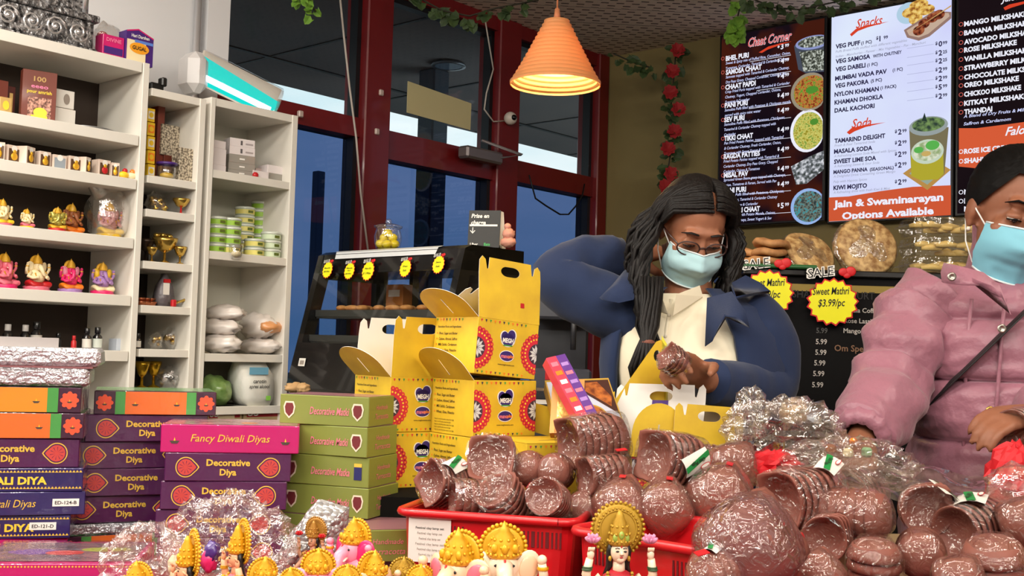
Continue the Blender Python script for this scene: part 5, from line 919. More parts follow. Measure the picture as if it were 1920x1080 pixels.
def b_green(alt=False):
    q = MB(); w_, d_, h = .185, .125, .056; q.box((0, d_/2, h/2), (w_, d_, h), m_olg, bev=.0012); F_ = FRONT((0, -.0005, 0)); R_ = RIGHT((w_/2+.0005, 0, 0))
    q.text('Decorative Matki' if not alt else 'Decorative Matka', .02, m_pki, F_, .012, h*.36, 'C', .012, .25, fit=.082, z=.0005)
    for s in (-1, 1):
        x = s*.072 if s < 0 else .07
        if alt and s > 0: q.rect(x-.008, h*.25, x+.008, h*.68, mat('navy_print', (36, 40, 96), .5), F_, z=.0004); q.rect(x-.008, h*.68, x+.008, h*.8, m_gt, F_, z=.0004)
        else: q.poly([(x+a*.0125, h*.5+b*.0165, .0003) for a, b in ((-.7, .9), (.7, .9), (1, .3), (.8, -.5), (0, -1.1), (-.8, -.5), (-1, .3))], m_cl2, F_); q.poly([(x+a*.0095, h*.5+b*.013, .0005) for a, b in ((-.7, .9), (.7, .9), (1, .3), (.8, -.5), (0, -1.1), (-.8, -.5), (-1, .3))], mat('maroon_pot_print', (110, 40, 44), .5), F_)
    q.text('Handmade', .013, m_pki, R_, d_*.5, h*.56, 'C', .0, .2, z=.0005); q.text('Terracotta', .015, m_pki, R_, d_*.5, h*.24, 'C', .0, .2, z=.0005)
    q.rect(-w_/2+.002, .002, w_/2-.002, d_-.002, mat('mauve_box_top', (150, 104, 110), .4, coat=.4), z=h+.0006); return q
def b_foil(): q = MB(); q.box((0, BD_/2, .01), (BW_, BD_, .02), m_foil, bev=.004); return q
def b_flat(): q = MB(); q.box((0, BD_/2, .012), (BW_, BD_, .0235), m_pl, bev=.001); return q
MESH = {}
def boxed(kind, fn, M, label, group, code=None, name='diya_box'):
    key = (kind, code)
    if key not in MESH:
        q = fn()
        if code: codelabel(q, *code)
        o = q.build(name, None, M); MESH[key] = o; return tag(o, label, 'box', group)
    return dup(MESH[key], M, label, group)
def pile(px0, px1, Y, wd, rz, items, z0=TZ, hs=BH_):
    """boxes stacked upward from z0; items: (kind, fn, height, shift, turn, label, group, code)"""
    z = z0
    for kind, fn, h, sh, tr, lab, grp, code in items:
        c = P((px0+px1)/2+sh, 900, Y); boxed(kind, fn, T(c.x, c.y, z) @ RZ(rz+tr), lab, grp, code); z += h+.0006
gp, gn, go = 'purple boxes of clay lamps', 'navy and pink boxes of clay lamps', 'orange boxes of clay lamps'
# stack at the left edge
pile(14, 14, 1.97, BW_, .3, [('fl', b_flat, .024, 0, 0, 'flat plum box at the foot of the stack at the cut edge', gp, None), ('pk', lambda: b_navy(2), BH_*.8, -16, .05, 'bright pink script lamp box with a white code label, low in the edge stack', gn, ('ED-124-B', .068)), ('n1', lambda: b_navy(1), BH_*.8, -12, -.02, 'navy lamp box with yellow capitals and a white code label', gn, ('ED-121-D', .072)), ('n3', lambda: b_navy(3), BH_*.8, 14, .03, 'navy script lamp box with a white code label', gn, ('ED-124-B', .085)),
    ('n1', lambda: b_navy(1), BH_*.8, 8, 0, 'navy lamp box with yellow capitals and no code label', gn, None), ('p', b_purple, BH_, 3, .03, 'purple lamp box directly under two orange ones in the edge stack', gp, None), ('o', b_orange, BH_-.006, 10, 0, 'red-orange lamp box under the amber one in the edge stack', go, None), ('a', lambda: b_orange(m_or2), BH_-.006, 2, -.02, 'amber lamp box under the silver foil packs', go, None)])
zt_ = TZ+.024+BH_+BH_*.8*4+(BH_-.006)*2+.0052
for i in range(2):
    c = P(40+i*8, 700, 1.97); q = MB(); q.box((0, .08, .017), (.225+.02*i, .16, .032), m_foil, bev=.006)
    q.bad_noise(.002, 60, 0, i); tag(q.build('foil_pack', None, T(c.x, c.y, zt_+i*.036) @ RZ(.3)), ('lower silver foil wrapped pack on the amber lamp box', 'upper silver foil wrapped pack topping the edge stack')[i], 'pack', 'silver foil packs')
    if not i: q = MB(); q.box((0, .08, .035), (.235, .15, .004), mat('dusty_pink_card', (150, 96, 100), .5)); tag(q.build('card_sheet', None, T(c.x, c.y, zt_) @ RZ(.3)), 'thin dusty pink card between the two foil packs', 'card')
# second stack
pile(250, 250, 2.16, BW_, .4, [('o', b_orange, BH_-.006, -16, .15, 'orange lamp box at the foot of the second stack, askew', go, None), ('f', b_foil, .021, -10, .1, 'silver foil box between purple and orange ones in the second stack', 'silver foil packs', None), ('p', b_purple, BH_, -14, .04, 'lowest purple lamp box of the second stack', gp, None), ('p', b_purple, BH_, 6, .02, 'second purple lamp box up the second stack', gp, None), ('p', b_purple, BH_, 0, .05, 'third purple lamp box up the second stack', gp, None), ('p', b_purple, BH_, 22, .0, 'uppermost purple lamp box of the second stack, right under an orange one', gp, None), ('o', b_orange, BH_-.006, 36, -.06, 'orange lamp box topping the second stack', go, None)], z0=TZ+.004)
# third stack
pile(425, 425, 2.06, BW_, .17, [('p', b_purple, BH_, -6, 0, 'lowest purple lamp box of the stack with the pink top', gp, None), ('p', b_purple, BH_, -12, -.03, 'second lowest purple lamp box behind the crumpled clear bag', gp, None), ('p', b_purple, BH_, -4, .0, 'purple lamp box in the middle of the stack with the pink top', gp, None), ('p', b_purple, BH_, 2, .02, 'purple lamp box right under the bright pink one', gp, None), ('fa', b_fancy, BH_, 4, 0, 'bright pink fancy lamp box topping the third stack', gn, None)], z0=TZ+.012)
# green stack
gg = 'olive green boxes of clay pots'
for i in range(5):
    h = .0566; px = (604, 606, 610, 612, 590)[::-1][i]; c = P(px, 850, 2.13); boxed(('g', 'g', 'ga', 'g', 'g')[i], (lambda: b_green(True)) if i == 2 else b_green, T(c.x, c.y, TZ+.043+i*h) @ RZ((-.32, -.36, -.33, -.36, -.28)[i]), ('lowest olive green pot box of its stack, in shade', 'second olive green pot box up its stack', 'middle olive green pot box with a navy picture', 'fourth olive green pot box, just under the top one', 'topmost olive green pot box of the stack')[i], gg)
c = P(600, 950, 2.13); q = MB(); q.box((0, .06, .021), (.2, .13, .042), mat('dark_purple_card', (54, 24, 60), .5)); tag(q.build('diya_box', None, T(c.x, c.y, TZ) @ RZ(-.3)), 'dark purple box hidden at the foot of the olive green stack', 'box')
c = P(728, 1000, 2.0); boxed('g', b_green, T(c.x, c.y, TZ+.041) @ RZ(.3-pi/2) @ T(-.0925, -.0625, 0), 'single olive green pot box set at an angle beside the red basket', gg)
c = P(738, 1030, 2.02); q = MB(); q.box((0, .07, .02), (.17, .15, .04), mat('dark_plum_card', (60, 22, 50)), bev=.001); q.rect(-.084, .0, .084, .006, m_mag, z=.0405); tag(q.build('diya_box', None, T(c.x, c.y, TZ) @ RZ(.12)), 'dark box with a pink edge under the angled olive green box', 'box')
# flat pink box in front
c = P(95, 1075, 1.75); r = root('sweet_box', T(c.x, c.y, TZ+.022) @ RZ(.16), 'flat pink lamp box with a clear window lid, nearest the camera', 'box'); q = MB(); q.box((0, .1, .024), (.25, .2, .048), m_mag, bev=.001); F_ = FRONT((0, -.0005, 0)); q.text('DIWALI DIYA', .018, m_yin, F_, .02, .012, 'C', .04, fit=.13, z=.0004)
for i in range(50): q.disc(-.123+i*.005, .044, .0016, m_gt, F_, z=.0005, n=6)
part(q, 'carton', r); q = MB(); q.rect(-.115, .02, .115, .185, mat('printed_window_tray', (150, 110, 120), .5, mottle=(26, (70, 60, 70), .2)), z=.0488); q.disc(.0, .09, .03, m_rd, z=.0492, r2=.02); q.disc(-.05, .1, .04, mat('violet_print', (120, 80, 150), .5), z=.049, r2=.025); q.disc(.06, .12, .04, mat('lime_print2', (160, 170, 70), .5), z=.049, r2=.02); part(q, 'window_tray', r)
q = MB(); q.rect(-.12, .006, .12, .195, m_clearp, z=.051); part(q, 'clear_window', r)
q = MB(); q.box((0, .1, .0105), (.245, .195, .021), m_pl, bev=.001); tag(q.build('diya_box', None, T(c.x, c.y, TZ) @ RZ(.16)), 'plain plum box under the flat pink window box', 'box')
# ================================================================ YELLOW CARRY CARTONS
m_yc = mat('yellow_carton_card', (228, 192, 44), .5, mottle=(16, (204, 164, 40), .22)); m_ycw = mat('white_carton_inside', (236, 232, 226), .6); m_logo = mat('indigo_logo', (52, 34, 110), .5); m_mand = mat('crimson_mandala', (206, 40, 60), .5); m_manc = mat('charcoal_mandala', (66, 50, 66), .5); m_manw = mat('silver_mandala', (214, 214, 214), .5)
CW, CDp, CHt = .155, .15, .112
def carton_body():
    q = MB(); q.box((0, CDp/2, CHt/2), (CW, CDp, CHt), m_yc, bev=.0008); F_ = FRONT((0, -.0004, 0)); Lf = LEFT((-CW/2-.0004, CDp, 0))
    def mandala(cx, a0, a1, M, cy=CHt*.46):
        R_ = .038; q.disc(cx, cy, R_, m_mand, M, z=.0002, n=20, a0=a0, a1=a1)
        for i in range(13): a = a0+(a1-a0)*(i+.5)/13; q.disc(cx+R_*cos(a)*.98, cy+R_*sin(a)*.98, .0055, m_mand, M, z=.0003, n=8); q.disc(cx+R_*.8*cos(a), cy+R_*.8*sin(a), .0022, m_yin, M, z=.0005, n=6); q.disc(cx+R_*1.0*cos(a), cy+R_*1.0*sin(a), .002, m_orange, M, z=.0006, n=6)
        q.disc(cx, cy, R_*.56, m_manc, M, z=.0004, n=16, a0=a0, a1=a1)
        for i in range(6): a = a0+(a1-a0)*(i+.5)/6; u = Vector((cos(a), sin(a))); v_ = Vector((-u.y, u.x)); q.poly([(cx+u.x*.002, cy+u.y*.002, .0007), (cx+u.x*.012+v_.x*.003, cy+u.y*.012+v_.y*.003, .0007), (cx+u.x*.02, cy+u.y*.02, .0007), (cx+u.x*.012-v_.x*.003, cy+u.y*.012-v_.y*.003, .0007)], m_manw, M)
    mandala(-CW/2+.0005, -pi/2, pi/2, F_); mandala(CW/2-.0005, pi/2, 3*pi/2, F_)
    for px_, py_, a, b in ((0, .074, .016, .013), (-.009, .08, .009, .01), (.008, .083, .01, .011)): q.disc(px_*1.15, py_, a*1.15, m_win, F_, z=.0002, r2=b*1.15); 
    for px_, py_, a, b in ((0, .074, .016, .013), (-.009, .08, .009, .01), (.008, .083, .01, .011)): q.disc(px_, py_, a, m_logo, F_, z=.0004, r2=b)
    q.text('MEGH', .0125, m_win, F_, 0, .068, 'C', .04, fit=.027, z=.0007); q.rect(-.011, .061, .012, .0635, mat('green_logo_bar', (70, 150, 60), .5), F_, z=.0006)
    q.disc(0, .041, .0185, m_win, F_, z=.0002, r2=.0115); q.disc(0, .041, .017, m_logo, F_, z=.0004, r2=.010); q.text('mava', .011, m_pki, F_, -.004, .037, 'C', .03, .2, z=.0007); q.text('cake', .009, m_orange, F_, .009, .038, 'C', .03, .2, z=.0007)
    q.text('www.meghsweets.com', .0045, m_ink, F_, 0, .022, 'C', .01, z=.0005)
    fl = (m_mand, m_manc, mat('green_logo_bar', (70, 150, 60), .5), m_orange)
    for i in range(11): x = -CW/2+.008+i*.0112; q.poly([(x-.0026, CHt-.003, .0004), (x+.0026, CHt-.003, .0004), (x, CHt-.009, .0004)], fl[i % 4], F_); q.poly([(x-.0026, .007, .0004), (x+.0026, .007, .0004), (x, .002, .0004)], fl[(i+1) % 4], F_)
    for i in range(9): x = .007+i*.0112; q.poly([(x-.0026, CHt-.003, .0004), (x+.0026, CHt-.003, .0004), (x, CHt-.009, .0004)], fl[(i+2) % 4], Lf)
    q.text('Nutrition Facts and Ingredients', .0065, m_ink, Lf, .012, CHt-.022, 'L', .01, fit=.082, z=.0004)
    for i, t_ in enumerate(('Flour, Sugar and Butter', 'Cashew, Almond, Saffron', 'Milk Solids, Cardamom', 'Wheat, Ghee, Pistachio')): q.text(t_, .0075, m_ink, Lf, .018, CHt-.036-i*.0115, 'L', .01, .15, fit=.066, z=.0004); q.disc(.011, CHt-.033-i*.0115, .002, m_orange, Lf, z=.0004, n=8)
    for i in range(5): q.text('keep in a cool dry place away from light', .0045, m_ink, Lf, .012, CHt-.084-i*.0055, 'L', .0, fit=.072-.012*(i % 2), z=.0004)
    return q
def handle_loops(w_=CW, h_=.125, slot=True):
    o = [(-w_/2, 0), (w_/2, 0), (w_/2+.002, h_*.72), (w_/2+.001, h_*.9), (w_/2-.006, h_*.97), (w_/2-.014, h_*.93), (w_/2-.018, h_*.8), (w_/2-.0215, h_*.8), (w_/2-.024, h_*.99), (-w_/2+.024, h_*.99), (-w_/2+.0215, h_*.8), (-w_/2+.018, h_*.8), (-w_/2+.014, h_*.95), (-w_/2+.006, h_*1.0), (-w_/2-.001, h_*.93), (-w_/2-.002, h_*.72)]
    s = [(.027*cos(a)+(.012 if cos(a) > 0 else -.012)-.0*1, h_*.8+.0105*sin(a)) for a in [2*pi*i/20 for i in range(20)]]
    s = [(x*.62, y) for x, y in s]; return [o, s] if slot else [o]
def round_loops(w_=CDp, h_=.085):
    o = [(-w_/2, 0), (w_/2, 0)]+[(w_/2*cos(a)*1.02, h_*.45+h_*.55*sin(a)) for a in [pi*i/16 for i in range(17)]]; s = [(-.0015, .012), (.0015, .012), (.0015, h_*.62), (-.0015, h_*.62)]; return [o, s]
def flap(r, name, loops, M, label=None, sticker=None):
    q = MB(); v, f = sheet_geo(loops); q.add(v, f, m_yc, M @ T(0, 0, .0004)); q.add(v, [t[::-1] for t in f], m_ycw, M @ T(0, 0, -.0004))
    for lp in loops:
        n_ = len(lp); q.add([(x, y, z) for x, y in lp for z in (-.0004, .0004)], [(2*i, (2*i+2) % (2*n_), (2*i+3) % (2*n_), 2*i+1) for i in range(n_)], m_ycw, M)
    if sticker: q.rect(sticker[0]-.005, sticker[1]-.005, sticker[0]+.005, sticker[1]+.005, m_redp, M, z=.001)
    o = part(q, name, r)
    if label: o['label'] = label
CB = None
def yellow_carton(px, py, Y, rz, label, flaps=(), tilt=0, scale=1, zbase=None, flip=None):
    """(px, py): photo pixel of the lower end of the carton's near upright corner"""
    global CB
    c = P(px, py, Y); z = c.z if zbase is None else zbase
    M = T(c.x, c.y, z) @ RZ(rz) @ RY(tilt) @ SC(scale, scale, scale) @ T(CW/2, 0, 0); r = root('carry_carton', M, label, 'carton', 'yellow carry cartons')
    if CB is None: CB = part(carton_body(), 'carton_body', r)
    else: o = CB.copy(); COL.objects.link(o); o.parent = r; WM[o.name] = M
    for fl in flaps:
        k = fl[0]
        if k == 'front': flap(r, 'handle_flap', handle_loops(), basis((0, 0, CHt), (1, 0, 0), (0, sin(fl[1]), cos(fl[1])), (0, -cos(fl[1]), sin(fl[1]))), sticker=fl[2] if len(fl) > 2 else None)
        if k == 'back': flap(r, 'handle_flap', handle_loops(), basis((0, CDp, CHt), (-1, 0, 0), (0, sin(fl[1]), cos(fl[1])), (0, cos(fl[1]), -sin(fl[1]))))
        if k == 'left': flap(r, 'round_flap', round_loops(), basis((-CW/2, CDp/2, CHt), (0, -1, 0), (sin(fl[1]), 0, cos(fl[1])), (-cos(fl[1]), 0, sin(fl[1]))))
        if k == 'right': flap(r, 'round_flap', round_loops(), basis((CW/2, CDp/2, CHt), (0, 1, 0), (sin(fl[1]), 0, cos(fl[1])), (cos(fl[1]), 0, -sin(fl[1]))))
        if k == 'lid': q = MB(); q.box((0, CDp/2, CHt+.0012), (CW, CDp, .0016), m_yc); q.rect(-.02, .05, .02, .056, m_manc, z=CHt+.0022); q.rect(.02, .02, .045, .028, m_redp, z=CHt+.0024); part(q, 'lid', r)
    return r
YC = 2.2
Zr = RZ1; RZY = .66
hC = CHt+.001
rA = yellow_carton(884, 870, YC, RZY, 'closed yellow carton at the foot of the tall carton stack', zbase=Zr)
rB = yellow_carton(886, 820, YC-.002, RZY-.02, 'yellow carton in the middle of the tall stack with an open round flap', [('left', -.75)], zbase=Zr+hC)
rC = yellow_carton(888, 700, YC-.004, RZY, 'topmost yellow carton with a raised handle flap and a red sticker', [('front', .12, (.032, .035)), ('left', -.95), ('back', -1.05)], zbase=Zr+2*hC+.013, tilt=.075)
rD = yellow_carton(730, 800, YC+.07, RZY-.02, 'open yellow carton beside the tall stack with a white inner flap showing', [('front', -.1), ('left', -.8), ('back', -.15)], zbase=Zr+hC)
rE = yellow_carton(728, 870, YC+.07, RZY-.06, 'yellow carton with a barcode under the open one', zbase=Zr)
q = MB(); Lf = LEFT((-CW/2-.0008, CDp, 0)); q.rect(.06, .03, .096, .06, m_win, Lf); [q.rect(.063+i*.003, .036, .0645+i*.003, .057, m_ink, Lf, z=.0003) for i in range(10)]; part(q, 'barcode', rE)
rF = yellow_carton(986, 900, 2.09, RZY-.15, 'closed yellow carton with a red sticker on its lid, in front of the tall stack', [('lid',)], zbase=Zr)
q = MB(); q.box((0, 0, (Zr-TZ)/2), (.19, .058, Zr-TZ-.001), m_riser); tag(q.build('display_riser', None, T(.075, 2.112, TZ)), 'small dark riser under the closed yellow carton in front', 'riser')
# open carton lying behind the clay lamps, flaps toward the camera
c = P(1255, 835, 2.3); r = root('carry_carton', T(c.x, c.y, Zr) @ RZ(.05), 'open yellow carton behind the clay lamps with a round yellow flap and a handle flap', 'carton', 'yellow carry cartons'); o = CB.copy(); COL.objects.link(o); o.parent = r; WM[o.name] = WM[r.name]
flap(r, 'handle_flap', handle_loops(CW*1.2, .135), basis((-.022, .03, CHt-.02), (-1, .0, 0), (.1, .12, .99), (0, .99, -.12)))
flap(r, 'round_flap', round_loops(.105, .115), basis((-.03, -.004, CHt-.04), (1, 0, -.1), (.1, -.0, .995), (0, -1, 0)))
flap(r, 'handle_flap', handle_loops(CW*.92, .12), basis((.075, -.012, CHt-.045), (1, .1, -.05), (.05, .05, .99), (.1, -.99, .05)), sticker=(-.01, .03))
q = MB(); q.rect(-.018, .08, .016, .1, m_pur, basis((-.022, .028, CHt-.02), (1, 0, 0), (.1, .12, .99), (0, -.99, .12))); part(q, 'printed_logo', r)
c = P(1228, 690, 2.36); r = root('carton_handle', T(c.x, c.y, c.z) @ RZ(.3) @ SC(1.15, 1, 1), 'small peaked yellow carton top with a finger hole by the hand', 'carton', 'yellow carry cartons'); 
q = MB(); v, f = sheet_geo([[(-.11, -.12), (.022, -.12), (.024, .04), (.012, .06), (.002, .056)], [(.004+.007*cos(a), .026+.012*sin(a)) for a in [2*pi*i/12 for i in range(12)]]]); F_ = FRONT((0, 0, 0)); q.add(v, f, m_yc, F_); q.add(v, [t[::-1] for t in f], m_yc, F_ @ T(0, 0, -.001)); part(q, 'peaked_panel', r)
q = MB(); q.add([(.024, 0, -.12), (.05, .05, -.12), (.044, .05, .04), (.024, 0, .05), (.012, 0, .07)], [(0, 1, 2, 3, 4)], mat('lime_yellow_card', (226, 220, 60), .5)); part(q, 'side_panel', r)
# ================================================================ PRINTED PACKS BETWEEN CARTONS AND THE PERSON IN BLUE
def pack4(name, pts, th, side, label, cat, draw):
    """flat pack whose front face is spanned by three photo-placed corners (lower left, lower right, upper left)"""
    a, b, c = [P(*p) for p in pts]; x = (b-a); wd = x.length; x.normalize(); y = c-a; ht = y.dot((y-x*y.dot(x)).normalized()); y = (y-x*y.dot(x)).normalized(); z = x.cross(y)
    if z.dot(EYE-a) < 0: pass
    M = basis(a, x, y, z); r = root(name, M, label, cat); q = MB(); q.box((wd/2, ht/2, -th/2), (wd, ht, th), side, bev=.0008); part(q, 'pack_body', r); q = MB(); draw(q, wd, ht); part(q, 'printed_face', r); return r
m_gold2 = mat('gold_border_ink', (216, 176, 80), .35, metal=.4); m_snack = mat('fried_snack_print', (190, 110, 50), .5, mottle=(60, (110, 50, 24), .15)); m_lav = mat('pale_lavender_card', (200, 204, 222), .4, coat=.4); m_choc = mat('dark_brown_print', (70, 40, 34), .4, coat=.4)
def d1(q, w_, h_):
    q.rect(0, 0, w_, h_, m_gold2, z=.0003); q.rect(w_*.02, h_*.03, w_*.98, h_*.96, m_lav, z=.0006); q.poly([(w_*.3, h_*.96, .0009), (w_*.98, h_*.96, .0009), (w_*.98, h_*.25, .0009)], m_choc); q.poly([(w_*.4, h_*.9, .0012), (w_*.8, h_*.92, .0012), (w_*.95, h_*.6, .0012), (w_*.9, h_*.4, .0012), (w_*.65, h_*.66, .0012)], m_snack)
    q.disc(w_*.5, h_*.24, w_*.3, m_gold2, z=.0009, r2=h_*.24, n=26); q.disc(w_*.5, h_*.24, w_*.275, m_snack, z=.0012, r2=h_*.21, n=26); q.disc(w_*.5, h_*.2, w_*.12, mat('berry_print', (200, 60, 70), .5), z=.0015, r2=h_*.1)
pack4('snack_carton', ((1046, 806, 2.2), (1172, 800, 2.22), (1062, 712, 2.33)), .03, m_gold2, 'gold-edged snack carton with a round food picture, leaning between the cartons', 'box', d1)
def d2(q, w_, h_):
    q.rect(0, 0, w_, h_, mat('violet_pack_card', (96, 50, 140), .4, coat=.4), z=.0003); q.rect(0, 0, w_*.5, h_, mat('pink_red_pack', (214, 60, 84), .4, coat=.4), z=.0006)
    for i in range(7): q.rect(w_*.08, h_*(.08+i*.13), w_*.42, h_*(.14+i*.13), (m_pki, m_win, m_orange)[i % 3], z=.0009); q.rect(w_*.56, h_*(.06+i*.13), w_*.92, h_*(.11+i*.13), (mat('lilac_ink', (170, 130, 200), .5), m_pki)[i % 2], z=.0006)
pack4('candy_pack', ((1092, 800, 2.12), (1128, 790, 2.14), (1006, 676, 2.18)), .025, mat('pink_red_pack', (214, 60, 84), .4, coat=.4), 'long pink and violet candy pack leaning against the tall carton stack', 'pack', d2)
def d3(q, w_, h_): q.rect(0, 0, w_, h_, mat('amber_pack', (214, 150, 70), .35, coat=.5), z=.0003); q.poly([(w_*.2, h_*.25, .0006), (w_*.85, h_*.4, .0006), (w_*.85, h_*.85, .0006), (w_*.2, h_*.7, .0006)], mat('gold_foil_print', (236, 196, 110), .25, metal=.6, bump=(80, .5, .003)))
pack4('amber_pack', ((1030, 812, 2.17), (1092, 812, 2.16), (1008, 712, 2.24)), .02, mat('amber_side', (150, 90, 44), .5), 'shiny amber pack behind the pink candy pack', 'pack', d3)
c = P(1060, 800, 2.3); q = MB(); q.grid(lambda u, v: Vector((-.1+.2*u, .02*sin(u*3), -.03*sin(pi*u)+.06*v+.015*u)), 10, 3, m_yc); tag(q.build('yellow_card_sheet', None, T(c)), 'curved yellow card sheet lying under the leaning packs', 'card')
# ================================================================ RED BASKETS AND PACKS OF CLAY LAMPS
m_bask = mat('red_basket_plastic', (196, 20, 28), .35, coat=.3)
def basket(M, w_, d_, h_, label):
    """open tapered basket with a rolled rim, short slots under the rim"""
    r = root('red_basket', M, label, 'basket', 'red plastic baskets'); e = .94
    def rr(w2, d2, z, c=.03):
        pts = []
        for sx, sy, a0 in ((1, -1, -pi/2), (1, 1, 0), (-1, 1, pi/2), (-1, -1, pi)):
            for i in range(5): a = a0+pi/2*i/4; pts.append(Vector((sx*(w2/2-c)+c*cos(a), sy*(d2/2-c)+c*sin(a), z)))
        return pts
    t = .004; q = MB(); q.loft([rr(w_*e, d_*e, 0), rr(w_, d_, h_), rr(w_-2*t, d_-2*t, h_), rr(w_*e-2*t, d_*e-2*t, .006)], m_bask, cap=(True, True), smooth=False); part(q, 'basket_wall', r)
    q = MB(); q.tube(rr(w_+.012, d_+.012, h_)+rr(w_+.012, d_+.012, h_)[:1], .0075, m_bask, n=8, cap=False); part(q, 'rim', r)
    q = MB(); ms = mat('dark_red_slot', (96, 8, 14), .6)
    for x0 in (-.36, -.28, -.2, .2, .28, .36):
        q = MB()
        for i in range(4): x = x0*w_+i*.007; q.box((x, -(d_/2)*(.985)-.0005, h_*.78), (.003, .002, .026), ms)
        part(q, 'slot_row', r)
    return r
c0 = P(938, 985, 1.93); BZt = P(948, 968, 1.9).z
bw_ = 332*mpx(1.88); r = basket(T(c0.x-.0, 1.88+.105, TZ) @ RZ(-.24), bw_, .21, BZt-TZ, 'red plastic basket heaped with clay lamp packs behind the golden figurines')
q = MB(); q.rect(0, 0, .075, .075, m_wht, FRONT((0, 0, 0)))
for i in range(6): q.text('Festival clay lamp set', .0055, m_ink if i == 0 else mat('grey_ink', (150, 140, 130)), FRONT((0, -.0004, 0)), .038, .056-i*.009, 'C', .01, fit=.05-.006*(i % 3))
o = part(q, 'price_sheet', r, T(-bw_/2+.016, -.107, .06) @ RX(.03), label='white paper sheet taped to the basket front')
c1 = P(1064, 992, 1.74); r = basket(T(c1.x+.185, c1.y-.005, TZ) @ RZ(-.72), .26, .24, c1.z-TZ, 'second red plastic basket behind the goddess figurine')
m_clay = mat('brown_terracotta', (140, 82, 68), .6, mottle=(26, (118, 64, 52), .3)); m_claywrap = film('lamp_pack_wrap', .055, sc=46, k=1.0, rough=.05, dist=.012); m_haze = film('hazy_pack_wrap', .07, tint=(.88, .86, .93), sc=50, k=1.0, rough=.05, dist=.012)
def lamp_geo(mb, R_, kind, hgt):
    """one clay lamp: open bowl, mouth towards -z (kind sq: four pinched corners, rd: round)"""
    def wp(v, a):
        rr_ = Vector((v.x, v.y)).length; k = 1.0; dz = 0
        f = min(1, rr_/R_)
        if kind == 'sq': c_ = abs(cos(2*a))**6; k = 1+.2*c_*f*f; dz = -.18*R_*c_*f**3
        if kind == 'lip': c_ = max(0, cos(a-2.2))**14; k = 1+.26*c_*f*f; dz = -.1*R_*c_*f
        return Vector((v.x*k, v.y*k, v.z+dz))
    h = hgt; prof = [(R_*.02, h*.94), (R_*.5, h*.92), (R_*.72, h*.62), (R_*.9, .12*h), (R_*.98, 0), (R_*1.03, .02*h), (R_*.98, .3*h), (R_*.82, h*.82), (R_*.55, h*1.06), (R_*.02, h*1.1)]
    return mb.lathe(prof, m_clay, n=32, warp=wp, cap=(True, True))
LM = {}
def lamp_pack(px, py, dpx, Y, ax, n_, kind, label, face='in', roll=0, pitch=.3, wrap=m_claywrap, sticker=None, tag_=None, lampname='clay_lamp'):
    """stack of lamps in one wrap: (px, py) centre of the end shown, ax = direction the stack runs away from it"""
    R_ = dpx/2*mpx(Y)/(1.1 if kind == 'sq' else 1.0); p = P(px, py, Y); M = along(p, ax) @ Matrix.Rotation(roll, 4, 'Z'); r = root('clay_lamp_pack', M, label, 'clay lamp pack', 'wrapped packs of clay lamps')
    key = (kind, round(R_, 3)); h = R_*.62; sp_ = R_*pitch
    for i in range(n_):
        Mi = T(0, 0, i*sp_) if face == 'in' else T(0, 0, i*sp_+h*1.1) @ RX(pi)
        if key not in LM: q = MB(); lamp_geo(q, R_, kind, h); LM[key] = part(q, lampname, r, Mi)
        else: o = LM[key].copy(); COL.objects.link(o); o.parent = r; o.matrix_basis = Mi @ Matrix.Rotation(.06*((i*7) % 3-1), 4, 'Z'); WM[o.name] = WM[r.name] @ Mi
    Ln = (n_-1)*sp_+h*1.1; q = MB(); R2 = R_*(1.16 if kind == 'sq' else 1.06); k0 = 0
    if face == 'in': prof = [(R_*.05, h*.62), (R_*.5, h*.52), (R_*.78, h*.24), (R2*.99, -.003), (R2*1.01, Ln*.5), (R2*.94, Ln*.92), (R2*.5, Ln+.004), (R2*.1, Ln+.005)]
    else: prof = [(R2*.1, -.006), (R2*.55, -.004), (R2*.95, h*.7), (R2*1.02, h*1.1), (R2*1.01, Ln*.8), (R2*.7, Ln+.003), (R2*.1, Ln+.004)]
    q.lathe(prof, wrap, n=28, cap=(face != 'in', True), warp=(lambda v, a: Vector((v.x*(1+.0*a), v.y, v.z))) if kind != 'sq' else (lambda v, a: Vector((v.x*(.93+.1*abs(cos(2*a))), v.y*(.93+.1*abs(cos(2*a))), v.z))))
    q.bad_noise(.0035, 35, 0, int(px)); part(q, 'clear_wrap', r)
    if sticker:                                     # small red price sticker on the wrap, angle round the stack and position along it
        a, t_ = sticker; q = MB(); q.box((0, 0, 0), (.02, .011, .0012), m_redp); part(q, 'price_sticker', r, Matrix.Rotation(a, 4, 'Z') @ T(R2*1.07, 0, Ln*t_) @ RY(pi/2))
    if tag_:
        a, t_, s_ = tag_; q = MB(); wv, hv = .05*s_, .03*s_
        q.grid(lambda u, v: Vector(((u-.5)*wv, (v-.5)*hv, -.006*((v-.5)*2)**2)), 6, 4, m_wht); q.grid(lambda u, v: Vector(((u-.5)*wv, (v-.5)*hv*.3+(u-.5)*.012-.002, .0012-.006*(((v-.5)*.3)*2)**2)), 6, 2, mat('green_label_stripe', (20, 130, 60), .5))
        q.disc(-.012*s_, .009*s_, .01*s_, m_redp, z=.0006, r2=.0035*s_, n=14); q.disc(-.012*s_, .009*s_, .0085*s_, m_wht, z=.0009, r2=.0024*s_, n=14); q.text('Om Puja', .008*s_, m_ink, None, 0, -.004*s_, 'C', .02, z=.0022)
        part(q, 'paper_label', r, Matrix.Rotation(a, 4, 'Z') @ T(R2*1.09, 0, Ln*t_) @ RY(pi/2) @ Matrix.Rotation(.5, 4, 'Z'))
    return r
LP = lamp_pack
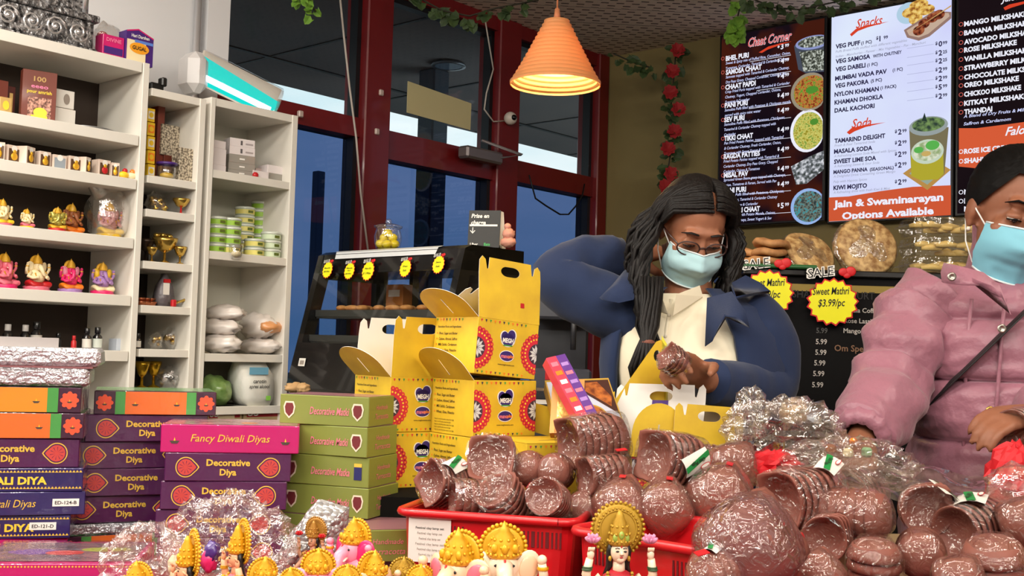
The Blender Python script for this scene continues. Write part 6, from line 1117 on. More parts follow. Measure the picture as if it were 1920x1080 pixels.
# heap in the first basket
LP(808, 905, 84, 1.98, (.75, .65, -.1), 6, 'sq', 'dark-mouthed lamp pack at the outer end of the first basket', pitch=.28, tag_=(2.1, .45, 1.1))
LP(848, 935, 74, 1.93, (1, .25, -.05), 6, 'rd', 'ribbed lamp pack lying sideways at the near corner of the first basket', pitch=.4, roll=.3)
LP(920, 858, 96, 2.0, (.15, .95, -.35), 4, 'sq', 'large square-mouthed lamp pack standing open to view on the first basket', roll=.75)
LP(926, 918, 78, 1.9, (.5, .6, -.75), 6, 'lip', 'round-mouthed lamp pack tilted up in the middle of the first basket', pitch=.34)
LP(1020, 930, 70, 1.87, (.28, .9, -.25), 6, 'rd', 'round lamp pack with a pale rim facing the viewer in the first basket', pitch=.42, sticker=(.5, .2))
LP(978, 872, 66, 2.0, (.5, .8, -.3), 4, 'rd', 'lamp pack showing rounded bottoms behind the round-mouthed one', face='out')
LP(1030, 880, 66, 1.98, (.4, .9, -.2), 4, 'rd', 'lamp pack showing rounded bottoms under the big ribbed pack', face='out')
LP(1090, 950, 86, 1.95, (.4, .8, -.4), 5, 'rd', 'shaded lamp pack at the inner corner of the first basket', face='out')
LP(880, 965, 70, 1.99, (1, .3, 0), 6, 'rd', 'lamp pack low inside the first basket', pitch=.4)
LP(985, 985, 74, 1.97, (1, .3, -.1), 5, 'rd', 'lamp pack lying deep in the first basket', pitch=.4)
LP(1066, 832, 104, 2.03, (.93, .42, .12), 7, 'sq', 'big ribbed lamp pack lying across the top of the heap, before the round yellow flap', pitch=.3, roll=.8)
LP(1098, 893, 78, 1.96, (.93, .35, .1), 6, 'sq', 'dark-mouthed ribbed lamp pack under the big ribbed one, with a red sticker', pitch=.36, roll=.7, sticker=(1.1, .82))
# heap across the second basket and to the right
LP(1226, 856, 106, 1.95, (.85, .55, -.12), 6, 'sq', 'large square lamp pack with a striped label facing the peaked carton', pitch=.32, roll=.85, tag_=(2.3, .5, 1.15))
LP(1160, 962, 106, 1.86, (.2, .95, .1), 4, 'sq', 'smooth-bottomed lamp pack right behind the golden halo', face='out', roll=.2, sticker=(1.4, .6))
LP(1246, 965, 108, 1.85, (.15, .97, .1), 4, 'sq', 'smooth-bottomed lamp pack beside the one behind the halo, red sticker on top', face='out', roll=.1, sticker=(1.6, .5))
LP(1345, 950, 128, 1.86, (.3, .95, .12), 4, 'sq', 'wide lamp pack with its bottom to the viewer behind the hazy bundle', face='out', roll=.3, sticker=(1.5, .6))
LP(1370, 880, 96, 2.04, (.3, .95, .0), 4, 'sq', 'lamp pack far back under the crumpled cellophane', face='out', roll=.5)
LP(1300, 880, 84, 2.1, (.9, .4, 0), 5, 'sq', 'ribbed lamp pack behind the square one with the striped label', pitch=.32)
LP(1382, 1046, 190, 1.5, (.4, .9, .06), 5, 'sq', 'big hazy bundle of clay lamps in purple tinted plastic, nearest the goddess figurine', face='out', roll=.15, wrap=m_haze)
LP(1462, 940, 118, 1.82, (.86, .5, .08), 7, 'sq', 'square-mouthed lamp pack with ribs and a flat striped label on top', pitch=.3, roll=.75, tag_=(1.2, .8, 1.2))
LP(1545, 1012, 84, 1.76, (.5, .85, .1), 5, 'lip', 'curved lamp pack showing a red-brown mouth beside the hazy bundle', pitch=.34)
LP(1668, 970, 100, 1.78, (-.82, .5, -.03), 7, 'rd', 'lamp pack with a smooth round bottom and ribs running off to its far side', face='out', pitch=.34)
LP(1640, 1012, 98, 1.72, (.02, .12, -1), 6, 'rd', 'upright column pack of lamps below the smooth round bottom', face='out', pitch=.42)
LP(1738, 958, 92, 1.84, (.25, .95, -.05), 5, 'lip', 'dark open-mouthed lamp pack in the middle of the near heap', pitch=.34, tag_=(2.3, .1, 1.2))
LP(1790, 1000, 100, 1.8, (.8, .55, .12), 7, 'rd', 'arched ribbed lamp pack with a curved striped label on top', pitch=.36, tag_=(1.5, .45, 1.6))
LP(1728, 1050, 90, 1.72, (.3, .9, .1), 4, 'rd', 'lamp pack low between the column pack and the arched one', face='out')
LP(1862, 1010, 118, 1.68, (.12, .2, -1), 5, 'rd', 'upright ribbed lamp pack at the near cut corner', face='out', pitch=.4)
LP(1925, 985, 96, 1.74, (.3, .9, 0), 4, 'sq', 'lamp pack cut by the edge beside the red bag', face='out', roll=.4)
LP(1305, 1086, 96, 1.5, (.85, .5, .15), 5, 'rd', 'lamp pack with a red sticker and green label, nearest the camera', face='out', pitch=.36, tag_=(1.6, .45, .8), sticker=(1.9, .05))
LP(1530, 1085, 90, 1.62, (.4, .9, 0), 4, 'sq', 'lamp pack cut by the lower edge beside the column pack', face='out')
LP(1790, 1095, 96, 1.62, (.5, .8, 0), 4, 'sq', 'lamp pack cut by the lower edge in front of the arched one', face='out', roll=.5)
LP(1590, 925, 84, 1.98, (.8, .6, 0), 5, 'sq', 'lamp pack lying at the back behind the smooth round bottom', pitch=.34)
# carton risers under the heap
for i, (px, Y, w_, d_, h_) in enumerate(((1440, 1.98, .28, .2, .13), (1720, 1.9, .28, .22, .1), (1915, 1.9, .16, .2, .13))):
    c = P(px, 900, Y); q = MB(); q.box((0, 0, h_/2), (w_, d_, h_), mat('kraft_carton', (176, 152, 112)), bev=.002); tag(q.build('stock_carton', None, T(c.x, c.y+.1, TZ)), ('kraft stock carton under the middle of the lamp heap', 'kraft stock carton under the far side of the lamp heap', 'kraft stock carton under the red bag beside the pink coat')[i], 'box', 'stock cartons under the lamps')
# ================================================================ CRUMPLED CELLOPHANE, RED BAGS
def crumple(name, pts_c, r, k, label, cat, m_, seed, sub=40, group=None, parts=()):
    q = MB(); kk = len(q.v); q.ball((0, 0, 0), r, m_, nu=sub, nv=sub//2, smooth=False)
    for i in range(len(q.v)):
        d = q.v[i]/max(r); p = d*4.2+Vector((seed*3.1, seed, 0)); a = 1-abs(noise.noise(p))*1.9; b = noise.noise(p*2.6); q.v[i] = q.v[i]*(1+k*(a-.6)+k*.45*b)
    lo = min(v.z for v in q.v)
    o = q.build(name, None, T(pts_c) ); return tag(o, label, cat, group)
m_cel = film('crumpled_cellophane', .14, sc=34, k=1.0, rough=.05, dist=.01)
crumple('cellophane_bag', P(1470, 812, 2.16), (.115, .08, .068), .36, 'large crumpled clear cellophane bag behind the lamp heap, before the chalk board', 'bag', m_cel, 1)
crumple('cellophane_bag', P(1408, 775, 2.24), (.035, .04, .05), .4, 'peaked crumpled cellophane at the corner of the open yellow carton', 'bag', m_cel, 2, 30)
crumple('cellophane_bag', P(1590, 872, 2.05), (.12, .09, .05), .32, 'crumpled clear bag with tiny coloured trinkets before the pink sleeve', 'bag', m_cel, 3)
for i, (px, py, m_) in enumerate(((1558, 842, m_brownfig), (1600, 826, m_orange), (1625, 848, mat('mint_plastic', (150, 200, 150), .4)), (1566, 878, m_pinkskin), (1590, 850, m_cream))):
    q = MB(); q.box((0, 0, 0), (.024, .012, .01) if i == 1 else (.018, .016, .018), m_, bev=.004); tag(q.build('trinket', None, T(P(px, py, 2.05)) @ RZ(i)), ('brown trinket inside the crumpled clear bag', 'orange sticker strip on the crumpled clear bag by the cuff', 'mint green trinket inside the crumpled clear bag', 'pink trinket low inside the crumpled clear bag', 'cream trinket inside the crumpled clear bag')[i], 'trinket')
q = MB(); pts = [(1540, 840), (1640, 838), (1760, 872), (1880, 905), (1912, 940), (1830, 950), (1700, 925), (1560, 905)]
a_ = [P(x, y, 1.98-.0006*(y-840)) for x, y in pts]; cen = sum(a_, Vector())/len(a_)
def sheetfn(u, v):
    t = P(1540, 838, 2.02).lerp(P(1905, 905, 1.9), u); b = P(1560, 912, 1.9).lerp(P(1905, 985, 1.78), u); return t.lerp(b, v)+Vector((0, .012*noise.noise(Vector((u*7, v*5, 1))), .014*noise.noise(Vector((u*6, v*5, 9)))))
q.grid(sheetfn, 40, 16, film('slack_clear_sheet', .14, sc=26, k=.6)); tag(q.build('clear_plastic_bag', None, None, True), 'slack clear plastic bag stretched over the lamp packs before the pink coat', 'bag')
m_rcl = mat('red_tissue_paper', (200, 24, 36), .6)
crumple('red_paper_bag', P(1450, 880, 2.1), (.058, .05, .035), .3, 'crumpled red paper bag behind the square-mouthed lamp pack', 'bag', m_rcl, 5, 26)
crumple('red_paper_bag', P(1902, 905, 1.98), (.05, .05, .07), .25, 'red bag at the cut edge beside the pink coat', 'bag', m_rcl, 6, 26)
crumple('red_paper_bag', P(1890, 1000, 1.85), (.035, .04, .03), .3, 'small red paper scrap by the arched lamp pack', 'bag', m_rcl, 7, 22)
q = MB(); blob(q, (0, 0, .03), (.05, .03, .035), film('clear_bag'), .3, 3, 7); tag(q.build('clear_bag', None, T(P(1905, 945, 1.86))), 'small clear bag on the red bag at the cut edge', 'bag')
r = root('chain_bundle', T(P(1488, 772, 2.35)), 'small bundle of pale trinkets with a folded paper behind the cellophane', 'trinkets')
q = MB(); blob(q, (0, 0, 0), (.03, .03, .028), mat('beige_beads', (190, 160, 120), .5, bump=(120, .8, .006)), .4, 5, 3); part(q, 'bead_lump', r); q = MB(); q.add([(.02, 0, -.01), (.06, .01, -.03), (.05, .02, .005)], [(0, 1, 2)], mat('pale_blue_paper', (200, 214, 226), .6)); part(q, 'folded_paper', r)
q = MB(); q.box((0, 0, 0), (.16, .05, .09), mat('dark_riser_board', (36, 30, 26))); c = P(1490, 800, 2.38); tag(q.build('display_riser', None, T(c.x, c.y+.0, c.z-.035)), 'dark riser behind the crumpled cellophane', 'riser')
# ================================================================ FIGURINES AND BAGS AT THE FRONT OF THE TABLE
def goddess_parts(r, c, lotus=True):
    """seated crowned goddess figurine, one unit tall, facing -y"""
    g = c['gold']; sk = c['skin']; b = MB(); b.lathe([(.3, 0), (.33, .03), (.28, .07), (.3, .1), (.22, .12)], c['base'], n=24)
    for i in range(12): a = 2*pi*i/12; b.ball((.3*cos(a), .3*sin(a), .085), (.06, .06, .05), c['base'], nu=8, nv=6)
    part(b, 'lotus_base', r)
    b = MB()
    for s in (-1, 1): b.tube([(.06*s, .02, .2), (.24*s, -.08, .18), (.2*s, -.2, .17), (-.02*s, -.22, .16)], [.1, .09, .07, .05], c['dress'], n=14)
    b.lathe([(.2, .12), (.17, .22), (.11, .34), (.12, .42), (.135, .48), (.11, .54), (.05, .575)], c['dress'], n=24, warp=lambda v, a: Vector((v.x, v.y*.75, v.z)))
    b.lathe([(.085, .44), (.138, .475), (.12, .53)], c['blouse'], n=20, cap=(False, False), warp=lambda v, a: Vector((v.x*1.03, v.y*.78, v.z)))
    for k_ in range(9): t = k_/8; b.ball((-.1+.2*t, -.085-.02*sin(pi*t), .53-.24*t), .024, c.get('sash') or g, nu=8, nv=6)
    part(b, 'dress', r)
    b = MB(); b.tube([(0, 0, .55), (0, 0, .64)], [.045, .04], sk, n=14); b.ball((0, -.012, .7), (.062, .066, .078), sk, nu=20, nv=16); b.ball((0, -.05, .655), (.03, .024, .026), sk, nu=12, nv=8); b.tube([(0, -.072, .715), (0, -.09, .69)], [.008, .015], sk, n=8)
    for s in (-1, 1):
        b.tube([(.12*s, .0, .52), (.2*s, .0, .46), (.235*s, -.03, .55), (.215*s, -.05, .66)], [.042, .036, .032, .026], sk, n=12); b.ball((.21*s, -.055, .69), (.026, .02, .036), sk, nu=10, nv=8)
        for f_ in range(4): b.tube([(.195*s+.01*f_*s, -.06, .71), (.19*s+.012*f_*s, -.075, .74)], [.009, .006], sk, n=6)
        b.tube([(.12*s, -.0, .5), (.19*s, -.03, .38), (.16*s, -.17, .34)], [.042, .036, .028], sk, n=12); b.ball((.155*s, -.19, .34), (.028, .034, .02), sk, nu=10, nv=8)
    part(b, 'body', r)
    b = MB(); ey = mat('painted_eye', (20, 18, 20))
    for s in (-1, 1): b.ball((.026*s, -.072, .712), (.014, .006, .006), ey, nu=10, nv=6); b.tube([(.012*s, -.0745, .732), (.028*s, -.073, .737), (.042*s, -.064, .73)], .0028, ey, n=5)
    b.ball((0, -.077, .672), (.012, .005, .005), mat('red_lips', (180, 30, 40), .4), nu=8, nv=6); b.ball((0, -.0765, .745), (.006, .004, .008), mat('red_tilak', (180, 30, 30)), nu=8, nv=6); part(b, 'painted_face', r)
    b = MB(); hm = mat('painted_black_hair', (24, 20, 20), .4)
    for s in (-1, 1): b.tube([(.05*s, .01, .76), (.066*s, .01, .7), (.06*s, .03, .6), (.1*s, .06, .5)], [.022, .024, .024, .012], hm, n=8)
    b.ball((0, .03, .7), (.062, .05, .08), hm, nu=12, nv=8); part(b, 'hair', r)
    k = MB(); k.lathe([(.07, .745), (.08, .765), (.07, .785), (.075, .8), (.062, .84), (.066, .852), (.048, .89), (.05, .9), (.028, .94), (.03, .95), (.008, .985)], g, n=24)
    for zz, rr, m_ in ((.775, .078, 16), (.825, .072, 12), (.875, .056, 9)):
        for i in range(m_): a = 2*pi*i/m_; k.ball((rr*cos(a), rr*sin(a), zz), .0115, g, nu=6, nv=5)
    for s in (-1, 0, 1): k.ball((.04*s, -.068+.012*abs(s), .8+.02*(1-abs(s))), (.02, .014, .03), c.get('gem') or g, nu=8, nv=6)
    part(k, 'crown', r)
    h = MB(); Hm = T(0, .055, .845) @ RX(pi/2); R_ = .185
    h.lathe([(.02, -.008), (R_*.84, -.008), (R_, 0), (R_*.84, .008), (.02, .008)], g, Hm, n=36); h.lathe([(R_*.66, .008), (R_*.7, .018), (R_*.76, .008)], g, Hm, n=36, cap=(False, False))
    for i in range(34): a = 2*pi*i/34; h.ball((R_*cos(a), .055, .845+R_*sin(a)), .0135, g, nu=6, nv=5); h.ball((R_*.78*cos(a), .04, .845+R_*.78*sin(a)), .009, g, nu=6, nv=4)
    part(h, 'halo', r)
    j = MB()
    for i in range(15): a = pi+pi*i/14; j.ball((.085*cos(a), -.04-.06*abs(sin(a)), .56+.1*sin(a)), .014, g, nu=6, nv=5)
    for s in (-1, 1):
        j.ball((.066*s, -.015, .655), (.013, .013, .02), g, nu=8, nv=6)
        for zz, xx in ((.6, .226), (.585, .23)): j.lathe([(.034, -.007), (.038, 0), (.034, .007)], c.get('bangle') or g, T(xx*s, -.04, zz), n=12, cap=(False, False))
        j.lathe([(.044, -.012), (.05, 0), (.044, .012)], g, T(.165*s, 0, .49) @ RY(1.0*s), n=12, cap=(False, False))
    part(j, 'jewellery', r)
    if lotus:
        for s in (-1, 1):
            l = MB(); M0 = T(.2*s, -.065, .77)
            for ring_, (n_, tl, L_) in enumerate(((8, 1.0, .055), (6, .55, .06), (4, .2, .05))):
                for i in range(n_): a = 2*pi*i/n_+ring_*.4; l.ball((0, 0, L_*.6), (.016, .009, L_*.62), c['lotus'], M0 @ RZ(a) @ RY(tl), nu=8, nv=6)
            part(l, 'lotus_flower', r)
g_b = mat('bright_gold_paint', (232, 176, 30), .34, metal=.3, coat=.35, bump=(260, .55, .001)); g_o = mat('old_gold_paint', (190, 150, 44), .36, metal=.4, coat=.2, bump=(300, .6, .001))
m_ivory = mat('ivory_figurine_skin', (240, 216, 188), .38, coat=.35); m_fp = mat('flesh_figurine_skin', (236, 176, 134), .4, coat=.3); m_lot = mat('pink_lotus_paint', (214, 140, 176), .5)
gf = 'painted figurines at the front of the table'
def stand(px, pyt, Y, H, tip): p = P(px, pyt, Y); return T(p.x, p.y, max(p.z-H*tip, TZ))
def riser_under(M, w_=.1):
    z = M.translation.z
    if z > TZ+.012: q = MB(); q.box((0, 0, (z-TZ)/2), (w_, w_, z-TZ-.001), mat('dark_riser_board', (36, 30, 26))); tag(q.build('display_riser', None, T(M.translation.x, M.translation.y, TZ)), 'small dark block raising a figurine at the table front', 'riser', 'small dark blocks under the figurines')
def gan(px, pyt, Y, H, rz, cols, label, seed=0): M = stand(px, pyt, Y, H, 1.03); riser_under(M, H*.55); return idol(M @ RZ(rz), H, cols, label, gf, True, seed)
def god(px, pyt, Y, H, rz, cols, label, lotus=False, group=gf):
    M = stand(px, pyt, Y, H, 1.03); riser_under(M, H*.5); r = root('deity_figurine', M @ RZ(rz) @ SC(H, H, H), label, 'figurine', group); goddess_parts(r, cols, lotus); return r
god(1163, 944, 1.56, .2, .12, dict(gold=g_o, skin=m_ivory, base=m_rose, dress=mat('crimson_dress_paint', (170, 26, 40), .5), blouse=m_yellow, lotus=m_lot, sash=mat('green_garland_paint', (150, 170, 60), .5), gem=mat('green_gem_paint', (150, 170, 70), .3), bangle=mat('dark_green_bangle', (60, 90, 60), .4)), 'goddess figurine holding two pink lotuses under a big golden halo', True)
gan(946, 980, 1.6, .174, .08, dict(gold=g_b, skin=m_ivory, dhoti=m_orange, base=m_rose, ear=m_ivory, ear_in=m_peach), 'elephant-headed figurine facing forward with a golden crown, before the red basket', 1)
gan(860, 988, 1.49, .163, -.6, dict(gold=g_b, skin=m_peach, dhoti=g_b, base=m_rose, ear=m_peach, ear_in=m_rose), 'elephant-headed figurine turned aside with a tall golden crown, before the white sheet', 0)
gan(664, 968, 1.66, .135, -.7, dict(gold=g_b, skin=m_pinkskin, dhoti=mat('teal_paint', (60, 140, 160), .4), base=m_hot, ear=m_hot, ear_in=m_hot), 'pink elephant-headed figurine with hot pink ears and a teal robe', 1)
god(589, 970, 1.74, .11, -.5, dict(gold=mat('antique_gold_paint', (176, 126, 50), .4, metal=.3), skin=mat('tan_figurine_skin', (206, 150, 116), .45), base=m_redp, dress=m_redp, blouse=m_rose, lotus=m_redp), 'goddess figurine in red inside the silver bubble bag', True)
gan(598, 1026, 1.52, .118, .15, dict(gold=g_b, skin=m_pinkskin, dhoti=m_orange, base=m_rose), 'golden crowned figurine cut by the lower edge before the bubble bag', 0)
gan(704, 1030, 1.52, .12, .9, dict(gold=g_b, skin=m_peach, dhoti=m_rose, base=m_rose), 'golden crowned figurine seen from the side beside the pink elephant-headed one', 1)
sidec = dict(gold=g_b, skin=m_fp, base=m_rose, dress=m_rose, blouse=m_redp, lotus=m_lot)
god(352, 1010, 1.5, .165, -1.05, sidec, 'side-facing figurine with a golden crest, before the crumpled clear bag, nearest the pink box')
god(446, 1002, 1.6, .165, -1.05, sidec, 'second side-facing figurine with a golden crest, before the stack with the pink top')
gan(498, 1042, 1.5, .108, .6, dict(gold=g_b, skin=m_peach, dhoti=m_orange, base=m_rose), 'golden crowned figurine low between the side-facing one and the bubble bag', 1)
for i, (px, pt, Y, H) in enumerate(((758, 1042, 1.56, .1), (545, 1062, 1.48, .1), (652, 1056, 1.47, .1), (790, 1056, 1.5, .1), (256, 1050, 1.5, .11))):
    gan(px, pt, Y, H, (.3, -.3, .2, .1, -.4)[i], dict(gold=(g_o, g_b, g_b, g_b, g_b)[i], skin=(m_brownfig, m_peach, m_pinkskin, m_peach, m_cream)[i], dhoti=m_orange, base=m_rose), ('small old-gold pointed crown peeping up between the pink-edged box and the basket', 'small golden crown low before the bubble bag, cut by the lower edge', 'small golden crown low before the pink elephant-headed figurine', 'small golden crown at the corner of the red basket', 'yellow crowned figurine inside the crumpled clear bag')[i], i)
m_cel2 = film('clear_figurine_bag', .1, sc=42, k=1.0, rough=.05, dist=.012)
crumple('cellophane_bag', P(430, 1035, 1.73), (.1, .07, .085), .34, 'large crumpled clear bag behind the two side-facing figurines', 'bag', m_cel2, 11, 44)
crumple('cellophane_bag', P(272, 1065, 1.62), (.06, .06, .06), .34, 'crumpled clear bag beside the flat pink box', 'bag', m_cel2, 12, 36)
for i, (px, py, m_) in enumerate(((392, 1052, m_hot), (398, 1035, m_pur), (330, 1062, m_cream))): q = MB(); blob(q, (0, 0, 0), (.012, .01, .016), m_, .3, 3, i); tag(q.build('trinket', None, T(P(px, py, 1.66))), ('hot pink trinket in the large crumpled clear bag', 'purple trinket in the large crumpled clear bag', 'cream trinket low between the clear bags')[i], 'trinket')
# bubble-wrap bag standing up
m_bub = mat('silver_bubble_wrap', (206, 206, 206), .22, metal=.55, bump=(0, 0)[:0] or None); nb = m_bub.node_tree; vz = nb.nodes.new('ShaderNodeTexVoronoi'); vz.inputs['Scale'].default_value = 110; tb_ = nb.nodes.new('ShaderNodeTexCoord'); bu = nb.nodes.new('ShaderNodeBump'); bu.inputs['Strength'].default_value = 1; bu.inputs['Distance'].default_value = .006; bu.invert = True
nb.links.new(tb_.outputs['Object'], vz.inputs[0]); nb.links.new(vz.outputs['Distance'], bu.inputs['Height']); nb.links.new(bu.outputs[0], nb.nodes['Principled BSDF'].inputs['Normal']); nb.nodes['Principled BSDF'].inputs['Alpha'].default_value = .93
Yb = 1.8; corners = [(515, 1078), (520, 1040), (556, 982), (598, 934), (657, 950), (650, 990), (640, 1078)]; cpt = P(590, 1078, Yb); q = MB()
out = [P(x, y, Yb)-cpt for x, y in corners]; cen = sum(out, Vector())/len(out)
def subd(pl, n=6): return [pl[i].lerp(pl[(i+1) % len(pl)], k/n) for i in range(len(pl)) for k in range(n)]
o_ = subd(out); rings = []
for s_, dy in ((1.0, .0), (.98, -.008), (.8, -.022), (.5, -.03), (.05, -.033)): rings.append([cen+(p-cen)*s_+Vector((0, dy+.004*noise.noise(p*40), 0)) for p in o_])
q.loft(rings, m_bub, cap=(False, True)); q.loft([[p+Vector((0, .002, 0)) for p in o_], [cen+(p-cen)*.5+Vector((0, .02, 0)) for p in o_]], m_bub, cap=(False, True)); q.bad_noise(.004, 30)
tag(q.build('bubble_wrap_bag', None, T(cpt.x, cpt.y, cpt.z)), 'silver bubble wrap bag standing behind the figurines', 'bag')
# ================================================================ PEOPLE
def fuse(mb, name, m, parent, voxel=.006, it=4, world=True):
    """join overlapping shapes into one continuous skin"""
    me = mb.mesh('tmp'); o = bpy.data.objects.new('tmp', me); COL.objects.link(o)
    md = o.modifiers.new('r', 'REMESH'); md.mode = 'VOXEL'; md.voxel_size = voxel; md.use_smooth_shade = True
    sm = o.modifiers.new('s', 'SMOOTH'); sm.iterations = it; sm.factor = .5
    dg = bpy.context.evaluated_depsgraph_get(); ev = o.evaluated_get(dg); mm = bpy.data.meshes.new_from_object(ev)
    bpy.data.objects.remove(o); bpy.data.meshes.remove(me)
    inv = WM[parent.name].inverted() if world else I4
    mm.transform(inv); mm.materials.clear(); mm.materials.append(m); mm.name = name
    for p in mm.polygons: p.material_index = 0; p.use_smooth = True
    ob = bpy.data.objects.new(name, mm); COL.objects.link(ob); return place(ob, parent)
def ring(c, rx, ry, n=28, sq=2.4, rot=0):
    o = []
    for i in range(n):
        a = 2*pi*i/n; ca, sa = cos(a), sin(a); x = rx*abs(ca)**(2/sq)*(1 if ca >= 0 else -1); y = ry*abs(sa)**(2/sq)*(1 if sa >= 0 else -1)
        o.append(Vector(c)+Vector((x*cos(rot)-y*sin(rot), x*sin(rot)+y*cos(rot), 0)))
    return o
def limb(mb, pts, rs, m, n=16, sub=5):
    """smooth tapering tube through the joints"""
    P_ = [Vector(p) for p in pts]; out, rr = [], []
    for i in range(len(P_)-1):
        p0, p1, p2, p3 = P_[max(i-1, 0)], P_[i], P_[i+1], P_[min(i+2, len(P_)-1)]
        for k in range(sub):
            t = k/sub; out.append(.5*((2*p1)+(p2-p0)*t+(2*p0-5*p1+4*p2-p3)*t*t+(3*p1-p0-3*p2+p3)*t**3)); rr.append(rs[i]+(rs[i+1]-rs[i])*(t*t*(3-2*t)))
    out.append(P_[-1]); rr.append(rs[-1]); mb.tube(out, rr, m, n=n); return out, rr
def hand(mb, M, side, curl, m, thumb=.6, s=1.0, spread=.06):
    """palm and five bent fingers; M: wrist frame, fingers along +y, back of the hand along +z, thumb on side*x"""
    M = M @ SC(s, s, s); mb.loft([ring((0, y, z), rx, rz, 14) if False else [Vector((rx*cos(2*pi*i/14), y, z+rz*sin(2*pi*i/14))) for i in range(14)] for y, z, rx, rz in ((-.035, 0, .026, .021), (0, 0, .029, .019), (.03, 0, .039, .017), (.065, -.001, .043, .0155), (.092, -.003, .041, .0125), (.1, -.004, .036, .008))], m, M)
    for i, (x, L_) in enumerate(((.031, .066), (.0105, .076), (-.0105, .071), (-.03, .055))):
        x *= side; p = Vector((x, .088, -.003)); d = Vector((x*spread*14*.06, 1, 0)).normalized(); pts = [p-d*.012, p]; a = 0; c = curl[i] if isinstance(curl, (list, tuple)) else curl
        for k_, f in enumerate((.45, .32, .25)): a += c*(1, 1.15, .8)[k_]; p = p+Vector((d.x*cos(a), cos(a), -sin(a)))*L_*f; pts.append(p)
        mb.tube(pts, [.0098, .0098, .009, .0082, .0066], m, M, n=10); mb.ball(pts[-1], .0066, m, M, nu=8, nv=6)
    p = Vector((side*.03, .012, -.006)); pts = [Vector((side*.012, -.005, -.004)), p]
    d = Vector((side*.75, .6, -.35-.4*thumb)).normalized(); p = p+d*.036; pts.append(p); d = Vector((side*(.55-.5*thumb), .85, -.35-.4*thumb)).normalized(); p = p+d*.03; pts.append(p); p = p+Vector((d.x-side*.25, d.y, d.z-.1)).normalized()*.022; pts.append(p)
    mb.tube(pts, [.014, .0145, .012, .0105, .008], m, M, n=10); mb.ball(pts[-1], .008, m, M, nu=8, nv=6)
def head_shapes(mb, H, m):
    mb.ball((0, .016, .035), (.074, .094, .098), m, H, 24, 16); mb.ball((0, -.022, -.03), (.06, .066, .088), m, H, 24, 16); mb.ball((0, -.058, -.1), (.027, .026, .022), m, H); mb.ball((0, -.035, -.085), (.046, .045, .035), m, H)
    mb.tube([(0, -.086, .012), (0, -.1, -.018), (0, -.108, -.036)], [.009, .011, .0145], m, H, n=10); mb.ball((.011, -.096, -.038), .009, m, H); mb.ball((-.011, -.096, -.038), .009, m, H)
    mb.ball((0, -.076, .032), (.05, .016, .012), m, H); mb.ball((0, -.088, -.07), (.024, .011, .007), m, H); mb.ball((0, -.087, -.08), (.02, .011, .007), m, H)
    for s in (-1, 1):
        mb.ball((.036*s, -.064, -.026), (.027, .024, .025), m, H); mb.ball((.031*s, -.079, .005), (.0175, .013, .0125), m, H)
        mb.ball((.074*s, .008, -.004), (.01, .022, .03), m, H @ T(0, 0, 0)); mb.ball((.073*s, .002, -.03), (.008, .009, .011), m, H)
def face_parts(r, H, mbrow, lidm, look=.5):
    HL = WM[r.name].inverted() @ H
    for s in (-1, 1):
        q = MB(); q.tube([(.015*s, -.092, .0335), (.034*s, -.09, .0375), (.053*s, -.076, .029)], [.0042, .0046, .0018], mbrow, HL, n=8, flat=.5); part(q, 'eyebrow', r)
        q = MB(); q.ball((.031*s, -.0815, .004), (.0145, .0115, .0088), mat('eye_white', (206, 196, 186), .2), HL); q.ball((.031*s, -.0896, .0005), (.0062, .0042, .0062), mat('dark_iris', (24, 14, 10), .15), HL, 12, 8); part(q, 'eye', r)
        q = MB(); k0 = len(q.v); q.ball((.031*s, -.0812, .0046), (.0158, .0131, .0104), lidm, HL @ RX(0), 18, 12)
        q.f2 = None; part(q, 'eyelid', r) if False else None
        q = MB(); q.grid(lambda u, v: Vector((s*(.031+.0158*cos(pi*u)*sin(pi*(.12+.44*v*look*2)) if False else .031*1+.016*cos(pi*u))*1 if s > 0 else -(.031+.016*cos(pi*u)), -.0812-.0128*sin(pi*u)*cos(.9-1.2*v)*1.02, .0045+.0098*sin(.95-1.05*v)*(.35+.65*sin(pi*u)))), 12, 5, lidm, HL); part(q, 'eyelid', r)
        q = MB(); q.tube([(.016*s, -.086, -.001), (.031*s, -.0945, .001), (.046*s, -.086, -.0005)], .0013, mbrow, HL, n=6); part(q, 'eyelashes', r)
def face_mask(r, H, m, ear=.074):
    HL = WM[r.name].inverted() @ H; q = MB()
    def f(u, v, o=0):
        a = (u-.5)*2; z = -.012-.006*a*a-.112*v+.02*a*a*v; wv = .062+.01*sin(pi*v); y0 = .1+.02*sin(pi*min(1, v*1.5))-.03*max(0, v-.55)+.006*max(0, 1-abs(a)*3)
        x = wv*sin(a*1.32)*1.04; y = -(y0+o+.004)*cos(a*1.2)**.8 if abs(a) < 1 else -(y0+o)*cos(1.2)**.8
        y += -.0022*(abs(((v*6) % 2)-1))*(1-a*a) - (.006*max(0, 1-abs(a)*5) if v < .4 else 0); y += .0025*noise.noise(Vector((a*4, v*7, 2)))
        return Vector((x, y, z))
    q.grid(lambda u, v: f(u, v), 30, 24, m, HL); q.grid(lambda u, v: f(1-u, v, -.0025), 30, 24, m, HL)
    for v in (0, 1): q.tube([f(i/20, v, .0008) for i in range(21)], .0022, mat('mask_edge', (214, 224, 226), .6), HL, n=6)
    o = part(q, 'face_mask', r)
    for s in (0, 1):
        q = MB(); a, b = f(s, .06), f(s, .92); e = Vector(((ear+.004)*(1 if s else -1), .018, .022)); e2 = Vector(((ear+.002)*(1 if s else -1), .03, -.012)); q.tube([a, a.lerp(e, .5)+Vector((.004*(1 if s else -1), 0, 0)), e, e2, b.lerp(e2, .5)+Vector((.004*(1 if s else -1), 0, -.01)), b], .0016, mat('white_elastic', (226, 226, 224), .6), HL, n=6)
        c = q.build('ear_loop', o); 
    return o
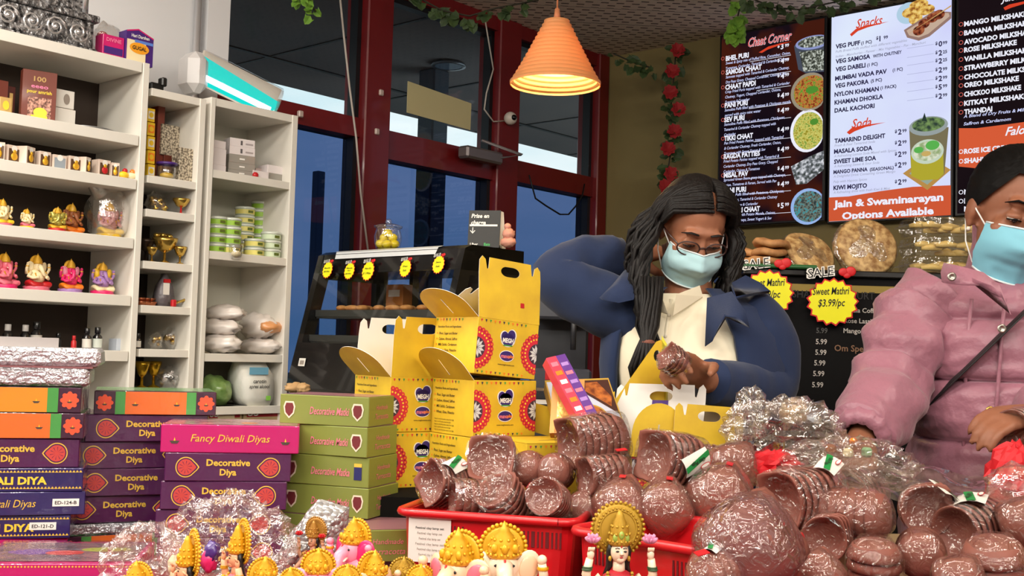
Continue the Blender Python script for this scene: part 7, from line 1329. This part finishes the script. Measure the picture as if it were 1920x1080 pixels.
def wrinkle(q, k, sc, k0=0, seed=0, dirn=None):
    """soft cloth folds: ridged noise"""
    for i in range(k0, len(q.v)):
        p = q.v[i]; a = Vector((p.x*sc, p.y*sc, p.z*sc*(.55 if dirn is None else dirn))); n_ = (1-abs(noise.noise(a+Vector((seed, 0, 0))))*2)*k; q.v[i] = p+Vector((noise.noise(a*.8+Vector((0, seed, 3))), -.6, noise.noise(a*.7+Vector((9, 0, seed)))*.4))*n_
    return q
sk1 = mat('brown_skin', (150, 98, 72), .5, sss=.1, spec=.4); sk2 = mat('warm_brown_skin', (140, 90, 66), .5, sss=.1, spec=.4); m_hair = mat('black_hair', (15, 11, 10), .55, spec=.28, bump=(140, .8, .003), stretch=(1, 1, .12)); m_hair2 = mat('jet_black_hair', (9, 8, 8), .6, spec=.12, bump=(120, .5, .002), stretch=(1, .15, .4))
m_navy = mat('navy_blue_wool', (19, 37, 72), .9, sheen=.12, bump=(300, .25, .001)); m_shirt = mat('cream_blouse', (232, 222, 196), .7, bump=(16, .3, .006)); m_maskb = mat('pale_blue_mask', (168, 206, 214), .75, bump=(200, .2, .0006)); m_maskb2 = mat('sky_blue_mask', (120, 184, 204), .75, bump=(200, .2, .0006))
m_trs = mat('dark_trousers', (30, 30, 38), .8); m_shoe = mat('black_shoe', (20, 18, 18), .5); m_pinkc = mat('dusty_pink_nylon', (152, 100, 116), .42, spec=.45, sheen=.2, bump=(34, .6, .008)); m_strap = mat('black_strap', (16, 14, 16), .6)
def person(name, loc, label): return root(name, T(loc), label, 'person')
def legs(r, c, zh, m, half=.09):
    inv = WM[r.name].inverted(); q = MB()
    for s in (-1, 1): limb(q, [(c.x+half*s, c.y, zh), (c.x+half*s, c.y-.005, .5), (c.x+half*s*1.02, c.y+.02, .06)], [.092, .066, .055], m)
    q.loft([ring((c.x, c.y, zh-.06), .17, .115), ring((c.x, c.y, zh+.1), .168, .115)], m); fuse(q, 'trousers', m, r, .012, 3)
    for s in (-1, 1): q = MB(); q.loft([[Vector((c.x+half*s+x*.045*k_, c.y+.07-.26*t, z*h_+.001)) for x, z in ((-1, 0), (1, 0), (1, .5), (.6, 1), (-.6, 1), (-1, .5))] for t, k_, h_ in ((0, .8, .08), (.3, .95, .085), (.7, 1.0, .055), (1, .6, .035))], m_shoe, inv); part(q, 'shoe', r)
# ---------------------------------------------------------------- person in the blue coat
Y1 = 2.56; hc = P(1299, 431, Y1+.015); base = P(1285, 900, Y1+.05); r1 = person('person', (base.x, base.y, 0), 'person with long black hair, glasses and pale mask in a navy coat and cream blouse'); I1 = WM[r1.name].inverted()
H1 = T(hc) @ RZ(.16) @ RX(.6) @ RY(.05) @ SC(.97, .89, .85); tx = base.x; ty = Y1+.06
zsh = P(1290, 575, Y1).z
b = MB(); head_shapes(b, H1, sk1)
nk = H1 @ Vector((0, .035, -.06)); b.tube([nk, (tx+.0, ty+.0, zsh+.05), (tx, ty+.005, zsh-.02)], [.054, .055, .07], sk1, n=16)
b.loft([ring((tx, ty, z), rx, ry) for z, rx, ry in ((.86, .15, .105), (1.0, .125, .095), (1.12, .135, .105), (1.22, .15, .105), (zsh-.03, .15, .085), (zsh+.02, .085, .06))], sk1)
shL = P(1172, 592, Y1+.06); shR = P(1408, 588, Y1+.06)                                  # as seen: shL is on the window side
elL = P(1048, 520, Y1+.08); haL = P(1172, 486, Y1+.17); elR = P(1432, 742, Y1+.02); wrR = P(1322, 712, Y1-.17)
limb(b, [shL, elL, haL], [.05, .04, .028], sk1); limb(b, [shR, elR, wrR], [.05, .04, .026], sk1)
dR = (P(1275, 686, Y1-.235)-wrR).normalized(); fx = Vector((.2, .85, .35)); fx = (fx-dR*fx.dot(dR)).normalized()
HM = basis(wrR+dR*.03, fx.cross(dR)*-1 if False else dR.cross(fx)*1.0, dR, fx) ; HM = basis(wrR+dR*.028, dR.cross(fx), dR, fx)
hand(b, HM, -1, (.7, .75, .8, .85), sk1, thumb=.9)
dL = (haL-elL).normalized(); u = Vector((0, -.5, 1)); u = (u-dL*u.dot(dL)).normalized(); hand(b, basis(haL+dL*.02, dL.cross(u), dL, u), 1, .5, sk1)
for s in (-1, 1): limb(b, [(tx+.085*s, ty, .9), (tx+.088*s, ty, .48), (tx+.09*s, ty+.01, .05)], [.085, .055, .04], sk1)
fuse(b, 'body', sk1, r1, .0055, 3)
face_parts(r1, H1, m_hair, sk1); legs(r1, Vector((tx, ty, 0)), .86, m_trs, .088)
mk = face_mask(r1, H1, m_maskb)
# glasses
HL = I1 @ H1; q = MB(); mg = mat('tortoise_frame', (52, 26, 22), .3, coat=.4)
for s in (-1, 1):
    q.tube([(.034*s+.0265*cos(a), -.1-.006*abs(cos(a))*0+.012*max(0, s*cos(a))*.6, -.004+.0205*sin(a)*(1 if sin(a) > 0 else .95)) for a in [2*pi*i/24 for i in range(25)]], .0021, mg, HL, n=6, cap=False)
    q.tube([(.0605*s, -.093, .004), (.074*s, -.04, .008), (.078*s, .012, .006)], .002, mg, HL, n=6)
q.tube([(-.0085, -.101, .0), (0, -.104, .004), (.0085, -.101, .0)], .002, mg, HL, n=6); g_ = part(q, 'glasses', r1)
for s in (-1, 1): q = MB(); q.disc(.034*s, -.004, .0255, glass_mat('lens_glass', (.98, .98, .98), .05), HL @ basis((0, -.0995, 0), (1, 0, 0), (0, 0, 1), (0, -1, 0)), n=22, r2=.0195); part(q, 'lens', g_)
# hair: strands from a side parting
q = MB(); rnd = random.Random(11); HI = H1
q.ball((0, .036, .046), (.08, .09, .098), m_hair, HI, 24, 16)
def strand(pts, r0, m_=m_hair, n=7): q.tube(pts, [r0*(.45+.55*min(1, i/2.0))*(1 if i < len(pts)-3 else (len(pts)-i)/3.2) for i in range(len(pts))], m_, n=n, flat=.6)
gatherL = [P(1222, 560, Y1-.07), P(1215, 610, Y1-.1), P(1212, 650, Y1-.115)]
for s, N in ((-1, 110), (1, 92)):
    for i in range(N):
        t = i/(N-1); y = -.07+.16*t+rnd.uniform(-.004, .004); sc_ = sqrt(max(.05, 1-((y-.02)/.112)**2)); pts = []
        for k_ in range(8):
            f = k_/7; ph = .06+f*1.75; yy = y+(.055*f*(1-t) if t < .45 else -.01*f); x = .018*(1-f)+s*(.084+.008*rnd.random())*sc_*sin(ph)*(1.0+.16*f); z = .03+.108*sc_*cos(ph)*(1 if cos(ph) > 0 else .5)
            if t < .25 and f > .35: x = s*max(abs(x), .066+.02*f)
            pts.append(HI @ Vector((x, yy, z)))
        e = pts[-1]; out = Vector((s, 0, 0))
        if s < 0:
            L_ = rnd.uniform(.26, .34) if t < .6 else rnd.uniform(.16, .3); ph0 = rnd.uniform(0, 6)
            for k_ in range(1, 9):
                f = k_/8; p = e+Vector((-.035*sin(pi*f)-.012+.013*sin(ph0+f*12), (-.05 if t < .6 else .02)*f+.013*cos(ph0+f*11), -L_*f)); g2 = gatherL[0]+Vector((rnd.uniform(-.022, .022), rnd.uniform(-.02, .03), .0))
                if t < .6: p = p.lerp(Vector((g2.x, g2.y, p.z)), f*f*.75)
                pts.append(p)
        else:
            L_ = rnd.uniform(.15, .25); ph0 = rnd.uniform(0, 6)
            for k_ in range(1, 7): f = k_/6; pts.append(e+Vector((.01+.02*f+.013*sin(ph0+f*9)-.04*f*f, -.02*f*(1-t)+.012*cos(ph0+f*7), -L_*f)))
        strand(pts, rnd.uniform(.006, .0105))
# the gathered tail over the blouse
for i in range(16):
    a = 2*pi*i/16; o = Vector((.017*cos(a), .013*sin(a), 0)); strand([gatherL[0]+o*1.4+Vector((0, 0, .05)), gatherL[0]+o*1.2, gatherL[1]+o*1.0+Vector((.004*sin(i), 0, 0)), P(1214, 636, Y1-.112)+o*.55, P(1213, 655, Y1-.115)+o*1.1, P(1208+4*cos(a), 690, Y1-.12)+o*1.6, P(1205+8*cos(a), 712+6*sin(i), Y1-.12)+o*.8], .009)
hr = part(q, 'hair', r1, world=True)
q = MB(); q.lathe([(.014, -.006), (.019, 0), (.014, .006)], mat('brown_hair_tie', (120, 70, 56), .7), T(P(1213, 642, Y1-.113)), n=14, cap=(False, False)); c = q.build('hair_tie', hr, None, True)
# cream blouse
def closed_shell(outer, th): return [o+[c+(p-c)*1 for p, c in zip(o, o)] for o in outer]
q = MB(); rg = []
for z, rx, ry, dy in ((.84, .175, .125, 0), (.95, .155, .118, 0), (1.03, .15, .118, -.004), (1.1, .158, .132, -.012), (1.16, .168, .142, -.016), (1.21, .172, .132, -.01), (1.26, .168, .11, 0), (zsh, .15, .09, .004), (zsh+.03, .085, .07, .006)): rg.append(ring((tx, ty+dy, z), rx, ry, 48))
q.loft(rg, m_shirt, cap=(False, False)); wrinkle(q, .007, 9, 0, 4, .35); part(q, 'blouse', r1, world=True)
def bl_y(x, z):
    lv = ((.84, .175, .125, 0), (1.03, .15, .118, -.004), (1.1, .158, .132, -.012), (1.16, .168, .142, -.016), (1.21, .172, .132, -.01), (1.26, .168, .11, 0), (zsh, .15, .09, .004), (zsh+.03, .085, .07, .006))
    for a, b_ in zip(lv, lv[1:]):
        if z <= b_[0] or b_ is lv[-1]: t = min(1, max(0, (z-a[0])/(b_[0]-a[0]))); rx, ry, dy = [a[i]+(b_[i]-a[i])*t for i in (1, 2, 3)]; return ty+dy-ry*max(.05, 1-(abs(x-tx)/rx)**2.4)**(1/2.4)
q = MB()
pl_ = [P(1262, 560, Y1-.045), P(1258, 590, Y1-.068), P(1252, 630, Y1-.094), P(1246, 680, Y1-.1), P(1240, 760, Y1-.09)]; pl_ = [Vector((p.x, bl_y(p.x, p.z)-.001, p.z)) for p in pl_]; q.tube(pl_, .0045, m_shirt, n=8, flat=.5)
for i, p in enumerate(pl_[1:4]): q.ball(p+Vector((.0, -.005, 0)), (.004, .002, .004), mat('pearl_button', (214, 206, 186), .3), nu=10, nv=6)
for s, pp in ((-1, ((1238, 548), (1252, 588), (1214, 576), (1216, 552))), (1, ((1268, 552), (1262, 592), (1318, 556), (1312, 535)))):
    v = [P(x, y, Y1-.05+(.03 if j > 1 else -.02)) for j, (x, y) in enumerate(pp)]; q.add(v+[p+Vector((0, .004, -.002)) for p in v], [(0, 1, 2, 3), (7, 6, 5, 4), (0, 4, 5, 1), (1, 5, 6, 2), (2, 6, 7, 3), (3, 7, 4, 0)], m_shirt)
part(q, 'collar_and_placket', r1, world=True)
# navy coat: open front shell, two sleeves, collar flaps
def open_shell(q, levels, m, th=.012, n=40):
    rows = []
    for z, cx, cy, rx, ry, a0, a1 in levels:            # angles run from the far front edge round the back to the near front edge
        o, i_ = [], []
        for k_ in range(n+1):
            a = a0+(a1-a0)*k_/n; o.append(Vector((cx+rx*cos(a), cy+ry*sin(a), z))); i_.append(Vector((cx+(rx-th)*cos(a), cy+(ry-th)*sin(a), z)))
        rows.append(o+i_[::-1])
    q.loft(rows, m, cap=(True, True)); return q
q = MB(); A = -1.2; B = pi+.42
open_shell(q, [(.72, tx+.03, ty+.02, .25, .18, A+.1, B-.1), (.86, tx+.03, ty+.02, .238, .172, A+.06, B-.06), (1.0, tx+.028, ty+.02, .225, .166, A, B), (1.1, tx+.024, ty+.015, .222, .17, A-.02, B+.02), (1.18, tx+.02, ty+.01, .224, .17, A-.04, B+.05), (1.25, tx+.016, ty+.008, .216, .15, A-.05, B+.1), (zsh, tx+.012, ty+.01, .185, .118, A-.1, B+.3), (zsh+.045, tx+.006, ty+.02, .105, .09, A-.1, B+.45)], m_navy)
wrinkle(q, .01, 7, 0, 2, .4); part(q, 'coat_body', r1, world=True)
q = MB(); limb(q, [shR+Vector((-.03, 0, .01)), shR+Vector((.022, -.005, -.05)), elR+Vector((.012, .0, .02)), (elR+wrR)/2+Vector((0, 0, .002)), wrR+(wrR-elR).normalized()*-.02], [.07, .078, .066, .06, .05], m_navy, n=22, sub=9); wrinkle(q, .018, 13, 0, 6, .9); part(q, 'sleeve', r1, world=True)
q = MB(); limb(q, [shL+Vector((.03, 0, -.0)), shL+Vector((-.045, 0, .025)), elL+Vector((.0, 0, -.004)), (elL+haL)/2+Vector((-.012, 0, .014)), haL-dL*.02], [.078, .074, .066, .064, .055], m_navy, n=22, sub=9); wrinkle(q, .018, 12, 0, 8, .9); part(q, 'sleeve', r1, world=True)
def lapel(pts, name, m, parent, th=.008):
    v = [P(*p) for p in pts]; n_ = len(v); nrm = (v[1]-v[0]).cross(v[2]-v[0]).normalized(); nrm = nrm if nrm.y < 0 else -nrm
    q = MB(); w_ = [p+nrm*th for p in v]; c0 = sum(v, Vector())/n_; c1 = sum(w_, Vector())/n_+nrm*.006
    q.add(v+w_+[c1], [tuple(range(n_))]+[(n_+i, n_+(i+1) % n_, 2*n_) for i in range(n_)]+[(i, (i+1) % n_, n_+(i+1) % n_, n_+i) for i in range(n_)], m, None, True); part(q, name, parent, world=True)
lapel([(1188, 500, Y1+.03), (1196, 530, Y1-.03), (1188, 562, Y1-.06), (1160, 568, Y1-.075), (1128, 562, Y1-.06), (1150, 540, Y1-.03), (1174, 512, Y1+.0)], 'coat_collar', m_navy, r1)
lapel([(1398, 516, Y1+.0), (1426, 530, Y1+.0), (1444, 545, Y1+.01), (1420, 548, Y1-.04), (1380, 556, Y1-.06), (1372, 530, Y1-.03)], 'coat_collar', m_navy, r1)
lapel([(1326, 560, Y1-.085), (1372, 548, Y1-.095), (1398, 585, Y1-.11), (1406, 616, Y1-.11), (1384, 596, Y1-.112), (1358, 592, Y1-.115), (1336, 640, Y1-.105), (1322, 650, Y1-.095)], 'coat_lapel', m_navy, r1)
q = MB(); q.lathe([(.0095, -.002), (.01, .001), (.004, .003)], mat('navy_button', (20, 30, 60), .3, coat=.4), T(P(1360, 662, Y1-.13)) @ RX(pi/2), n=14); part(q, 'coat_button', r1)
# pack of lamps in the hand
lamp_pack(1250, 668, 54, Y1-.30, (.8, .35, -.45), 4, 'sq', 'small wrapped lamp pack held by the person in the blue coat', pitch=.34)
# ---------------------------------------------------------------- person in the pink coat
Y2 = 2.36; hc2 = P(1893, 402, Y2+.0); c2 = P(1918, 700, Y2+.06); r2 = person('person', (c2.x, c2.y, 0), 'person with tied-back black hair and blue mask in a dusty pink padded coat'); I2 = WM[r2.name].inverted()
H2 = T(hc2) @ RY(.14) @ RZ(.06) @ RX(.3) @ SC(1.06, 1.06, 1.06); tx2, ty2 = c2.x, c2.y; zs2 = P(1900, 540, Y2).z
b = MB(); head_shapes(b, H2, sk2); nk = H2 @ Vector((0, .035, -.06)); b.tube([nk, (tx2, ty2-.01, zs2+.06), (tx2, ty2, zs2-.02)], [.058, .06, .075], sk2, n=16)
b.loft([ring((tx2, ty2, z), rx, ry) for z, rx, ry in ((.86, .16, .115), (1.0, .14, .11), (1.15, .15, .115), (1.25, .155, .105), (zs2, .14, .09), (zs2+.03, .08, .065))], sk2)
s2L = P(1748, 578, Y2+.06); e2L = P(1676, 712, Y2+.0); w2L = P(1618, 812, Y2-.17); s2R = Vector((2*tx2-s2L.x, s2L.y, s2L.z)); e2R = P(2085, 790, Y2-.0); w2R = P(1962, 775, Y2-.21)
limb(b, [s2L, e2L, w2L], [.052, .043, .028], sk2); limb(b, [s2R, e2R, w2R], [.052, .043, .028], sk2)
d_ = (P(1606, 862, Y2-.235)-w2L).normalized(); u = Vector((-.2, -.9, .4)); u = (u-d_*u.dot(d_)).normalized(); hand(b, basis(w2L+d_*.03, d_.cross(u), d_, u), 1, .55, sk2)
d_ = (P(1890, 782, Y2-.25)-w2R).normalized(); u = Vector((0, -.35, .9)); u = (u-d_*u.dot(d_)).normalized(); hand(b, basis(w2R+d_*.03, d_.cross(u), d_, u), -1, .42, sk2)
for s in (-1, 1): limb(b, [(tx2+.09*s, ty2, .9), (tx2+.09*s, ty2, .48), (tx2+.09*s, ty2+.01, .05)], [.09, .06, .042], sk2)
fuse(b, 'body', sk2, r2, .0055, 3); face_parts(r2, H2, m_hair2, sk2); legs(r2, Vector((tx2, ty2, 0)), .86, m_trs, .09); face_mask(r2, H2, m_maskb2)
q = MB(); q.ball((-.0765, -.006, -.042), .0045, mat('pearl_stud', (230, 220, 206), .2), I2 @ H2); part(q, 'earring', r2)
q = MB()
def hcap(u, v):
    a = 2*pi*u; dl = abs((a-1.5*pi+pi) % (2*pi)-pi); lim = 1.06 if dl < .5 else 1.06+.8*min(1, (dl-.5)/.75) if dl < 1.25 else 1.86+.2*(dl-1.25)/1.9
    ph = v*lim; k_ = 1.01+.022*noise.noise(Vector((sin(ph)*cos(a)*13, cos(ph)*9, 4)))+.01*noise.noise(Vector((sin(ph)*cos(a)*34, cos(ph)*26, 9))); return Vector((.081*sin(ph)*cos(a)*k_, .016+.1*sin(ph)*sin(a)*k_, .037+.103*cos(ph)*k_))
q.grid(hcap, 140, 60, m_hair2, I2 @ H2); rnd = random.Random(5)
for i in range(0):
    a = -pi/2+(i/45-.5)*3.7; ph0 = 1.1+.12*abs(i/45-.5)*2; pts = []
    for k_ in range(7): f = k_/6; aa = a+(pi/2-a if a > -pi/2 else -3*pi/2-a)*f*.9; ph = ph0+(1.35-ph0)*f-.75*sin(pi*f)*max(0, 1-abs(a+pi/2)/1.6); pts.append(Vector((.083*sin(ph)*cos(aa), .016+.102*sin(ph)*sin(aa), .037+.105*cos(ph))))
    q.tube(pts, [.003, .005, .006, .006, .006, .006, .005], m_hair2, I2 @ H2, n=6)
q.ball((0, .118, .0), (.03, .022, .034), m_hair2, I2 @ H2); part(q, 'hair', r2)
# padded coat
def quilt(z): t = ((z-1.168)/.128) % 1.0; return .02*(max(0, sin(pi*t)))**.45-.006-.008*math.exp(-((min(t, 1-t))/.03)**2)
zv = [ .70+.006*i for i in range(int((zs2+.05-.70)/.006)+1)]; rows = []
def prof(z):
    pts = ((.70, .25, .2), (.86, .235, .19), (1.0, .222, .18), (1.15, .226, .182), (zs2-.08, .226, .165), (zs2-.02, .205, .135), (zs2+.02, .155, .105), (zs2+.06, .1, .085))
    for (a, ra, sa), (b_, rb, sb) in zip(pts, pts[1:]):
        if z <= b_: t = (z-a)/(b_-a); return ra+(rb-ra)*t, sa+(sb-sa)*t
    return pts[-1][1:]
for z in zv:
    rx, ry = prof(z); rg = ring((tx2, ty2, z), 1, 1, 96, 2.3); bl = quilt(z) if z < zs2-.03 else .008; row = []
    for p in rg:
        d = p-Vector((tx2, ty2, z)); fx_ = d.x*rx; seam = .0
        if d.y < 0:
            for sx in (-.05, .012): seam += .010*math.exp(-((fx_-sx)/.006)**2)
        k_ = bl+.006*noise.noise(Vector((fx_*16, d.y*3, z*20)))+.005*(1-abs(noise.noise(Vector((fx_*9, d.y*2, z*26+4))))*2); row.append(Vector((tx2+d.x*(rx+k_-seam*.4), ty2+d.y*(ry+k_-seam), z)))
    rows.append(row)
q = MB(); q.loft(rows, m_pinkc, cap=(False, False)); part(q, 'coat_body', r2, world=True)
def puffy(pts, rs, seed):
    q = MB(); out, rr = limb(q, pts, rs, m_pinkc, n=34, sub=16); n_ = 34; k0 = 0
    for j in range(len(out)):
        for i in range(n_):
            ix = j*n_+i; p = q.v[ix]; c = out[j]; t = j/(len(out)-1); bl = .1*abs(sin(pi*t*5.5))**.6-.04+.16*noise.noise(Vector((p.x*17+seed, p.y*9, p.z*23)))+.13*(1-2*abs(noise.noise(Vector((p.x*10, p.y*8+seed, p.z*19))))); q.v[ix] = c+(p-c)*(1+bl)
    return q
q = puffy([s2L+Vector((.03, .0, .02)), s2L+Vector((-.02, 0, -.03)), (s2L+e2L)/2+Vector((-.012, 0, .0)), e2L+Vector((-.005, 0, 0)), (e2L+w2L)/2+Vector((.005, 0, 0)), w2L], [.088, .088, .08, .074, .07, .056], 1); part(q, 'sleeve', r2, world=True)
q = puffy([s2R+Vector((-.03, .0, .02)), s2R+Vector((.02, 0, -.03)), (s2R+e2R)/2, e2R, (e2R+w2R)/2, w2R], [.095, .098, .086, .08, .072, .058], 7); part(q, 'sleeve', r2, world=True)
q = MB(); dw = (w2L-e2L).normalized(); q.lathe([(.05, -.02), (.057, -.004), (.05, .012), (.034, .02), (.03, .012)], m_pinkc, along(w2L+dw*.004, dw), n=40, cap=(False, False), warp=lambda v, a: Vector((v.x*(1+.05*sin(a*13)), v.y*(1+.05*sin(a*13)), v.z))); part(q, 'gathered_cuff', r2, world=True)
# stand collar with snap, yoke seam, placket
q = MB(); rows = []
for z, rx, ry, dy in ((zs2+.0, .128, .118, .0), (zs2+.05, .108, .104, -.008), (zs2+.1, .096, .098, -.006), (zs2+.15, .092, .094, .0)):
    o = []; i_ = []
    for k_ in range(49): a = -pi/2+.34+(2*pi-.68)*k_/48; o.append(Vector((tx2-.012+rx*cos(a), ty2+dy+ry*sin(a), z+.012*cos(a-pi/2)))); i_.append(Vector((tx2-.012+(rx-.014)*cos(a), ty2+dy+(ry-.014)*sin(a), z+.012*cos(a-pi/2))))
    rows.append(o+i_[::-1])
q.loft(rows, m_pinkc); wrinkle(q, .006, 18, 0, 3, 1.4); part(q, 'stand_collar', r2, world=True)
lapel([(1766, 512, Y2-.1), (1772, 494, Y2-.1), (1800, 500, Y2-.125), (1846, 512, Y2-.14), (1874, 534, Y2-.15), (1896, 590, Y2-.155), (1880, 560, Y2-.16), (1838, 536, Y2-.15), (1790, 534, Y2-.125), (1768, 530, Y2-.105)], 'collar_tab', m_pinkc, r2, .006)
msn = mat('silver_snap', (170, 164, 156), .3, metal=.9)
for x, y, d_, m_ in ((1784, 519, Y2-.128, msn), (1878, 616, Y2-.165, msn), (1856, 770, Y2-.165, mat('brass_snap', (170, 140, 70), .3, metal=.9))): q = MB(); q.lathe([(.0085, 0), (.009, .003), (.005, .0035), (.004, .002)], m_, along(P(x, y, d_-.004), (-.1, -1, 0)), n=16); part(q, 'snap_button', r2, world=True)
def coat_front(px, py):
    p = P(px, py, ty2-.2); xx = p.x-tx2; return P(px, py, ty2-.2*max(.02, 1-(abs(xx)/.245)**2.3)**(1/2.3)-.002)
for xs in ((1822, 1812, 1808, 1806), (1884, 1876, 1868, 1864)):
    q = MB(); q.tube([coat_front(x, y) for x, y in zip(xs, (560, 660, 770, 890))], .0042, m_pinkc, n=8); part(q, 'placket_seam', r2, world=True)
# crossbody strap
q = MB(); sp_ = []
for i in range(15):
    t = i/14; px, py = 1968+(1678-1968)*t, 540+(818-540)*t; p = P(px, py, Y2); xx = p.x-tx2; ry = .182+.022; rx = .226+.022; yy = ty2-ry*(max(0.02, 1-(abs(xx)/rx)**2.3))**(1/2.3)-.004; p = P(px, py, yy); sp_.append(P(px, py, ty2-ry*(max(.02, 1-(abs(p.x-tx2)/rx)**2.3))**(1/2.3)-.004))
q.tube(sp_, .0195, m_strap, n=12, flat=.14); part(q, 'crossbody_strap', r2, world=True)
lamp_pack(1898, 806, 76, Y2-.275, (.7, .5, .1), 4, 'rd', 'wrapped lamp pack held at the cut edge by the person in pink', face='in', pitch=.36)
